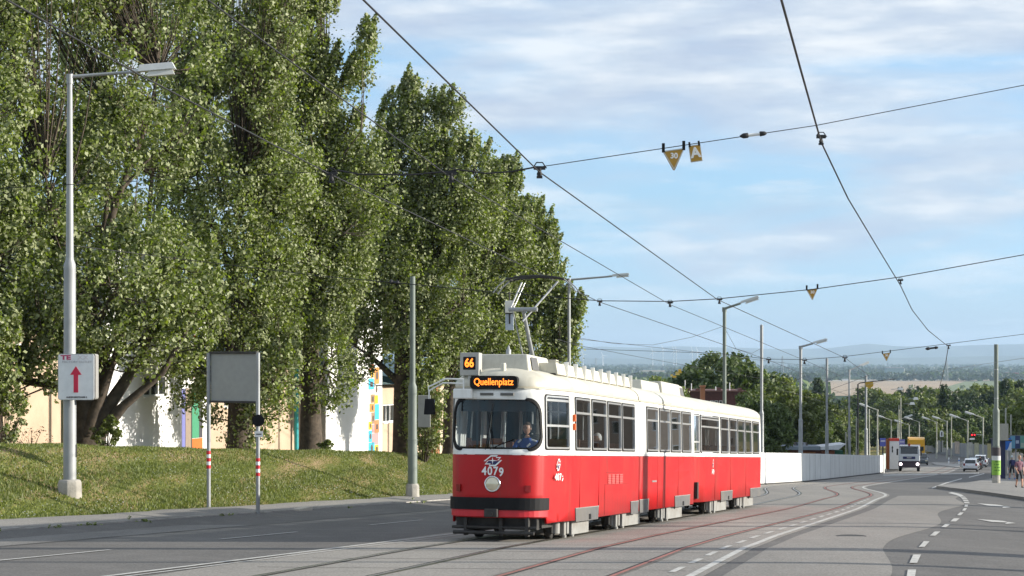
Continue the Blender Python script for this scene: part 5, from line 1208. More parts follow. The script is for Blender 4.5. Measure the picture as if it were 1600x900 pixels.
tree('poplar farther back filling the gap behind the arrow sign tree', P, 9.0, 0.40, lob(P, [(210, 60, 120, 240, 0), (270, 300, 110, 200, 0), (150, 330, 110, 180, 0), (300, -20, 110, 150, 0), (210, 500, 110, 60, 0)]), 1000, 42, (0.6, 0.6, 0.95), 0.17, M['leaf'], M['bark'], 18, GP, 8)
P = on((570-800)/FOC*108, 108)
tree('poplar farther back seen between the tall one and the two-stemmed one', P, 10.0, 0.40, lob(P, [(560, 310, 46, 110, 0), (540, 420, 70, 80, 0), (620, 380, 60, 100, 0), (470, 350, 70, 150, 0), (588, 270, 32, 75, 0), (470, 190, 55, 150, 0), (560, 520, 60, 50, 0), (590, 440, 60, 70, 0), (588, 480, 36, 60, 0)]), 950, 42, (0.65, 0.65, 1.0), 0.19, M['leaf'], M['bark'], 19, GP, 6)
P = on((30-800)/FOC*95, 95)
tree('poplar farther back behind the building at the left edge', P, 9.0, 0.40, lob(P, [(30, 150, 140, 260, 0), (60, 400, 120, 120, 0), (-40, 380, 120, 120, 0)]), 750, 42, (0.65, 0.65, 1.0), 0.18, M['leaf'], M['bark'], 20, GP, 6)
# shrubs at the wall foot
def shrub(label, u, Y, w, h, n, mtl, seed, ls=0.10, name='shrub', per=30, dz=0):
    P = on((u-800)/FOC*Y, Y, dz); r = np.random.default_rng(seed); t = thing(name, label, 'shrub', P)
    cp = crown_points([(0, 0, h*0.5, w, w*0.8, h*0.5), (w*0.3, 0, h*0.65, w*0.5, w*0.5, h*0.35)], n, r)
    mb = MB()
    for p in cp[::3]: mb.tube([(p[0]*0.15, p[1]*0.15, -0.05), (p[0]*0.6, p[1]*0.6, p[2]*0.5), tuple(p)], [0.018, 0.012, 0.005], 4, 0, False)
    mb.build('stems', [M['bark']], t); link('foliage', leaf_mesh('foliage', cp, np.full((n, 3), min(w, h)*0.22), per, ls, mtl, seed), t)
shrub('leafy shrub right of the grey pole, at the foot of the wall', 663, 86, 0.95, 3.4, 110, M['leaf3'], 31)
shrub('low shoots at the foot of the forked trunk', 166, 65.5, 0.5, 1.1, 40, M['leaf3'], 32)
shrub('dry twigs against the beige wall at the far left', 48, 68, 0.9, 0.7, 30, flat('dry', (0.2, 0.15, 0.09)), 33, ls=0.06, per=8)
shrub('small bush at the foot of the tall poplar', 507, 78.5, 0.35, 0.6, 24, M['leaf3'], 34)
shrub('bush at the left edge below the hanging branches', 8, 62, 0.7, 2.4, 70, M['leaf'], 35)

# short turf on the embankment: blades with real length
def turf():
    r = np.random.default_rng(5); K = 200000
    Y = 40+r.random(K)**1.25*66; t = -22.95-r.random(K)*8.6
    keep = np.ones(K, bool)
    X = t+TD*Y; z = np.array([ground(x, y) for x, y in zip(X, Y)])+0.05*np.sin(X*0.9+Y*0.31)*np.sin(Y*0.47)
    dens = np.sin(t*1.5+1.3*np.sin(Y*0.11))*np.sin(Y*0.12+t*0.5)+0.5*np.sin(t*3.1+Y*0.35)
    keep = r.random(K) < np.clip(0.75+0.3*dens, 0.25, 1.0)
    X, Y, z = X[keep], Y[keep], z[keep]; K = len(X); dens = dens[keep]
    h = (0.03+0.055*r.random(K))*(1+0.3*dens); a = r.random(K)*6.283; w = 0.022
    lx, ly = np.cos(a), np.sin(a)
    V = np.empty((K, 3, 3)); V[:, 0] = np.stack([X-lx*w, Y-ly*w, z-0.01], 1); V[:, 1] = np.stack([X+lx*w, Y+ly*w, z-0.01], 1); V[:, 2] = np.stack([X+r.normal(size=K)*0.03, Y+r.normal(size=K)*0.03, z+h], 1)
    me = bpy.data.meshes.new('grass'); me.vertices.add(K*3); me.vertices.foreach_set('co', V.reshape(-1)); me.loops.add(K*3); me.loops.foreach_set('vertex_index', np.arange(K*3, dtype=np.int32))
    me.polygons.add(K); me.polygons.foreach_set('loop_start', np.arange(K, dtype=np.int32)*3)
    at_ = me.attributes.new('var', 'FLOAT', 'POINT'); vv = np.clip(0.35+0.35*r.random(K)+0.12*np.maximum(0, -dens)+0.5*(r.random(K) < 0.15+0.2*(dens < -0.2)), 0, 1)
    at_.data.foreach_set('value', np.repeat(vv, 3).astype(np.float32)); me.materials.append(M['grassb']); me.update(calc_edges=True); me.validate()
    struct(link('grass', me), 'stuff')
    # daisies
    K = 900; Y = 42+r.random(K)*45; t = -23.1-r.random(K)**1.5*5; X = t+TD*Y; mb = MB()
    for x, y in zip(X, Y):
        if math.sin(x*0.8)*math.sin(y*0.5) < -0.1: continue
        z = ground(x, y)+0.07; s = 0.018; mb.add([(x-s, y, z), (x, y-s, z+0.01), (x+s, y, z), (x, y+s, z+0.02)], [(0, 1, 2, 3)])
    struct(mb.build('daisies', flat('daisy', (0.7, 0.7, 0.66))), 'stuff')
turf()
# tufts of weed along the kerb
def weeds():
    r = np.random.default_rng(9); c = []
    for Y, n, s in ((38.2, 5, .9), (42.0, 6, 1), (43.4, 8, 1.2), (45.6, 8, 1.1), (50, 4, .8), (59, 4, .8), (66, 5, .9), (80, 6, 1)):
        for k in range(n): c.append(tuple(tY(KERB+0.1+r.normal()*0.08, Y+r.normal()*0.45, 0.05+0.09*r.random())))
    struct(link('weeds', leaf_mesh('weeds', np.array(c), np.full((len(c), 3), 0.05), 14, 0.05, M['leaf'], 3)), 'stuff')
weeds()
# ------------------------------------------------------------------ the school-like building behind the poplars
Dh = Vector((TD, 1, 0)).normalized(); Lh = math.sqrt(1+TD*TD)
TB = -36.0
bY = lambda u, t=TB: t*FOC/(u-1615)
bld = thing('building', 'low beige building with white blocks and a colourful mosaic strip behind the poplars', 'building', (0, 0, 0))
def fx(u, t=TB): return bY(u, t)*Lh
def fpos(x, t, z=0): Y = x/Lh; return Vector((t+TD*Y, Y, z))
FM = lambda t: (Matrix.Translation((t, 0, 0)) @ Matrix.Rotation(math.atan2(1, TD), 4, 'Z'))   # local x along the facade, local -y toward the street
def gz(x, t=TB): Y = x/Lh; return prof(Y)+etop(Y)
def wallseg(u0, u1, t, z0, z1, m, holes=(), thick=0.35, name='wall'):
    """piece of facade between two columns; z measured from the ground at its middle"""
    x0, x1 = fx(u0, t), fx(u1, t); zb = gz((x0+x1)/2, t)
    hs = [[(x, z+zb) for x, z in h] for h in holes]
    bm = fill2d([(x0, zb+z0), (x1, zb+z0), (x1, zb+z1), (x0, zb+z1)], hs)
    bm.normal_update()
    if bm.faces[:] and bm.faces[:][0].normal.y > 0: bmesh.ops.reverse_faces(bm, faces=bm.faces)
    me = bpy.data.meshes.new(name); bm.to_mesh(me); bm.free(); me.materials.append(m); me.transform(FM(t)); o = link(name, me, bld)
    s = o.modifiers.new('t', 'SOLIDIFY'); s.thickness = thick; s.offset = -1; return o, zb
def bwin(x0, x1, z0, z1, t, parent, n=2, fr=None):
    fr = fr or M['bwhite']; b = MB(); T = FM(t); w = 0.07
    b.box(x0, x1, 0.06, 0.14, z0, z0+w, 0, T); b.box(x0, x1, 0.06, 0.14, z1-w, z1, 0, T)
    for k in range(n+1):
        xx = x0+(x1-x0-w)*k/n; b.box(xx, xx+w, 0.062, 0.138, z0+w, z1-w, 0, T)
    b.box(x0-0.06, x1+0.06, -0.06, 0.12, z0-0.06, z0-0.003, 0, T)
    o = b.build('window', [fr], bld)
    g = MB(); g.box(x0+0.02, x1-0.02, 0.115, 0.125, z0+0.02, z1-0.02, 0, T); g.build('pane', [M['wglass']], o)
def rect(x0, x1, z0, z1): return [(x0, z0), (x1, z0), (x1, z1), (x0, z1)]
def sec(u0, u1, t, H, m, wins=(), base=-0.6, thick=0.35):
    """section with windows given as (u0, u1, z0, z1, panes)"""
    hs = [rect(fx(a, t), fx(b, t), z0, z1) for a, b, z0, z1, n in wins]
    o, zb = wallseg(u0, u1, t, base, H, m, hs, thick)
    for a, b, z0, z1, n in wins: bwin(fx(a, t), fx(b, t), zb+z0, zb+z1, t, o and bld, n)
    return zb
sec(-420, 165, TB, 4.0, M['beige'], [(-60, -20, 2.35, 3.5, 3), (2, 15, 2.35, 3.5, 1), (24, 42, 2.35, 3.5, 2), (-150, -110, 2.35, 3.5, 3)])
sec(165, 283, TB+0.9, 7.6, M['bwhite'], [(225, 262, 2.15, 2.98, 3), (190, 216, 5.2, 6.2, 2), (230, 262, 5.2, 6.2, 2)])
sec(283, 325, TB+0.2, 7.4, M['bwhite'], [])
sec(325, 509, TB, 4.2, M['beige'], [(350, 372, 2.35, 3.4, 2), (395, 420, 2.35, 3.4, 2), (470, 490, 2.35, 3.4, 2)])
sec(509, 597, TB+0.9, 8.3, M['bwhite'], [(530, 543, 5.7, 6.7, 2), (547, 563, 5.7, 6.7, 2)])
sec(597, 720, TB, 4.4, M['beige'], [(598.5, 617, 2.3, 3.3, 3), (640, 655, 2.3, 3.3, 2)])
def endwall(u, t0, t1, H):
    b = MB(); x = fx(u, t0); zb = gz(x, t0); b.box(x, x+0.3, 0.003, (t0-t1)/Lh*1.0, zb-0.6, zb+H-0.003, 0, FM(t0)); b.build('wall', [M['bwhite']], bld)
for u0_, t0, H in ((165, TB+0.9, 7.6), (509, TB+0.9, 8.3)): endwall(u0_, t0, TB-8, H)
# roofs: dark teal sheets over the low parts, flat tops on the blocks
def roofseg(u0, u1, t, H, m, rise=1.6, depth=7, over=0.7):
    x0, x1 = fx(u0, t), fx(u1, t); zb = gz((x0+x1)/2, t)+H; b = MB()
    b.prism([(x0, 0), (x1, 0), (x1, 0.18), (x0, 0.18)], 0, 0)  # placeholder edge, replaced below
    b.v = []; b.f = []; b.m = []; b.s = []
    vs = [(x0, -over, zb), (x1, -over, zb), (x1, depth, zb+rise), (x0, depth, zb+rise), (x0, -over, zb+0.35), (x1, -over, zb+0.35), (x1, depth, zb+rise+0.35), (x0, depth, zb+rise+0.35)]
    b.add(vs, [(0, 3, 2, 1), (4, 5, 6, 7), (0, 1, 5, 4), (1, 2, 6, 5), (2, 3, 7, 6), (3, 0, 4, 7)], 0, False, FM(t)); b.build('roof', [m], bld)
roofseg(-420, 164, TB, 4.02, M['teal']); roofseg(326, 508, TB, 4.22, M['teal']); roofseg(598, 720, TB, 4.42, M['teal'])
roofseg(165, 325, TB+0.85, 7.62, M['bwhite'], 0, 8, 0.05); roofseg(509, 597, TB+0.85, 8.32, M['bwhite'], 0, 8, 0.05)
# drainpipes
for u in (97, 455):
    x = fx(u); b = MB(); q = fpos(x, TB+0.25, gz(x)-0.3); b.tube([q, q+Vector((0, 0, 4.6))], 0.11, 10); b.build('drainpipe', [M['cyan']], bld)
# painted panels between the first block and the low part
def panel(u0, u1, z0, z1, c, t=TB+0.2, pr=0.03, name='painted_panel'):
    x0, x1 = fx(u0, t), fx(u1, t); zb = gz((fx(283, t)+fx(325, t))/2, t) if u0 < 400 else gz((fx(509, t)+fx(597, t))/2, t)
    b = MB(); b.box(x0, x1, -pr, -0.003, zb+z0, zb+z1, 0, FM(t)); b.build(name, [flat('panel_%s' % '_'.join('%d' % int(100*q) for q in c), c, 0.7)], bld)
for a in ((283.3, 288.5, 0, 2.75, (0.16, 0.17, 0.42)), (289, 297.5, 0, 2.75, (0.27, 0.21, 0.16)), (297.8, 299, 0, 2.75, (0.03, 0.05, 0.04)), (299.2, 310, 0.62, 2.75, (0.05, 0.26, 0.14)), (299.2, 315.5, 0, 0.6, (0.75, 0.14, 0.02)), (310.2, 315.5, 0.62, 4.0, (0.05, 0.05, 0.06)), (309, 315.5, 4.02, 5.3, (0.02, 0.07, 0.55)), (302, 306, 3.2, 3.6, (0.75, 0.14, 0.02)), (303, 307, 4.2, 5.0, (0.75, 0.14, 0.02))): panel(*a)
# mosaic strip on the tall block: interlocking coloured rectangles with dark discs
def mosaic():
    r = random.Random(4); t = TB+0.9; z = 0.05; zb = gz((fx(509, t)+fx(597, t))/2, t)
    pal = {'c': (0.05, 0.42, 0.62), 'o': (0.62, 0.25, 0.06), 'y': (0.80, 0.52, 0.02), 'p': (0.42, 0.26, 0.26), 'b': (0.30, 0.20, 0.12), 'r': (0.68, 0.20, 0.08), 'w': (0.72, 0.70, 0.64)}
    L = [('c', 0, .55, 0, 1.1), ('y', .58, .95, 0, .8), ('p', .3, .95, .85, 2.0), ('c', 0, .28, 1.15, 2.3), ('r', .58, 1, 2.02, 3.3), ('p', .3, .56, 2.05, 2.9), ('y', 0, .26, 2.4, 3.2), ('b', .28, .56, 2.95, 4.1), ('c', .58, 1, 3.35, 4.9), ('o', .1, .56, 4.15, 5.0), ('b', .2, .55, 5.05, 5.9), ('y', .58, .9, 4.95, 5.8), ('w', .58, .9, 5.85, 6.9), ('c', 0, .5, 6.4, 7.5), ('w', .3, .56, 5.95, 6.35), ('o', .58, 1, 6.95, 8.6), ('y', .2, .5, 7.6, 8.2), ('r', .1, .45, 8.25, 8.9)]
    x0, x1 = fx(575.5, t), fx(591.5, t); k = 0.53
    for i, (c, a, b_, z0, z1) in enumerate(L):
        X0, X1 = x0+(x1-x0)*a, x0+(x1-x0)*b_; b = MB(); b.box(X0, X1, -0.03, -0.003, zb+z0*k, zb+z1*k, 0, FM(t))
        cz = zb+(z0+z1)/2*k; cx = (X0+X1)/2
        if i % 3 == 0:
            rr_ = min((X1-X0)*0.3, (z1-z0)*k*0.3); pts = [(cx+rr_*math.cos(q), cz+rr_*1.1*math.sin(q)) for q in np.linspace(0, 2*math.pi, 14)[:-1]]
            b.prism(pts, -0.04, -0.031, 1, FM(t))
        elif i % 3 == 1: b.prism([(cx-(X1-X0)*.25, cz-.15), (cx+(X1-X0)*.25, cz-.15), (cx+(X1-X0)*.25, cz+.12), (cx-(X1-X0)*.25, cz+.12)], -0.04, -0.031, 1, FM(t))
        b.build('mosaic_panel', [flat('mos_'+c, pal[c], 0.7), flat('mos_dark', (0.10, 0.075, 0.06))], bld)
mosaic()
# rounded brown column piece and post near the tram front
for (u0, u1, c) in ((681, 686.5, (0.30, 0.12, 0.05)), (687, 694, (0.55, 0.45, 0.33)), (694.5, 703, (0.50, 0.40, 0.28))):
    t = TB+0.8; x0, x1 = fx(u0, t), fx(u1, t); zb = gz((x0+x1)/2, t); b = MB(); b.box(x0, x1, 0, 0.8, zb-0.5, zb+4.2, 0, FM(t)); b.build('pilaster', [flat('pil_%d' % u0, c, 0.8)], bld)
# kerb of beaten earth in front of the facade
sheet('path', lambda Y: -34.9, lambda Y: -32.8+0.5*math.sin(Y*.4), list(np.arange(70, 118, 1.0)), 0.03, flat('beaten_earth', (0.26, 0.21, 0.14), 0.95), nt_=3)

# ------------------------------------------------------------------ white construction wall
wp_ = [(1100, 763.5), (1191, 757.6), (1212.5, 756.3), (1255.6, 753.5), (1290, 749.8), (1317.5, 746.6), (1348, 743), (1379, 739)]
ww = thing('site_wall', 'long white boarded wall beside the tracks, its right part in shade', 'wall', (0, 0, 0))
pts_ = [g2(*p) for p in wp_]
for a, b_ in zip(pts_, pts_[1:]):
    d = (b_-a); L_ = math.hypot(d.x, d.y); T = Matrix.Translation(a) @ Matrix.Rotation(math.atan2(d.y, d.x), 4, 'Z'); m = MB()
    dz = d.z/L_; H = 2.0
    nb = max(1, round(L_/4.0))
    for kq in range(1, nb): m.box(L_*kq/nb-0.02, L_*kq/nb+0.02, -0.008, -0.002, 0.05+dz*L_*kq/nb, 1.98+dz*L_*kq/nb, 1, T)
    x0, x1 = 0.012, L_-0.012
    vs = [(x0, 0, 0.02+dz*x0), (x1, 0, 0.02+dz*x1), (x1, 0.25, 0.02+dz*x1), (x0, 0.25, 0.02+dz*x0), (x0, 0, H+dz*x0), (x1, 0, H+dz*x1), (x1, 0.25, H+dz*x1), (x0, 0.25, H+dz*x0)]
    m.add(vs, [(0, 3, 2, 1), (4, 5, 6, 7), (0, 1, 5, 4), (1, 2, 6, 5), (2, 3, 7, 6), (3, 0, 4, 7)], 0, False, T)
    m.build('board', [M['wall'] if 'wall' in M else M.setdefault('wall', mat('board_white', (0.74, 0.75, 0.74), 0.6, var=0.03, dirt=(0.60, 0.60, 0.58), dscale=0.4, streak=(0.45, 0.44, 0.41))), M['grey']], ww)
a, b_ = pts_[-2], pts_[-1]; dd = (b_-a).normalized()
m = MB(); m.tube([b_+Vector((0.1, 0, 0)), b_+Vector((0.1, 0, 2.02))], 0.12, 8); m.build('end_post', [M['bwhite']], ww)
m = MB(); ft = [p+Vector((0.03, -0.02, 0)) for p in pts_]
for p, q in zip(ft, ft[1:]): m.add([(p.x, p.y-0.03, p.z-0.05), (q.x, q.y-0.03, q.z-0.05), (q.x, q.y-0.03, q.z+0.10), (p.x, p.y-0.03, p.z+0.10)], [(0, 1, 2, 3)])
m.build('foot_rail', [M['dark']], ww)
# second short run of grey-green fence elements by the truck
P = g2(1381, 733); Q = g2(1399.5, 731.5); f2 = thing('site_fence', 'short pale grey-green boarded fence beside the truck', 'fence', P)
d = Q-P
for i in range(3):
    m = MB(); T = Matrix.Rotation(math.atan2(d.y, d.x), 4, 'Z'); L_ = math.hypot(d.x, d.y)/3; m.box(i*L_+0.01, (i+1)*L_-0.01, 0, 0.2, 0.0, 1.95, 0, T)
    m.build('board', [flat('fence_%d' % i, [(0.42, 0.50, 0.47), (0.22, 0.30, 0.33), (0.45, 0.55, 0.50)][i])], f2)
# timber hut with a pale roof
P = on((1262-800)/FOC*192, 192); kk = 192/FOC; zt = lambda v: (HOR-v)/FOC*192-P.z
hut = thing('site_hut', 'low reddish-brown timber hut with a pale slanted roof behind the white wall', 'hut', P)
m = MB(); m.box(-54*kk, 22*kk, 0, 3, 0, zt(702)); m.build('wall', [flat('hut_brown', (0.16, 0.055, 0.035), 0.8)], hut)
m = MB(); m.box(22*kk+0.01, 42*kk, 0, 3, 0, zt(704)); m.build('wall', [flat('hut_orange', (0.28, 0.10, 0.05), 0.8)], hut)
m = MB(); m.box(-8*kk, 12*kk, -0.05, -0.005, 0, zt(706)); m.build('door', [flat('hut_door', (0.40, 0.15, 0.06), 0.8)], hut)
m = MB(); m.prism([(-58*kk, zt(702)), (-50*kk, zt(697)), (18*kk, zt(697)), (18*kk, zt(703))], -0.7, 3.2, 0); m.prism([(18*kk+.01, zt(702)), (18*kk+.01, zt(697.5)), (58*kk, zt(693)), (46*kk, zt(702))], -0.9, 3.2, 1); m.build('roof', [flat('roof_bluegrey', (0.20, 0.24, 0.28)), flat('roof_white', (0.62, 0.64, 0.65))], hut)
m = MB(); m.box(43*kk, 56*kk, 0.2, 2.5, 0, zt(704)); tag(m.build('container', flat('cont_green', (0.02, 0.12, 0.07))), 'dark green container at the right end of the timber hut', 'container').location = P
m = MB()
for i in range(9): m.frustum((-26+i*3)*kk, (-21+i*3)*kk, 1.0, 2, zt(698), zt(690+random.random()*3), 0.08, 0.1, i % 3)
tag(m.build('rubble_heap', [flat('rub0', (0.05, 0.06, 0.08)), flat('rub1', (0.25, 0.27, 0.30)), flat('rub2', (0.08, 0.07, 0.06))]), 'dark heap of odds and ends piled on the hut roof', 'heap').location = P
# rust-red building beyond the trailer roof
Yb = 190; kk = Yb/FOC; P = on((1050-800)/FOC*Yb, Yb); zt = lambda v: (HOR-v)/FOC*Yb-P.z
rb_ = thing('brick_building', 'dark rust-red flat-roofed building seen above the trailer roof', 'building', P)
m = MB(); m.box(-125*kk, 122*kk, 0, 14, -1, zt(611)); m.build('wall', [mat('rust_wall', (0.10, 0.038, 0.030), 0.85, var=0.2)], rb_)
m = MB()
for i, u in enumerate((980, 1002, 1030, 1062, 1078, 1095, 1125, 1160)): m.box((u-1050-3)*kk, (u-1050+3)*kk, 1+(i % 3), 2+(i % 3), zt(611), zt(606+(i % 3)))
m.box(-125*kk, 122*kk, -0.1, 0.25, zt(612.5), zt(610)); m.build('parapet', [flat('parapet', (0.14, 0.06, 0.045))], rb_)
for i, u in enumerate((1112, 1119, 1126, 1092)):
    m = MB(); m.box((u-1050-2.6)*kk, (u-1050+2.6)*kk, -0.06, 0.0, zt(633), zt(626)); w = m.build('window', [M['bwhite']], rb_); m = MB(); m.box((u-1050-1.9)*kk, (u-1050+1.9)*kk, -0.08, -0.061, zt(632.3), zt(626.7)); m.build('pane', [M['wglass']], w)
for i, u in enumerate((1071, 1081, 1119, 1141)):
    m = MB(); m.tube([((u-1050)*kk, 0.5, zt(611)), ((u-1050)*kk, 0.5, zt(594+(i*5) % 11))], 0.05, 6); m.build('vent_pipe', [M['wpaint']], rb_)
m = MB(); m.box(-2*kk, 4*kk, -30, -29.6, 2, zt(598)); m.box(-3*kk, 5*kk, -30.1, -29.5, zt(598), zt(596)); m.build('chimney', [flat('copper', (0.40, 0.16, 0.07)), ], rb_)
m = MB()
for i, (a, b2, w, h) in enumerate(((1051, 590, 6, 3), (1056, 586, 6, 5), (1060, 583, 5, 6), (1048, 588, 4, 3))): m.frustum((a-1050)*kk, (a-1050+w)*kk, 0, 0.6, zt(b2), zt(b2-h), 0.03, 0.03, i % 2)
tag(m.build('crane_bucket', [flat('yel', (0.65, 0.40, 0.03)), flat('yel2', (0.75, 0.55, 0.15))]), 'small yellow machine bucket raised above the red building', 'machine').location = P

# ------------------------------------------------------------------ board fence on the right, pylon sign, billboards
fa, fb = Vector((84.3, 390, ground(84.3, 390))), Vector((66.5, 262, ground(66.5, 262)))
fz = lambda u: None
F = thing('board_fence', 'long grey board fence with pale posters along the far road', 'fence', (0, 0, 0))
fpts = []
for i in range(14):
    u = 1440+i*(1572-1440)/13; vb = 705+(719.5-705)*((u-1440)/132); vt_ = 688+(697.5-688)*((u-1440)/132); fpts.append((u, vb, vt_))
for i, (p, q) in enumerate(zip(fpts, fpts[1:])):
    Yp, Yq = 420-(p[0]-1440)*1.15, 420-(q[0]-1440)*1.15; a = at(p[0], p[2], Yp); b_ = at(q[0], q[2], Yq); za = ground(a.x, a.y)-1; zb = ground(b_.x, b_.y)-1
    m = MB(); o = Vector((0.1, 0.25, 0)); g_ = 0.006
    m.add([(a.x, a.y, za), (b_.x, b_.y, zb), tuple(b_), tuple(a), (a.x+.1, a.y+.25, za), (b_.x+.1, b_.y+.25, zb), tuple(b_+o), tuple(a+o)], [(0, 1, 2, 3), (7, 6, 5, 4), (3, 2, 6, 7), (0, 3, 7, 4), (1, 5, 6, 2)])
    m.build('board', [mat('board_grey%d' % (i % 3), [(0.24, 0.24, 0.24), (0.28, 0.27, 0.26), (0.21, 0.22, 0.22)][i % 3], 0.85, var=0.12, scale=0.6)], F)
    if i in (0, 2, 3, 5, 7, 8, 10):
        c0 = a.lerp(b_, 0.12); c1 = a.lerp(b_, 0.85); m = MB(); s = Vector((-0.05, -0.16, 0)); m.add([tuple(c0+s+Vector((0, 0, .25))), tuple(c1+s+Vector((0, 0, .25))), tuple(c1+s+Vector((0, 0, -2.0))), tuple(c0+s+Vector((0, 0, -2.0)))], [(0, 1, 2, 3)])
        m.build('poster', [mat('poster_p%d' % i, [(0.40, 0.36, 0.32), (0, 0, 0), (0.36, 0.34, 0.30), (0.42, 0.40, 0.37), (0, 0, 0), (0.42, 0.33, 0.26), (0, 0, 0), (0.40, 0.38, 0.33), (0.38, 0.36, 0.22), (0, 0, 0), (0.40, 0.34, 0.14)][i], 0.8, var=0.35, scale=1.2)], F)
P = g2(1397, 735); kk = P.y/FOC; py = thing('pylon_sign', 'tall white advertising pylon with a red top and orange side, left of the truck', 'sign', P)
m = MB(); m.box(-7*kk, 8*kk, 0, 0.6, 2*kk, 46*kk); m.build('panel', [flat('pyl_white', (0.80, 0.80, 0.80))], py)
m = MB(); m.box(-7.05*kk, 8.05*kk, -0.03, 0.62, 46*kk, 50*kk); m.build('header', [flat('pyl_red', (0.62, 0.05, 0.03))], py)
m = MB(); m.box(-11.5*kk, -7.1*kk, 0.05, 0.65, 2*kk, 49*kk); m.build('side', [flat('pyl_orange', (0.32, 0.09, 0.02))], py)
m = MB(); m.prism([(-3.6*kk, 29*kk), (-1.8*kk, 27.5*kk), (-1.6*kk, 31*kk), (-2.2*kk, 33*kk), (-1.6*kk, 36*kk), (-2.6*kk, 38.5*kk), (-3.8*kk, 36*kk), (-3.2*kk, 33*kk)], -0.03, -0.003); m.build('figure', [M['black']], py)
m = MB(); m.box(-10*kk, 7*kk, 0.1, 0.5, -0.2, 2*kk); m.build('plinth', [M['conc']], py)
for (u, v, w, h, c, lb_) in ((1379.5, 691, 9, 13, (0.08, 0.10, 0.40), 'dark blue panel on a post left of the advertising pylon'), (1409.5, 692, 9, 11, (0.18, 0.17, 0.42), 'violet-blue panel between the pylon and the yellow truck')):
    P = g2(u, 727); kk = P.y/FOC; t = thing('sign_panel', lb_, 'sign', P); z0 = (HOR-v-h/2)/FOC*P.y-P.z
    m = MB(); m.box(-w/2*kk, w/2*kk, 0, 0.15, z0, z0+h*kk); m.box(-w/2*kk+.08, w/2*kk-.08, -0.01, -0.003, z0+h*kk*.55, z0+h*kk*.75, 1); m.build('panel', [flat('blue_%d' % u, c), flat('pale_stripe', (0.45, 0.45, 0.6))], t)
    m = MB(); m.box(-0.1, 0.1, 0.02, 0.12, 0, z0-.003); m.build('post', [M['dark']], t)
# billboards and shelter at the right edge
P = on(0, 0); Yq = 168; P = on((1590-800)/FOC*Yq, Yq); kk = Yq/FOC; zt = lambda v: (HOR-v)/FOC*Yq-P.z
bb2 = thing('billboard', 'billboard with blue and green picture at the right edge behind the pedestrians', 'billboard', P)
m = MB(); m.box(-12*kk, 60*kk, 0, 0.3, zt(701.5), zt(680)); m.build('frame', [flat('bb_frame', (0.12, 0.13, 0.12))], bb2)
for i, (a, b2, z0, z1, c) in enumerate(((-11.5, -4, 700.5, 681, (0.12, 0.30, 0.42)), (-4, 4, 700.5, 681, (0.03, 0.05, 0.13)), (4, 59, 700.5, 681, (0.12, 0.30, 0.24)), (5, 20, 699, 692, (0.30, 0.38, 0.30)), (-3, 2, 693, 688, (0.35, 0.4, 0.5)))):
    m = MB(); m.box(a*kk, b2*kk, -0.02-0.004*(i > 2), -0.003-0.018*(i > 2), zt(z0), zt(z1)); m.build('picture', [flat('bbp%d' % i, c)], bb2)
for u in (-2, 30): m = MB(); m.box((u-.8)*kk, (u+.8)*kk, 0.1, 0.3, 0, zt(701.6)); m.build('post', [M['galv']], bb2)
P = on((1577-800)/FOC*150, 150); kk = 150/FOC; zt = lambda v: (HOR-v)/FOC*150-P.z
st = thing('stop_sign_board', 'blue stop board with a white lower part right of the poster pole', 'sign', P)
m = MB(); m.prism([(-6.5*kk, zt(703)), (-1*kk, zt(703)), (3*kk, zt(697)), (3*kk, zt(684)), (-6.5*kk, zt(687))], 0, 0.12); m.build('panel', [flat('stop_blue', (0.02, 0.14, 0.50))], st)
m = MB(); m.prism([(-4*kk, zt(704)), (3.4*kk, zt(704)), (3.4*kk, zt(691)), (1*kk, zt(692)), (-1*kk, zt(699))], -0.03, -0.003); m.build('face', [flat('stop_white', (0.6, 0.65, 0.72))], st)
m = MB(); m.tube([(0, 0.05, 0), (0, 0.05, zt(704))], 0.06, 8); m.build('post', [M['galv']], st)
P = on((1568-800)/FOC*146, 146); kk = 146/FOC; zt = lambda v: (HOR-v)/FOC*146-P.z
sh = thing('shelter', 'dark blue tram stop shelter wall behind the poster pole', 'shelter', P)
m = MB(); m.box(-4*kk, 3*kk, 0, 3.0, 0, zt(689)); m.build('side_wall', [flat('shel', (0.02, 0.025, 0.07))], sh); m = MB(); m.box(-5*kk, 12*kk, -0.3, 3.3, zt(689)+.003, zt(687)); m.build('roof', [M['dark']], sh)
# unseen blocks added outside the right edge to shade wall and far road
for (X, Y, w, d, h, lb_) in ((70, 131, 18, 41, 20, 'unseen block added for its shade beyond the right edge, nearer one'), (80, 170, 18, 42, 21, 'unseen block added for its shade beyond the right edge, middle one'), (118, 262, 20, 50, 18, 'unseen block added for its shade beyond the right edge, far one')):
    P = on(X, Y); t = thing('shade_block', lb_, 'building', P, 0, 'blocks beyond the right edge'); m = MB(); m.box(0, w, 0, d, -3, h); m.build('wall', [M['beige']], t); m = MB(); m.frustum(-0.4, w+.4, -0.4, d+.4, h+.003, h+2.5, 5, 5); m.build('roof', [flat('roof_red', (0.2, 0.06, 0.04))], t)
    for k in range(4):
        for j in range(int(d/5)):
            m = MB(); m.box(-0.06, -0.003, 2+j*5, 3.6+j*5, 1.5+k*4, 3.2+k*4); wv_ = m.build('window', [M['bwhite']], t); m = MB(); m.box(-0.075, -0.061, 2.1+j*5, 3.5+j*5, 1.6+k*4, 3.1+k*4); m.build('pane', [M['wglass']], wv_)
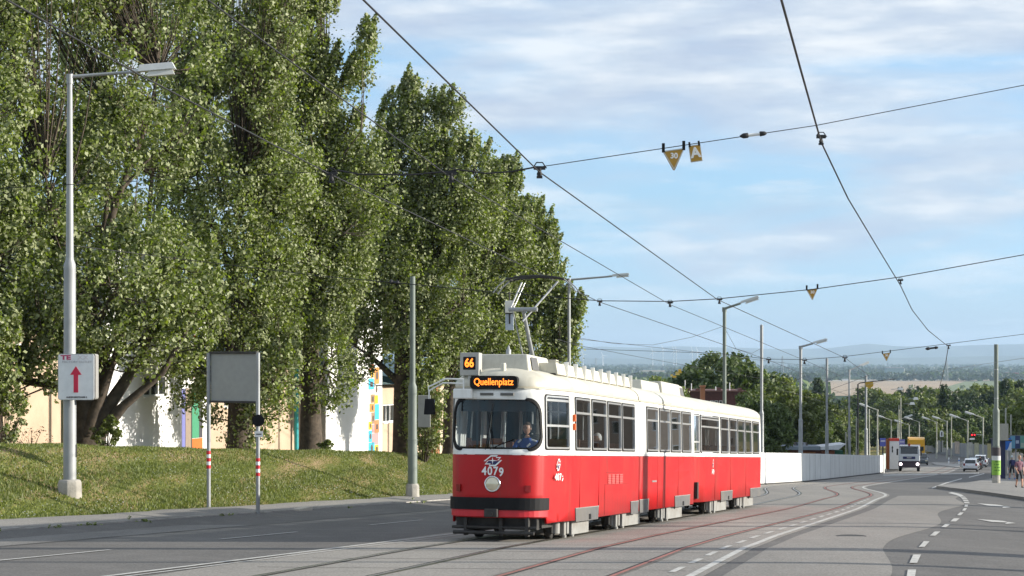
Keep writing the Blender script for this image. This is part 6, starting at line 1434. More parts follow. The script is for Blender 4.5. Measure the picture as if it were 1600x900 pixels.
# ------------------------------------------------------------------ far street lamps, signals
GL = 'street lamps along the far road'
far = [(1392.5, 656.0, 690, -1, 'far lamp post directly behind the advertising pylon'), (1402.5, 656, 690, 1, 'far lamp post just right of the pylon, arm to the right'), (1436.3, 659, 688, -1, 'far lamp post above the yellow truck'), (1463.5, 659, 694, -1, 'far pale lamp post left of the white 0-shaped sign'), (1479.6, 658, 696, -1, 'far pale lamp post right of the white 0-shaped sign'), (1512, 657, 716, -1, 'far lamp post standing at the fence with an ochre poster'), (1536, 652.5, 719, -1, 'far white lamp post that carries the red signal'), (1420.5, 664, 692, -1, 'thin far lamp behind the white truck'), (1313, 662, 712, -1, 'lamp behind the wall between the two thick poles'), (1371, 640, 712, -1, 'lamp with a short arm left of the pylon')]
for u, vt_, vb, dr, lb_ in far:
    Y = 330 if vb < 700 else 270
    H = 8.2 if Y == 330 else 7.0
    P = on((u-800)/FOC*Y, Y); H = (HOR-vt_)/FOC*Y-P.z
    lamp_post(P, H, lb_, r0=0.15, r1=0.10, arm=1.3, adir=0 if dr > 0 else math.pi, head=1.0, rise=0.45, group=GL, m=flat('pole_pale', (0.40, 0.40, 0.33)), cover=False)
for u, vt_, Y, lb_ in ((1407.5, 622, 300, 'tall thin far pole right of the pylon'), (1404.5, 634, 290, 'shorter thin far pole beside the tall one'), (1486.5, 649, 330, 'slightly leaning white far pole between the lamps'), (1571.5, 639, 190, 'thin pole right of the poster pole'), (1579.5, 649, 190, 'second thin pole above the blue stop board'), (1321.5, 676, 200, 'short pale post in front of the hut'), (1338, 655, 210, 'thin pale post between two blue-shaded poles'), (1358, 640, 220, 'pale post right of the thick shaded pole')):
    P = on((u-800)/FOC*Y, Y); plain(P, (HOR-vt_)/FOC*Y-P.z, lb_, 0.12, 0.08, flat('pole_pale', (0.40, 0.40, 0.33)), group='thin poles along the far road')
for u, v, w, Y, lb_ in ((1407, 607.5, 9, 260, 'lamp head hanging above the thin poles, left one'), (1431, 622.5, 8, 280, 'lamp head over the far trees, upper right one'), (1425.5, 630.3, 8, 290, 'lamp head over the far trees, lower one')):
    P = at(u, v, Y); kk = Y/FOC; t = thing('hanging_lamp', lb_, 'lamp', P, 0, 'lamp heads hung over the far road'); m = MB(); m.frustum(-w/2*kk, w/2*kk, -0.2, 0.2, -2*kk, 2*kk, 0.15, 0.08); m.build('housing', [flat('lamp_shell', (0.55, 0.57, 0.56))], t); m = MB(); m.tube([(-w/2*kk, 0, 0), (-w*1.6*kk, 0, -kk)], 0.04, 6); m.build('arm', [M['galv']], t)
Y = 268; P = at(1536, 679.5, Y); kk = Y/FOC
t = thing('traffic_signal', 'red traffic signal on a horizontal arm over the far road', 'traffic light', P)
m = MB(); m.tube([(0, 0, 0), (-19*kk, 0, 0.5*kk)], 0.05, 6); m.build('arm', [M['galv']], t)
m = MB(); m.box(-20*kk, -11*kk, -0.1, 0.1, -2.4*kk, 2.4*kk); m.build('backboard', [M['black']], t)
for k in (-17.5, -13.5): m = MB(); m.lathe([(1.3*kk, 0), (1.2*kk, 0.06)], 12, 0, Matrix.Translation((k*kk, -0.1, 0)) @ Matrix.Rotation(R_(90), 4, 'X')); m.build('red_light', [mat('sig_red%d' % int(-k), (0.8, 0.02, 0.03), 0.4, emit=((1, 0.03, 0.04), 1.3))], t)
m = MB(); m.box(-21*kk, -13*kk, -0.06, 0.0, -7.5*kk, -5.0*kk); m.build('plate', [M['wpaint']], t)
Y = 330; P = at(1471.3, 678.5, Y); kk = Y/FOC; t = thing('white_sign', 'small bright white arch-shaped sign in front of the dark far trees', 'sign', P)
m = MB(); m.prism([(-2.6*kk, -4*kk), (3*kk, -4*kk), (3*kk, 3*kk), (1*kk, 5.5*kk), (-1.4*kk, 5.5*kk), (-2.6*kk, 3*kk)], 0, 0.1); m.build('panel', [M['wpaint']], t)
m = MB(); m.box(-1*kk, 1.2*kk, -0.03, -0.003, -2.4*kk, 3.6*kk); m.build('slot', [M['grey']], t); m = MB(); m.tube([(0, 0.1, -4*kk), (0, 0.1, -28*kk)], 0.07, 6); m.build('post', [M['dark']], t)
for u, v, lb_ in ((1482.5, 722, 'white bollard on the traffic island'), (1498.5, 722.5, 'blue and white keep-right post on the traffic island')):
    P = g2(u, v+3); kk = P.y/FOC; t = thing('bollard', lb_, 'bollard', P); m = MB(); m.lathe([(1.2*kk, 0), (1.1*kk, 9*kk), (0.9*kk, 10*kk)], 10); m.build('post', [M['wpaint']], t)
    m = MB(); m.lathe([(1.25*kk, 5*kk), (1.2*kk, 7*kk)], 10); m.build('band', [flat('bol_grey', (0.25, 0.28, 0.33)) if u < 1490 else flat('stop_blue', (0.02, 0.14, 0.50))], t)
m = MB(); q = [g2(1460, 727), g2(1500, 731.5), g2(1500, 726.8), g2(1455, 723.5)]; m.add([(p.x, p.y, p.z+0.13) for p in q]+[(p.x, p.y, p.z) for p in q], [(0, 1, 2, 3), (0, 4, 5, 1), (1, 5, 6, 2)]); struct(m.build('traffic_island', M['kerb']))

# ------------------------------------------------------------------ vehicles
def wheels(t, xs, y, r, w=0.2):
    for x in xs:
        for s in (-1, 1):
            T = Matrix.Translation((x, s*y, r)) @ Matrix.Rotation(R_(90), 4, 'X'); m = MB(); m.lathe([(r*0.6, -w/2), (r*0.95, -w/2), (r, -w*0.35), (r, w*0.35), (r*0.95, w/2), (r*0.6, w/2)], 18, 0, T); wo = m.build('wheel', [M['black']], t)
            m = MB(); m.lathe([(r*0.6, -w*0.42), (r*0.62, w*0.42), (0.05, w*0.3)], 14, 0, T); m.build('rim', [M['alu']], wo)
def car(label, P, rz, col, L=4.0, Wd=1.72, H=1.5, hatch=True, group=None):
    t = thing('parked_car' if False else 'car', label, 'car', P, rz, group); paint = mat('paint_'+label[:12].replace(' ', '_'), col, 0.25, var=0.03, coat=0.6)
    h = L/2; side = [(-h, 0.35), (-h+0.02, 0.80), (-h+0.12, 0.95), (-h+0.35, 1.0), (h-1.25, 0.98), (h-0.25, 0.82), (h-0.02, 0.62), (h, 0.35), (h-0.2, 0.22), (-h+0.2, 0.22)]
    m = MB(); n = len(side)
    for (yy, k) in ((0, 0),): pass
    ys = [-Wd/2+0.02, -Wd/2, -Wd/2+0.05, Wd/2-0.05, Wd/2, Wd/2-0.02]
    # body as rings across the width so that its flanks are rounded
    rings = [(-Wd/2+0.10, 0.90), (-Wd/2+0.02, 0.97), (-Wd/2, 1.0), (-Wd/2+0.0, 1.0), (Wd/2, 1.0), (Wd/2-0.02, 0.97), (Wd/2-0.10, 0.90)]
    V = []; cz = 0.55
    for y, s in rings: V += [(x*(0.98+0.02*s), y, cz+(z-cz)*s) for x, z in side]
    Fc = [(r*n+i, r*n+(i+1) % n, (r+1)*n+(i+1) % n, (r+1)*n+i) for r in range(len(rings)-1) for i in range(n)]+[tuple(range(n))[::-1], tuple(range((len(rings)-1)*n, len(rings)*n))]
    m.add(V, Fc, 0, False); body = m.build('body', [paint], t, bevel=0.03, weld=True)
    cab = [(-h+0.12, 0.96), (-h+0.42, H-0.05), (-h+0.75, H), (h-2.1, H), (h-1.2, 0.97)]
    m = MB(); k = len(cab); V = []
    for y, s in ((-Wd/2+0.06, 0), (-Wd/2+0.2, 1), (Wd/2-0.2, 1), (Wd/2-0.06, 0)): V += [(x, (y if z < 1.1 else (math.copysign(Wd/2-0.20, y))), z-(0.03 if not s else 0)) for x, z in cab]
    m.add(V, [(r*k+i, r*k+(i+1) % k, (r+1)*k+(i+1) % k, (r+1)*k+i) for r in range(3) for i in range(k)]+[tuple(range(k))[::-1], tuple(range(3*k, 4*k))], 0); m.build('roof', [paint], t, bevel=0.04)
    gl = M['wglass']
    m = MB(); m.add([(-h+0.135, -Wd/2+0.24, 1.03), (-h+0.135, Wd/2-0.24, 1.03), (-h+0.395, Wd/2-0.30, H-0.10), (-h+0.395, -Wd/2+0.30, H-0.10)], [(0, 3, 2, 1)]); q = m.build('rear_window', [gl], t); q.location = (-0.02, 0, 0)
    m = MB(); m.add([(h-1.27, -Wd/2+0.24, 1.03), (h-1.27, Wd/2-0.24, 1.03), (h-2.02, Wd/2-0.30, H-0.06), (h-2.02, -Wd/2+0.30, H-0.06)], [(0, 1, 2, 3)]); q = m.build('windscreen', [gl], t); q.location = (0.03, 0, 0.02)
    for s in (-1, 1):
        m = MB(); m.add([(-h+0.45, s*(Wd/2-0.085), 1.04), (h-1.45, s*(Wd/2-0.085), 1.04), (h-2.1, s*(Wd/2-0.185), H-0.08), (-h+0.6, s*(Wd/2-0.185), H-0.08)], [(0, 1, 2, 3)]); q = m.build('side_window', [gl], t); q.location = (0, s*0.02, 0)
        m = MB(); m.box(-h-0.015, -h+0.12, s*(Wd/2-0.16)-0.10, s*(Wd/2-0.16)+0.10, 0.72, 1.0); m.build('tail_light', [M['refl'] if True else 0], t, bevel=0.02)
        m = MB(); m.box(h-0.22, h-0.0, s*(Wd/2-0.26)-0.16, s*(Wd/2-0.26)+0.16, 0.58, 0.74); m.build('headlight', [M['lamp']], t, bevel=0.02)
        m = MB(); m.frustum(h-1.45, h-1.3, s*(Wd/2+0.09)-0.08, s*(Wd/2+0.09)+0.08, 1.0, 1.13, 0.02, 0.02); m.build('mirror', [paint], t)
    m = MB(); m.box(-h-0.02, -h+0.1, -Wd/2+0.08, Wd/2-0.08, 0.25, 0.42); m.build('bumper', [M['black']], t, bevel=0.02)
    m = MB(); m.box(-h-0.03, -h-0.0, -0.26, 0.26, 0.60, 0.72); m.build('number_plate', [M['wpaint']], t)
    wheels(t, (-h+0.75, h-0.78), Wd/2-0.11, 0.31); return t
HD = math.atan2(1, TD)-0.03
car('white hatchback seen from behind in the far right lane', g2(1513, 737.0)+Vector((0.7, 1.5, 0)), HD, (0.72, 0.74, 0.78))
car('dark green car half hidden behind the white hatchback', g2(1524, 733.8)+Vector((0.5, 2, 0)), HD, (0.03, 0.06, 0.05), H=1.42)
car('white car farther on, behind the motorcyclist', g2(1533, 730.5)+Vector((0.5, 2.2, 0)), HD, (0.75, 0.76, 0.78), H=1.6)
car('dark car approaching beside the white truck', g2(1444.5, 727)+Vector((0, 2, 0)), math.radians(-100), (0.03, 0.035, 0.04), L=4.4, H=1.6)
def truck():
    P = g2(1420.5, 737); rz = math.atan2(-1, -0.22); t = thing('tipper_truck', 'white truck with lit headlights coming up the road beside the wall', 'truck', P, rz)
    w = 1.22
    m = MB(); m.box(-2.1, 0, -w, w, 1.25, 2.15); m.frustum(-2.1, 0, -w, w, 2.153, 3.0, 0.10, 0.06); m.build('cab', [flat('truck_white', (0.60, 0.64, 0.68), 0.35)], t, bevel=0.06)
    m = MB(); m.add([(0.012, -w+.22, 2.12), (0.012, w-.22, 2.12), (-0.085, w-.24, 2.88), (-0.085, -w+.24, 2.88)], [(0, 1, 2, 3)]); m.build('windscreen', [M['wglass']], t)
    m = MB(); m.box(-0.5, 0.12, -w+.1, w-.1, 2.92, 3.02); m.build('visor', [flat('visor_navy', (0.03, 0.05, 0.08))], t, bevel=0.02)
    m = MB(); m.prism([(0, 0)]*3, 0, 0) if False else None; m.box(-0.02, 0.05, -0.72, 0.72, 1.50, 1.80); m.build('grille', [M['navy']], t, bevel=0.05)
    text('grille_lettering', 'MAN', 0.24, M['alu'], t, Matrix.Translation((0.056, 0, 1.66)) @ FR, 0.01)
    m = MB(); m.box(-1.9, 0.08, -w-.02, w+.02, 0.48, 1.24); m.build('bumper', [flat('truck_dark', (0.05, 0.035, 0.05))], t, bevel=0.04)
    for s in (-1, 1):
        m = MB(); m.lathe([(0.17, 0), (0.14, 0.03), (0.02, 0.05)], 14, 0, Matrix.Translation((0.08, s*0.98, 0.90)) @ Matrix.Rotation(R_(90), 4, 'Y')); m.build('headlight', [M.setdefault('hlit', mat('headlight_lit', (0.9, 0.85, 0.8), 0.3, emit=((1, 0.86, 0.88), 4)))], t)
        m = MB(); m.box(-0.25, 0.05, s*(w+.16)-.09, s*(w+.16)+.09, 1.95, 2.7); m.tube([(-.1, s*w, 2.6), (-.1, s*(w+.16), 2.6)], .03, 6); m.build('mirror', [M['black']], t, bevel=0.02)
    m = MB(); m.box(-7.5, -2.2, -w, w, 1.1, 2.9); m.build('body', [flat('truck_body', (0.16, 0.16, 0.17))], t, bevel=0.03); m = MB(); m.box(-7.4, -0.2, -.5, .5, .7, 1.05); m.build('chassis', [M['dark']], t)
    m = MB(); m.box(-1.3, -1.0, -.12, .12, 3.0, 3.3); m.build('beacon', [flat('beacon', (0.2, 0.02, 0.01))], t, bevel=.03)
    wheels(t, (-0.9, -5.2, -6.5), 1.05, 0.5, 0.34)
truck()
def ytruck():
    P = on((1432-800)/FOC*290, 290); rz = math.atan2(-1, -0.20); t = thing('yellow_truck', 'yellow box truck behind the white truck', 'truck', P, rz); m = MB(); m.box(-2, 0, -1.2, 1.2, 0.9, 2.6); m.build('cab', [flat('yel_truck', (0.72, 0.38, 0.02), 0.4)], t, bevel=.06)
    m = MB(); m.box(0.0, 0.03, -1.05, 1.05, 1.85, 2.5); m.build('windscreen', [M['wglass']], t)
    m = MB(); m.box(-8.5, -2.1, -1.27, 1.27, 1.1, 3.6); m.frustum(-2.1, -0.3, -1.2, 1.2, 2.603, 3.5, 0.0, 0.1); m.build('box', [flat('yel_truck', (0.72, 0.38, 0.02), 0.4)], t, bevel=.04)
    m = MB(); m.box(-1.9, .05, -1.2, 1.2, .45, .89); m.build('bumper', [M['dark']], t)
    for s in (-1, 1): m = MB(); m.box(.05, .1, s*.9-.15, s*.9+.15, .6, .8); m.build('headlight', [M['lamp']], t)
    wheels(t, (-.9, -6.6), 1.0, .48, .3)
ytruck()

# ------------------------------------------------------------------ people
def person(label, T, J, mats, hair=None, hat=None, look=0.0, scale=1.0, name='person', fingers=True, parent=None):
    """J: joint positions (metres) by name, figure looks along -y. One skinned body, hair as a child."""
    r = dict(pelvis=.135, waist=.125, chest=.15, neck=.055, headb=.06, shL=.075, shR=.075, elL=.045, elR=.045, wrL=.030, wrR=.030, paL=.034, paR=.034, hiL=.095, hiR=.095, knL=.062, knR=.062, anL=.042, anR=.042, heL=.045, heR=.045, toL=.036, toR=.036)
    E = [('pelvis', 'waist', 0), ('waist', 'chest', 0), ('chest', 'neck', 0), ('neck', 'headb', 2)]
    for s in 'LR': E += [('chest', 'sh'+s, 0), ('sh'+s, 'el'+s, 0 if mats.get('sleeve', 'long') != 'none' else 2), ('el'+s, 'wr'+s, 0 if mats.get('sleeve') == 'long' else 2), ('wr'+s, 'pa'+s, 2)]
    for s in 'LR': E += [('pelvis', 'hi'+s, 1), ('hi'+s, 'kn'+s, 1), ('kn'+s, 'an'+s, 1 if mats.get('legs') == 'long' else 2), ('an'+s, 'he'+s, 3), ('he'+s, 'to'+s, 3)]
    names = ['pelvis']; idx = {'pelvis': 0}; V = [J['pelvis']]; R = [r['pelvis']]; ed = []; em = []
    for a, b, mm in E:
        if b not in J: continue
        idx[b] = len(V); V.append(J[b]); R.append(r[b]); ed.append((idx[a], idx[b])); em.append(mm)
    if fingers:
        for s in 'LR':
            if 'pa'+s not in J: continue
            pa, wr = Vector(J['pa'+s]), Vector(J['wr'+s]); d = (pa-wr).normalized(); side = d.cross(Vector((0, 1, 0.2))).normalized(); curl = Vector((0, -1, 0)) if abs(d.y) < .7 else Vector((0, 0, -1))
            for k, (o, ln) in enumerate(((-.030, .070), (-.010, .082), (.010, .076), (.030, .060), (.040, .050))):
                base = pa+side*o+d*(.02 if k < 4 else -.03); dd = d if k < 4 else (d*.6+side*.8).normalized()
                p1 = base+dd*ln*.5+curl*.008; p2 = base+dd*ln*.9+curl*.03
                for j_, q in enumerate((base, p1, p2)):
                    V.append(tuple(q)); R.append(.010-.001*j_); ed.append((idx['pa'+s] if j_ == 0 else len(V)-2, len(V)-1)); em.append(2)
    me = bpy.data.meshes.new(name); me.from_pydata(V, ed, []); o = bpy.data.objects.new(name, me); C.objects.link(o)
    sk = o.modifiers.new('s', 'SKIN'); lay = me.skin_vertices[0].data
    for i, q in enumerate(R): lay[i].radius = (q, q*0.82 if i < 3 else q)
    lay[0].use_root = True; sk.branch_smoothing = 0.6; sb = o.modifiers.new('u', 'SUBSURF'); sb.levels = 1; sb.render_levels = 1
    dg = bpy.context.evaluated_depsgraph_get(); dg.update(); m2 = bpy.data.meshes.new_from_object(o.evaluated_get(dg)); bpy.data.objects.remove(o)
    segs = [(Vector(V[a]), Vector(V[b]), mm) for (a, b), mm in zip(ed, em)]
    def near(p):
        best = (9, 0)
        for a, b, mm in segs:
            ab = b-a; t = max(0, min(1, (p-a).dot(ab)/max(ab.length_squared, 1e-9))); d = (p-a-ab*t).length
            if d < best[0]: best = (d, mm)
        return best[1]
    m2.materials.clear()
    for q in (mats['top'], mats['legsm'], mats.get('skin', flat('skin', (0.50, 0.27, 0.18), 0.5)), mats.get('shoes', M['black']), M['black'], flat('eye', (0.02, 0.015, 0.012)), flat('lips', (0.35, 0.12, 0.10))): m2.materials.append(q)
    bm = bmesh.new(); bm.from_mesh(m2)
    for f in bm.faces: f.material_index = near(f.calc_center_median()); f.smooth = True
    # head with a face
    hb = Vector(J['headb']); hc_ = hb+Vector((0, -0.015, 0.115)); RM = Matrix.Rotation(look, 4, 'Z')
    res = bmesh.ops.create_uvsphere(bm, u_segments=20, v_segments=16, radius=1.0); 
    for v in res['verts']:
        x, y, z = v.co; k = 1-0.28*max(0, -z)**1.2
        p = Vector((x*0.078*k, y*0.098*(1-0.12*max(0, -z)), z*0.120))
        if y < -0.6:
            if abs(x) < 0.22 and -0.30 < z < 0.12: p.y -= 0.020*(1-abs(z+0.12)/0.25)*(1-abs(x)/0.25)
            if 0.10 < abs(x) < 0.50 and -0.02 < z < 0.20: p.y += 0.010
            if abs(x) < 0.3 and -0.62 < z < -0.42: p.y -= 0.004
        v.co = hc_+(RM @ p)
    for f in {f for v in res['verts'] for f in v.link_faces}: f.material_index = 2; f.smooth = True
    for s in (-1, 1):
        for (q, sz, mm) in ((Vector((s*0.030, -0.088, 0.012)), 0.012, 5), (Vector((s*0.080, 0.0, -0.005)), 0.024, 2)):
            rs = bmesh.ops.create_uvsphere(bm, u_segments=8, v_segments=6, radius=sz)
            for v in rs['verts']:
                if mm == 2: v.co.x *= 0.4
                v.co = hc_+(RM @ (v.co+q))
            for f in {f for v in rs['verts'] for f in v.link_faces}: f.material_index = mm; f.smooth = True
    rs = bmesh.ops.create_uvsphere(bm, u_segments=8, v_segments=6, radius=1)
    for v in rs['verts']: v.co = hc_+(RM @ Vector((v.co.x*0.026, v.co.y*0.008-0.090, v.co.z*0.007-0.058)))
    for f in {f for v in rs['verts'] for f in v.link_faces}: f.material_index = 6
    bm.to_mesh(m2); bm.free()
    root = link(name, m2); root.matrix_world = T @ Matrix.Scale(scale, 4); tag(root, label, 'person')
    hm = bmesh.new(); rs = bmesh.ops.create_uvsphere(hm, u_segments=20, v_segments=14, radius=1.0)
    for v in rs['verts']:
        x, y, z = v.co; v.co = hc_+(RM @ Vector((x*0.086, y*0.104+0.012, z*0.122+0.012)))+Vector((random.uniform(-.002, .002),)*3)
    dl = [v for v in hm.verts if ((RM.inverted() @ (v.co-hc_)).y < -0.035 and (v.co-hc_).z < 0.062) or (v.co-hc_).z < -0.06]
    bmesh.ops.delete(hm, geom=dl, context='VERTS')
    for f in hm.faces: f.smooth = True
    m3 = bpy.data.meshes.new('hair'); hm.to_mesh(m3); hm.free(); m3.materials.append(hair or flat('hair_brown', (0.05, 0.03, 0.02), 0.8)); ho = link('hair' if not hat else 'cap', m3, root)
    return root
def PM(P, rz): return Matrix.Translation(P) @ Matrix.Rotation(rz, 4, 'Z')
# tram driver: seated, arms forward to the desk, head turned a little to his left
pelv = Vector((-1.22, 0.36, 1.45))
Jd = dict(pelvis=(0, 0, 0), waist=(0, -.02, .18), chest=(0, -.03, .38), neck=(0, -.045, .54), headb=(0, -.055, .60), shL=(.19, -.03, .46), shR=(-.19, -.03, .46), elL=(.27, -.20, .24), elR=(-.25, -.22, .24), wrL=(.24, -.44, .22), wrR=(-.20, -.46, .24), paL=(.23, -.51, .22), paR=(-.19, -.53, .24), hiL=(.10, -.08, -.02), hiR=(-.10, -.08, -.02), knL=(.14, -.48, .02), knR=(-.14, -.48, .02), anL=(.14, -.55, -.40), anR=(-.14, -.55, -.40), heL=(.14, -.53, -.47), heR=(-.14, -.53, -.47), toL=(.15, -.68, -.49), toR=(-.15, -.68, -.49))
ROT = Matrix.Rotation(R_(90), 4, 'Z')       # figure's -y becomes the tram's +x
shirt = mat('shirt_blue', (0.02, 0.07, 0.30), 0.8, var=0.1)
dr_ = person('tram driver in a blue shirt with pale stripes, seated at the right of the windscreen', TM @ Matrix.Translation(pelv) @ ROT, Jd, dict(top=shirt, legsm=flat('trousers_navy', (0.02, 0.025, 0.06)), sleeve='short', legs='long'), look=R_(-8))
m = MB()
for (x0, y0, z0, x1, y1, z1) in ((.10, -.10, .50, .20, -.10, .47), (-.16, -.12, .44, -.10, -.13, .50), (.03, -.165, .36, .09, -.16, .42)):
    m.tube([(x0, y0, z0), (x1, y1, z1)], 0.018, 6)
m.build('shirt_stripe', [M['wpaint']], dr_)
# a passenger in red by the second half's windows, one head further on
Jp = dict(Jd); Jp.update(elL=(.24, -.05, .20), elR=(-.24, -.05, .20), wrL=(.14, -.24, .12), wrR=(-.14, -.24, .12), paL=(.09, -.29, .11), paR=(-.09, -.29, .11))
person('passenger in a dark red top seated in the rear half of the tram', TM @ Matrix.Translation((-bu(1038, .7), 0.72, 1.42)) @ ROT, Jp, dict(top=flat('top_red', (0.25, 0.03, 0.03), 0.8), legsm=flat('jeans', (0.03, 0.04, 0.08)), sleeve='long', legs='long', shoes=M['black']), hair=flat('hair_red', (0.25, 0.08, 0.03)), look=R_(30), fingers=True)
person('passenger with white hair seated in the front half of the tram', TM @ Matrix.Translation((-bu(931, .7), 0.72, 1.30)) @ ROT, Jp, dict(top=flat('top_grey', (0.16, 0.16, 0.17), 0.8), legsm=flat('jeans', (0.03, 0.04, 0.08)), sleeve='long', legs='long'), hair=flat('hair_white', (0.7, 0.7, 0.68)), look=R_(-40))
def walker(label, P, rz, mats, sc=1.0, st=0.22, **k):
    J = dict(pelvis=(0, 0, .93), waist=(0, -.01, 1.10), chest=(0, -.02, 1.30), neck=(0, -.02, 1.47), headb=(0, -.03, 1.53), shL=(.18, -.01, 1.40), shR=(-.18, -.01, 1.40), elL=(.24, .06, 1.12), elR=(-.24, .02, 1.12), wrL=(.24, -.04, .88), wrR=(-.22, -.16, .93), paL=(.24, -.07, .80), paR=(-.21, -.22, .87), hiL=(.10, 0, .88), hiR=(-.10, 0, .88), knL=(.11, -st*.7, .50), knR=(-.11, st*.25, .48), anL=(.11, -st, .09), anR=(-.11, st*1.1, .13), heL=(.11, -st+.05, .05), heR=(-.11, st*1.1+.06, .10), toL=(.12, -st-.13, .035), toR=(-.12, st*1.1-.10, .04))
    return person(label, PM(P, rz), J, mats, scale=sc, **k)
pz = Vector((0, 0, 0.14))
w1 = walker('pedestrian in a maroon top and black shorts on the right pavement', g2(1592.5, 766)+Vector((0, 0, .12)), R_(15), dict(top=flat('top_maroon', (0.20, 0.09, 0.12), 0.8), legsm=flat('shorts_black', (0.012, 0.012, 0.015)), sleeve='short', legs='bare'), sc=1.0, st=0.12, hair=flat('hair_fair', (0.32, 0.2, 0.1)))
w2 = walker('pedestrian in dark clothes and a pale cap walking away on the right pavement', g2(1581.5, 752)+Vector((0, 0, .12)), R_(190), dict(top=flat('top_navy', (0.02, 0.025, 0.06), 0.8), legsm=flat('shorts_dark', (0.015, 0.015, 0.02)), sleeve='long', legs='bare', shoes=flat('shoe_blue', (0.05, 0.15, 0.5))), sc=1.02, st=0.18, hair=flat('cap_pale', (0.5, 0.55, 0.55)), hat=True)
m = MB(); m.frustum(-.15, .15, .10, .30, 1.05, 1.45, .03, .03); m.build('rucksack', [M['navy']], w2, bevel=.04)
w3 = walker('pedestrian with bare arm cut by the right edge of the picture', g2(1600.5, 764.5)+Vector((0, 0, .12)), R_(-20), dict(top=flat('top_pale', (0.5, 0.5, 0.52), 0.8), legsm=flat('shorts_grey', (0.1, 0.1, 0.11)), sleeve='short', legs='bare'), sc=.98, st=.1)
# motorcyclist
P = g2(1531.5, 734); mc = thing('motorcycle', 'motorcycle ridden away in the far right lane', 'motorcycle', P, HD)
for x in (-.7, .7):
    m = MB(); m.lathe([(.2, -.06), (.31, -.05), (.32, 0), (.31, .05), (.2, .06)], 18, 0, Matrix.Translation((x, 0, .32)) @ Matrix.Rotation(R_(90), 4, 'X')); wo = m.build('wheel', [M['black']], mc)
m = MB(); m.frustum(-.75, .35, -.16, .16, .55, .88, .12, .04); m.frustum(-.1, .4, -.2, .2, .85, 1.02, .1, .06); m.build('body', [flat('moto', (.10, .02, .02), .3)], mc, bevel=.04)
m = MB(); m.tube([(.7, 0, .32), (.45, 0, 1.05)], .04, 6); m.tube([(.42, -.34, 1.05), (.42, .34, 1.05)], .02, 6); m.build('handlebar', [M['dark']], mc)
m = MB(); m.box(-.82, -.76, -.09, .09, .68, .78); m.build('tail_light', [M['refl']], mc)
Jm = dict(Jd); Jm.update(hiL=(.1, -.05, 0), hiR=(-.1, -.05, 0), knL=(.26, -.34, -.10), knR=(-.26, -.34, -.10), anL=(.22, -.15, -.48), anR=(-.22, -.15, -.48), heL=(.22, -.10, -.52), heR=(-.22, -.10, -.52), toL=(.23, -.26, -.54), toR=(-.23, -.26, -.54))
mr_ = person('rider in dark clothes and helmet on the far motorcycle', Matrix.Translation(P) @ Matrix.Rotation(HD, 4, 'Z') @ Matrix.Translation((-.28, 0, .98)) @ ROT, Jm, dict(top=flat('top_black', (.015, .012, .02)), legsm=flat('jeans', (.03, .04, .08)), sleeve='long', legs='long'), hair=flat('helmet', (.02, .02, .025), .2), hat=True)
# ------------------------------------------------------------------ background trees (prototypes, then copies)
def proto(label, H, w, mtl, seed, ncl, per, ls, group, kind='round', name='tree', P=(0, 0, 0), barkm=None):
    r = np.random.default_rng(seed)
    if kind == 'round':
        lobes = [(0, 0, H*.60, w*.46, w*.44, H*.34)]+[(w*.30*math.cos(a), w*.30*math.sin(a), H*(.48+.18*r.random()), w*.26, w*.26, H*.22) for a in np.arange(0, 6.2, 1.05)]+[(r.uniform(-.12, .12)*w, 0, H*.84, w*.22, w*.22, H*.16)]
    else: lobes = [(0, 0, H*.5, w*.5, w*.5, H*.46), (0, 0, H*.75, w*.36, w*.36, H*.26)]
    cr = (H*.05, H*.05, H*.055)
    return tree(label, P, H*.55, H*.022, lobes, ncl, per, cr, ls, mtl, barkm or M['bark'], seed, group, 6, twigs=.12)
def place(pr, used, u, vt_, Y, label, base_dv=0, wide=1.0):
    X = (u-800)/FOC*Y; P = on(X, Y, -0.3); H = (HOR-vt_)/FOC*Y-P.z; s = H/pr[1]; rz = random.uniform(0, 6.28)
    if pr[0] not in used: used.append(pr[0]); o = pr[0]; o.location = P; o.rotation_euler = (0, 0, rz); o['label'] = label
    else: o = dup(pr[0], P, rz, label)
    o.scale = (s*wide, s*wide, s); return o
used = []
GT1 = 'trees behind the trailer and the white wall'
a1 = (proto('x', 11, 8.5, M['leaf2'], 41, 620, 34, .26, GT1), 11)
a2 = (proto('x', 9, 9.5, M['leaf3'], 42, 620, 34, .26, GT1), 9)
a3 = (proto('x', 10, 9, M['leaf2'], 43, 620, 34, .28, GT1), 10)
for pr, u, v, Y, wd, lb_ in ((a1, 1122, 549, 235, 1.25, 'round dark tree top rising over the red building'), (a3, 1163, 560, 228, 1.15, 'dark tree right behind the lamp at the trailer'), (a1, 1088, 568, 240, .9, 'smaller dark tree at the left end of the red building'),
                         (a2, 1213, 592, 205, 1.0, 'bright green wind-blown tree right of the trailer end'), (a3, 1180, 612, 160, .95, 'tree filling the gap right behind the trailer rear'), (a1, 1248, 608, 225, 1.0, 'dense tree behind the street lamp with shaded foot'), (a2, 1270, 618, 235, .9, 'tree behind the left end of the hut'), (a3, 1150, 632, 150, .8, 'low tree between the red building and the trailer roof'), (a2, 1185, 650, 175, .7, 'low bushy tree just above the white wall'), (a3, 1225, 640, 205, .8, 'low dark tree left of the hut'), (a2, 1292, 640, 240, .8, 'small tree right of the hut roof'), (a1, 1272, 650, 215, .9, 'dark low tree behind the hut'), (a3, 1312, 655, 230, 1.0, 'dark tree between two poles behind the wall')):
    place(pr, used, u, v, Y, lb_, wide=wd)
GT2 = 'wood across the valley'
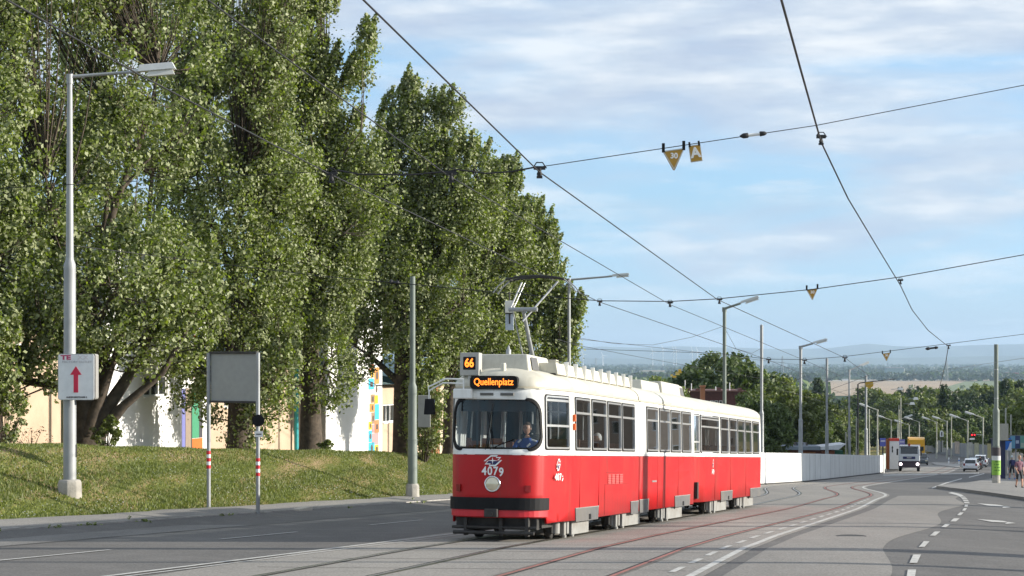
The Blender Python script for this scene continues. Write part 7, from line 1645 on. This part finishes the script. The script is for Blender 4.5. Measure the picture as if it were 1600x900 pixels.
f1 = (proto('x', 15, 13, M['leafd'], 51, 260, 26, .62, GT2), 15); f2_ = (proto('x', 15, 12, M['leaf2'], 52, 260, 26, .62, GT2), 15); f3 = (proto('x', 14, 13, M['leaf3'], 53, 260, 26, .6, GT2), 14); f4 = (proto('x', 18, 3.4, M['leafd'], 54, 170, 26, .6, GT2, 'col'), 18)
prof_c = [(1285, 632), (1300, 628), (1320, 618), (1350, 612), (1372, 603), (1400, 610), (1425, 600), (1450, 603), (1466, 609), (1480, 634), (1490, 612), (1505, 606), (1530, 600), (1545, 596), (1565, 603), (1600, 592), (1680, 592)]
pu = [p[0] for p in prof_c]; pv = [p[1] for p in prof_c]; rr3 = random.Random(3)
words = ['dark', 'mid green', 'pale green']
cnt = {}
def far_label(k, row, u):
    z = 'left of the pylon sign' if u < 1385 else 'above the trucks' if u < 1450 else 'above the board fence' if u < 1550 else 'around the poster pole'
    key = (k, row, z); cnt[key] = cnt.get(key, 0)+1
    nth = ['first', 'second', 'third', 'fourth', 'fifth', 'sixth', 'seventh', 'eighth'][cnt[key]-1]
    return '%s %s tree from the left in the %s row %s' % (nth, words[k], ['rear', 'third', 'second', 'front'][row], z)
for row, (Y, dv, step) in enumerate(((640, 0, 15), (540, 14, 17), (450, 34, 19), (385, 56, 24))):
    u = 1286+row*5
    while u < 1668:
        v = np.interp(u, pu, pv)+dv+rr3.uniform(-3, 6)
        k = rr3.choices([0, 1, 2], [5, 3, 3])[0] if not (1545 < u or 1440 < u < 1475) else 2
        place([f1, f2_, f3][k], used, u, v, Y+rr3.uniform(-25, 25), far_label(k, row, u), wide=rr3.uniform(.85, 1.2))
        u += step*rr3.uniform(.7, 1.3)
for u, v, Y, lb_ in ((1279, 591, 560, 'slim dark cypress-like tree against the tan field, left'), (1476, 601, 520, 'slim dark tree in the dip of the wood'), (1570, 592, 560, 'slim dark tree right of the poster pole'), (1594, 594, 560, 'slim dark tree at the right edge of the wood')): place(f4, used, u, v, Y, lb_)
for u, v, Y, lb_ in ((940, 606, 200, 'pale shrubs above the resistor row, left'), (985, 600, 230, 'shrub above the tram joint'), (1015, 602, 215, 'light green shrub left of the red building roof line'), (1038, 606, 185, 'yellowish shrub on the red building'), (1010, 590, 330, 'hazy bush far behind the tram joint')): place(a2, used, u, v, Y, lb_, wide=1.1)
# trees right of the frame's right edge near the stop
for u, v, Y, lb_ in ((1625, 620, 205, 'tree just beyond the right edge by the stop'),): place(a2, used, u, v, Y, lb_)

# far woods on the plain: strips that read as one mass
def strip(name, Y, u0, u1, vt_, n, m, seed, per=12, depth=150, gap=0.25):
    r = np.random.default_rng(seed); H = ((HOR-vt_)/FOC*Y+60); u = r.random(n)*(u1-u0)+u0; keep = (np.sin(u*0.045+seed)+np.sin(u*0.013+seed*2)) > -2+gap*4; u = u[keep]
    X = (u-800)/FOC*Y; YY = Y+r.random(len(u))*depth; z = -60+H*(0.25+0.55*r.random(len(u))); c = np.stack([X, YY, z], 1)
    struct(link(name, leaf_mesh(name, c, np.tile(np.array([[H*.55, H*.5, H*.32]]), (len(c), 1)), per, H*.42, m, seed)), 'stuff')
strip('far_wood', 2300, 880, 1300, 600, 240, M['leaf2'], 61, 22, 260, .42); strip('far_wood', 4700, 880, 1280, 583, 700, M['leafd'], 62, 12, 300, .05); strip('far_wood', 5300, 1050, 1700, 583, 700, M['leafd'], 63, 12, 400, .3); strip('far_wood', 6400, 1300, 1700, 580, 500, M['leafd'], 64, 12, 600, .3); strip('far_wood', 7800, 860, 1700, 575, 900, M['leafd'], 65, 10, 900, .2); strip('far_wood', 10500, 860, 1700, 571.5, 900, M['leafd'], 66, 9, 1500, .2); strip('far_wood', 14500, 860, 1700, 569, 900, M['leafd'], 67, 8, 2500, .15); strip('far_wood', 3300, 900, 1180, 592, 400, M['leaf2'], 68, 14, 300, .2); strip('far_wood', 3400, 1440, 1700, 604, 90, M['leaf2'], 69, 14, 200, .5)
# fields
def field(name, pts, c, lift=0.8):
    m = MB(); q = []
    for u, v in pts: Y = FOC*60/(v-HOR); q.append((*at(u, v, Y).xy, -60+lift))
    m.add(q, [tuple(range(len(q)))]); struct(m.build(name, mat(name+'_%d' % pts[0][0], c, 1, var=.12, scale=.01)))
field('field', [(1150, 620), (1520, 618), (1505, 596.5), (1440, 595.5), (1300, 597), (1262, 603)], (0.36, 0.26, 0.155))
field('field', [(1285, 597), (1520, 596), (1700, 592), (1700, 590), (1460, 591.5), (1300, 594.5)], (0.42, 0.34, 0.22), 1.0)
field('field', [(1455, 612), (1720, 614), (1720, 594.5), (1508, 596.8)], (0.14, 0.17, 0.06), 1.3)
field('field', [(880, 600), (1240, 604), (1250, 597), (880, 592)], (0.12, 0.13, 0.06), .9)
field('far_road', [(1290, 595.8), (1505, 594.8), (1505, 594.1), (1290, 595.1)], (0.6, 0.55, 0.48), 1.6)
field('field', [(880, 590), (1180, 590.5), (1180, 588), (880, 588)], (0.2, 0.2, 0.12), 1.0)
# far buildings, pylons, turbines
def block(u, vb, w, h, c, lb_, roof_=None, nm='far_building', depth=40):
    Y = FOC*60/(vb-HOR); kk = Y/FOC; P = Vector(((u-800)*kk, Y, -60)); t = thing(nm, lb_, 'building', P, 0, 'far buildings on the plain'); m = MB(); m.box(-w/2*kk, w/2*kk, 0, depth, 0, h*kk); m.build('wall', [flat('fb_%d_%d' % (int(c[0]*99), int(c[1]*99)), c)], t)
    if roof_: m = MB(); hh = h*kk; m.prism([(-w/2*kk-1, hh+.01), (w/2*kk+1, hh+.01), (w/2*kk-2, hh*1.7), (-w/2*kk+2, hh*1.7)], -1, depth+1); m.build('roof', [flat('far_roof', roof_)], t)
    else: m = MB(); m.box(-w/2*kk-.5, w/2*kk+.5, -.5, depth+.5, h*kk+.02, h*kk+2); m.build('roof', [flat('far_roof_grey', (.4, .41, .42))], t)
block(1399, 591, 27, 16, (.22, .32, .33), 'large grey-green factory block on the plain'); block(1412.5, 590, 2.4, 14, (.75, .75, .75), 'narrow white tower at the right end of the factory'); block(1391, 575, 5, 3, (.8, .8, .8), 'small white far building above the factory'); block(1409, 573, 12, 2.2, (.85, .85, .85), 'long white far hall above the factory')
block(1376.5, 572.5, 1.6, 4, (.8, .8, .8), 'thin white church tower far left of the factory'); block(1428, 591, 5, 2.6, (.75, .7, .65), 'house with a red roof right of the factory', (.35, .06, .04)); block(1437, 591, 8, 3, (.8, .78, .72), 'pair of white gabled houses with red roofs', (.35, .06, .04)); block(1372, 593, 20, 2, (.5, .55, .6), 'low blue-grey halls at the edge of the tan field'); block(1321, 595, 14, 1.8, (.75, .77, .78), 'low white greenhouse at the field edge')
block(1530, 588, 14, 3, (.28, .14, .12), 'dark red housing row on the right, nearer end', (.28, .07, .05)); block(1583, 589, 18, 4, (.22, .12, .11), 'dark red housing row at the right edge', (.25, .06, .05)); block(1556, 587, 12, 3, (.3, .25, .24), 'grey housing row between the two red ones', (.25, .08, .06))
block(967, 569.5, 16, 1.6, (.8, .8, .8), 'long white hall far beyond the tram roof'); block(1074, 566.5, 10, 1.4, (.75, .75, .75), 'small white hall beyond the turbines'); block(1230, 588, 12, 1.6, (.7, .72, .74), 'white hall right of the lattice mast'); block(932, 594, 26, 4.5, (.03, .03, .035), 'dark block just above the resistor row'); block(1500, 572, 3, 2, (.75, .75, .75), 'tiny white house far out on the right')
GW2 = 'wind turbines on the plain'; tpr = None
for i, (u, vt_) in enumerate(((911, 553), (942, 555), (1020, 549), (1036, 545.5), (1053, 547.5), (1057, 547.5), (1082, 548), (1090, 548), (1111, 549.5), (1147, 549))):
    Y = 13500; X = (u-800)/FOC*Y; H = (HOR-vt_)/FOC*Y+60; lb_ = ['leftmost wind turbine, faint beside the pole', 'second wind turbine from the left, faint and low', 'third wind turbine from the left', 'tallest wind turbine, above the resistor row end', 'left one of the closely set pair of turbines', 'right one of the closely set pair of turbines', 'wind turbine left of the dark tree', 'wind turbine close to the dark tree top', 'wind turbine just over the dark tree', 'rightmost wind turbine, by the lamp pole'][i]
    if tpr is None:
        tpr = thing('wind_turbine', lb_, 'wind turbine', (X, Y, -60), 0, GW2); m = MB(); m.lathe([(3.4, 0), (2.0, 120)], 10); m.build('tower', [M['wpaint']], tpr); m = MB(); m.box(-3, 3, -6, 6, 119, 124); m.build('nacelle', [M['wpaint']], tpr)
        for k in range(3):
            a = R_(90+120*k+20); m = MB(); m.tube([(0, -6, 121), (math.cos(a)*14, -6.2, 121+math.sin(a)*14), (math.cos(a)*38, -6, 121+math.sin(a)*38)], [1.6, 2.0, .5], 6); m.build('blade', [M['wpaint']], tpr)
        tpr.scale = (1, 1, H/124)
    else: o = dup(tpr, (X, Y, -60), 0, lb_); o.scale = (1, 1, H/124)
def mast(u, vt_, vb, w, lb_):
    Y = FOC*60/(vb-HOR); kk = Y/FOC; H = (vb-vt_)*kk; t = thing('lattice_mast', lb_, 'pylon', ((u-800)*kk, Y, -60), 0, 'power pylons on the plain'); m = MB(); wb = w*kk; q = .22*kk
    for sx__ in (-1, 1):
        for sy in (-1, 1): m.tube([(sx__*wb/2, sy*wb/2, 0), (sx__*wb*.1, sy*wb*.1, H)], q, 4, 0, False)
    for k in range(7):
        f0_, f1_ = 1-.8*k/7, 1-.8*(k+1)/7; m.tube([(-wb/2*f0_, -wb/2*f0_, H*k/7), (wb/2*f1_, -wb/2*f1_, H*(k+1)/7)], q*.7, 4, 0, False); m.tube([(wb/2*f0_, -wb/2*f0_, H*k/7), (-wb/2*f1_, -wb/2*f1_, H*(k+1)/7)], q*.7, 4, 0, False)
    m.build('lattice', [M['galv']], t); m = MB()
    for z, l in ((.72, 1.0), (.86, .8)): m.tube([(-wb*l, 0, H*z), (wb*l, 0, H*z)], q, 4, 0)
    m.build('crossarm', [M['galv']], t)
mast(1222.5, 556, 592, 5, 'lattice power pylon on the plain, left of the tan field'); mast(931, 559, 584, 4, 'small lattice pylon just above the tram roof'); mast(1479, 560, 596, 5, 'lattice pylon over the tan field')
# hills at the horizon
def ridge(name, Y, pts, c, seed, rough):
    r = np.random.default_rng(seed); us = np.arange(300, 2000, 6.0); v = np.interp(us, [p[0] for p in pts], [p[1] for p in pts]); nz = np.cumsum(r.normal(size=len(us)))*rough*.15; nz -= np.convolve(nz, np.ones(25)/25, 'same'); v = v+nz
    V = []; F = []; n = len(us)
    for row, (dy, k) in enumerate(((-2500, 0), (-1400, .45), (-600, .8), (0, 1), (1500, .5), (3000, 0))):
        for u_, vv in zip(us, v): H = (HOR-vv)/FOC*Y+60; V.append(((u_-800)/FOC*Y, Y+dy+200*math.sin(u_*.05+row), -62+H*k*(1+.08*math.sin(u_*.11+row*2) if 0 < row < 3 else 1)))
    for j in range(5):
        for i in range(n-1): F.append((j*n+i, j*n+i+1, (j+1)*n+i+1, (j+1)*n+i))
    me = bpy.data.meshes.new(name); me.from_pydata(V, [], F); me.materials.append(mat(name+'_m', c, 1, var=.15, scale=.0006)); me.polygons.foreach_set('use_smooth', [True]*len(F)); struct(link(name, me))
ridge('hills', 27000, [(300, 550), (850, 547), (940, 541), (1000, 543), (1060, 541), (1150, 543), (1220, 545), (1290, 544), (1335, 539), (1362, 536.5), (1400, 541), (1460, 541), (1520, 539.5), (1600, 537), (1700, 536), (2000, 540)], (.06, .09, .05), 5, .6)
ridge('low_hills', 20500, [(300, 560), (900, 559), (1060, 561), (1200, 557), (1400, 559), (1600, 555), (2000, 556)], (.06, .09, .05), 6, .4)
# ------------------------------------------------------------------ haze
hz = MB(); hz.box(-16000, 19000, -160, 31500, -66, 420); ho = hz.build('haze', [bpy.data.materials.new('haze')]); struct(ho, 'stuff')
mh = ho.data.materials[0]; mh.use_nodes = True; t = mh.node_tree; t.nodes.clear(); o_ = N(t, 'ShaderNodeOutputMaterial'); pv_ = N(t, 'ShaderNodeVolumePrincipled'); pv_.inputs['Density'].default_value = 4.6e-5; pv_.inputs['Color'].default_value = (0.58, 0.78, 1.0, 1); pv_.inputs['Anisotropy'].default_value = 0.0
t.links.new(pv_.outputs[0], o_.inputs['Volume'])
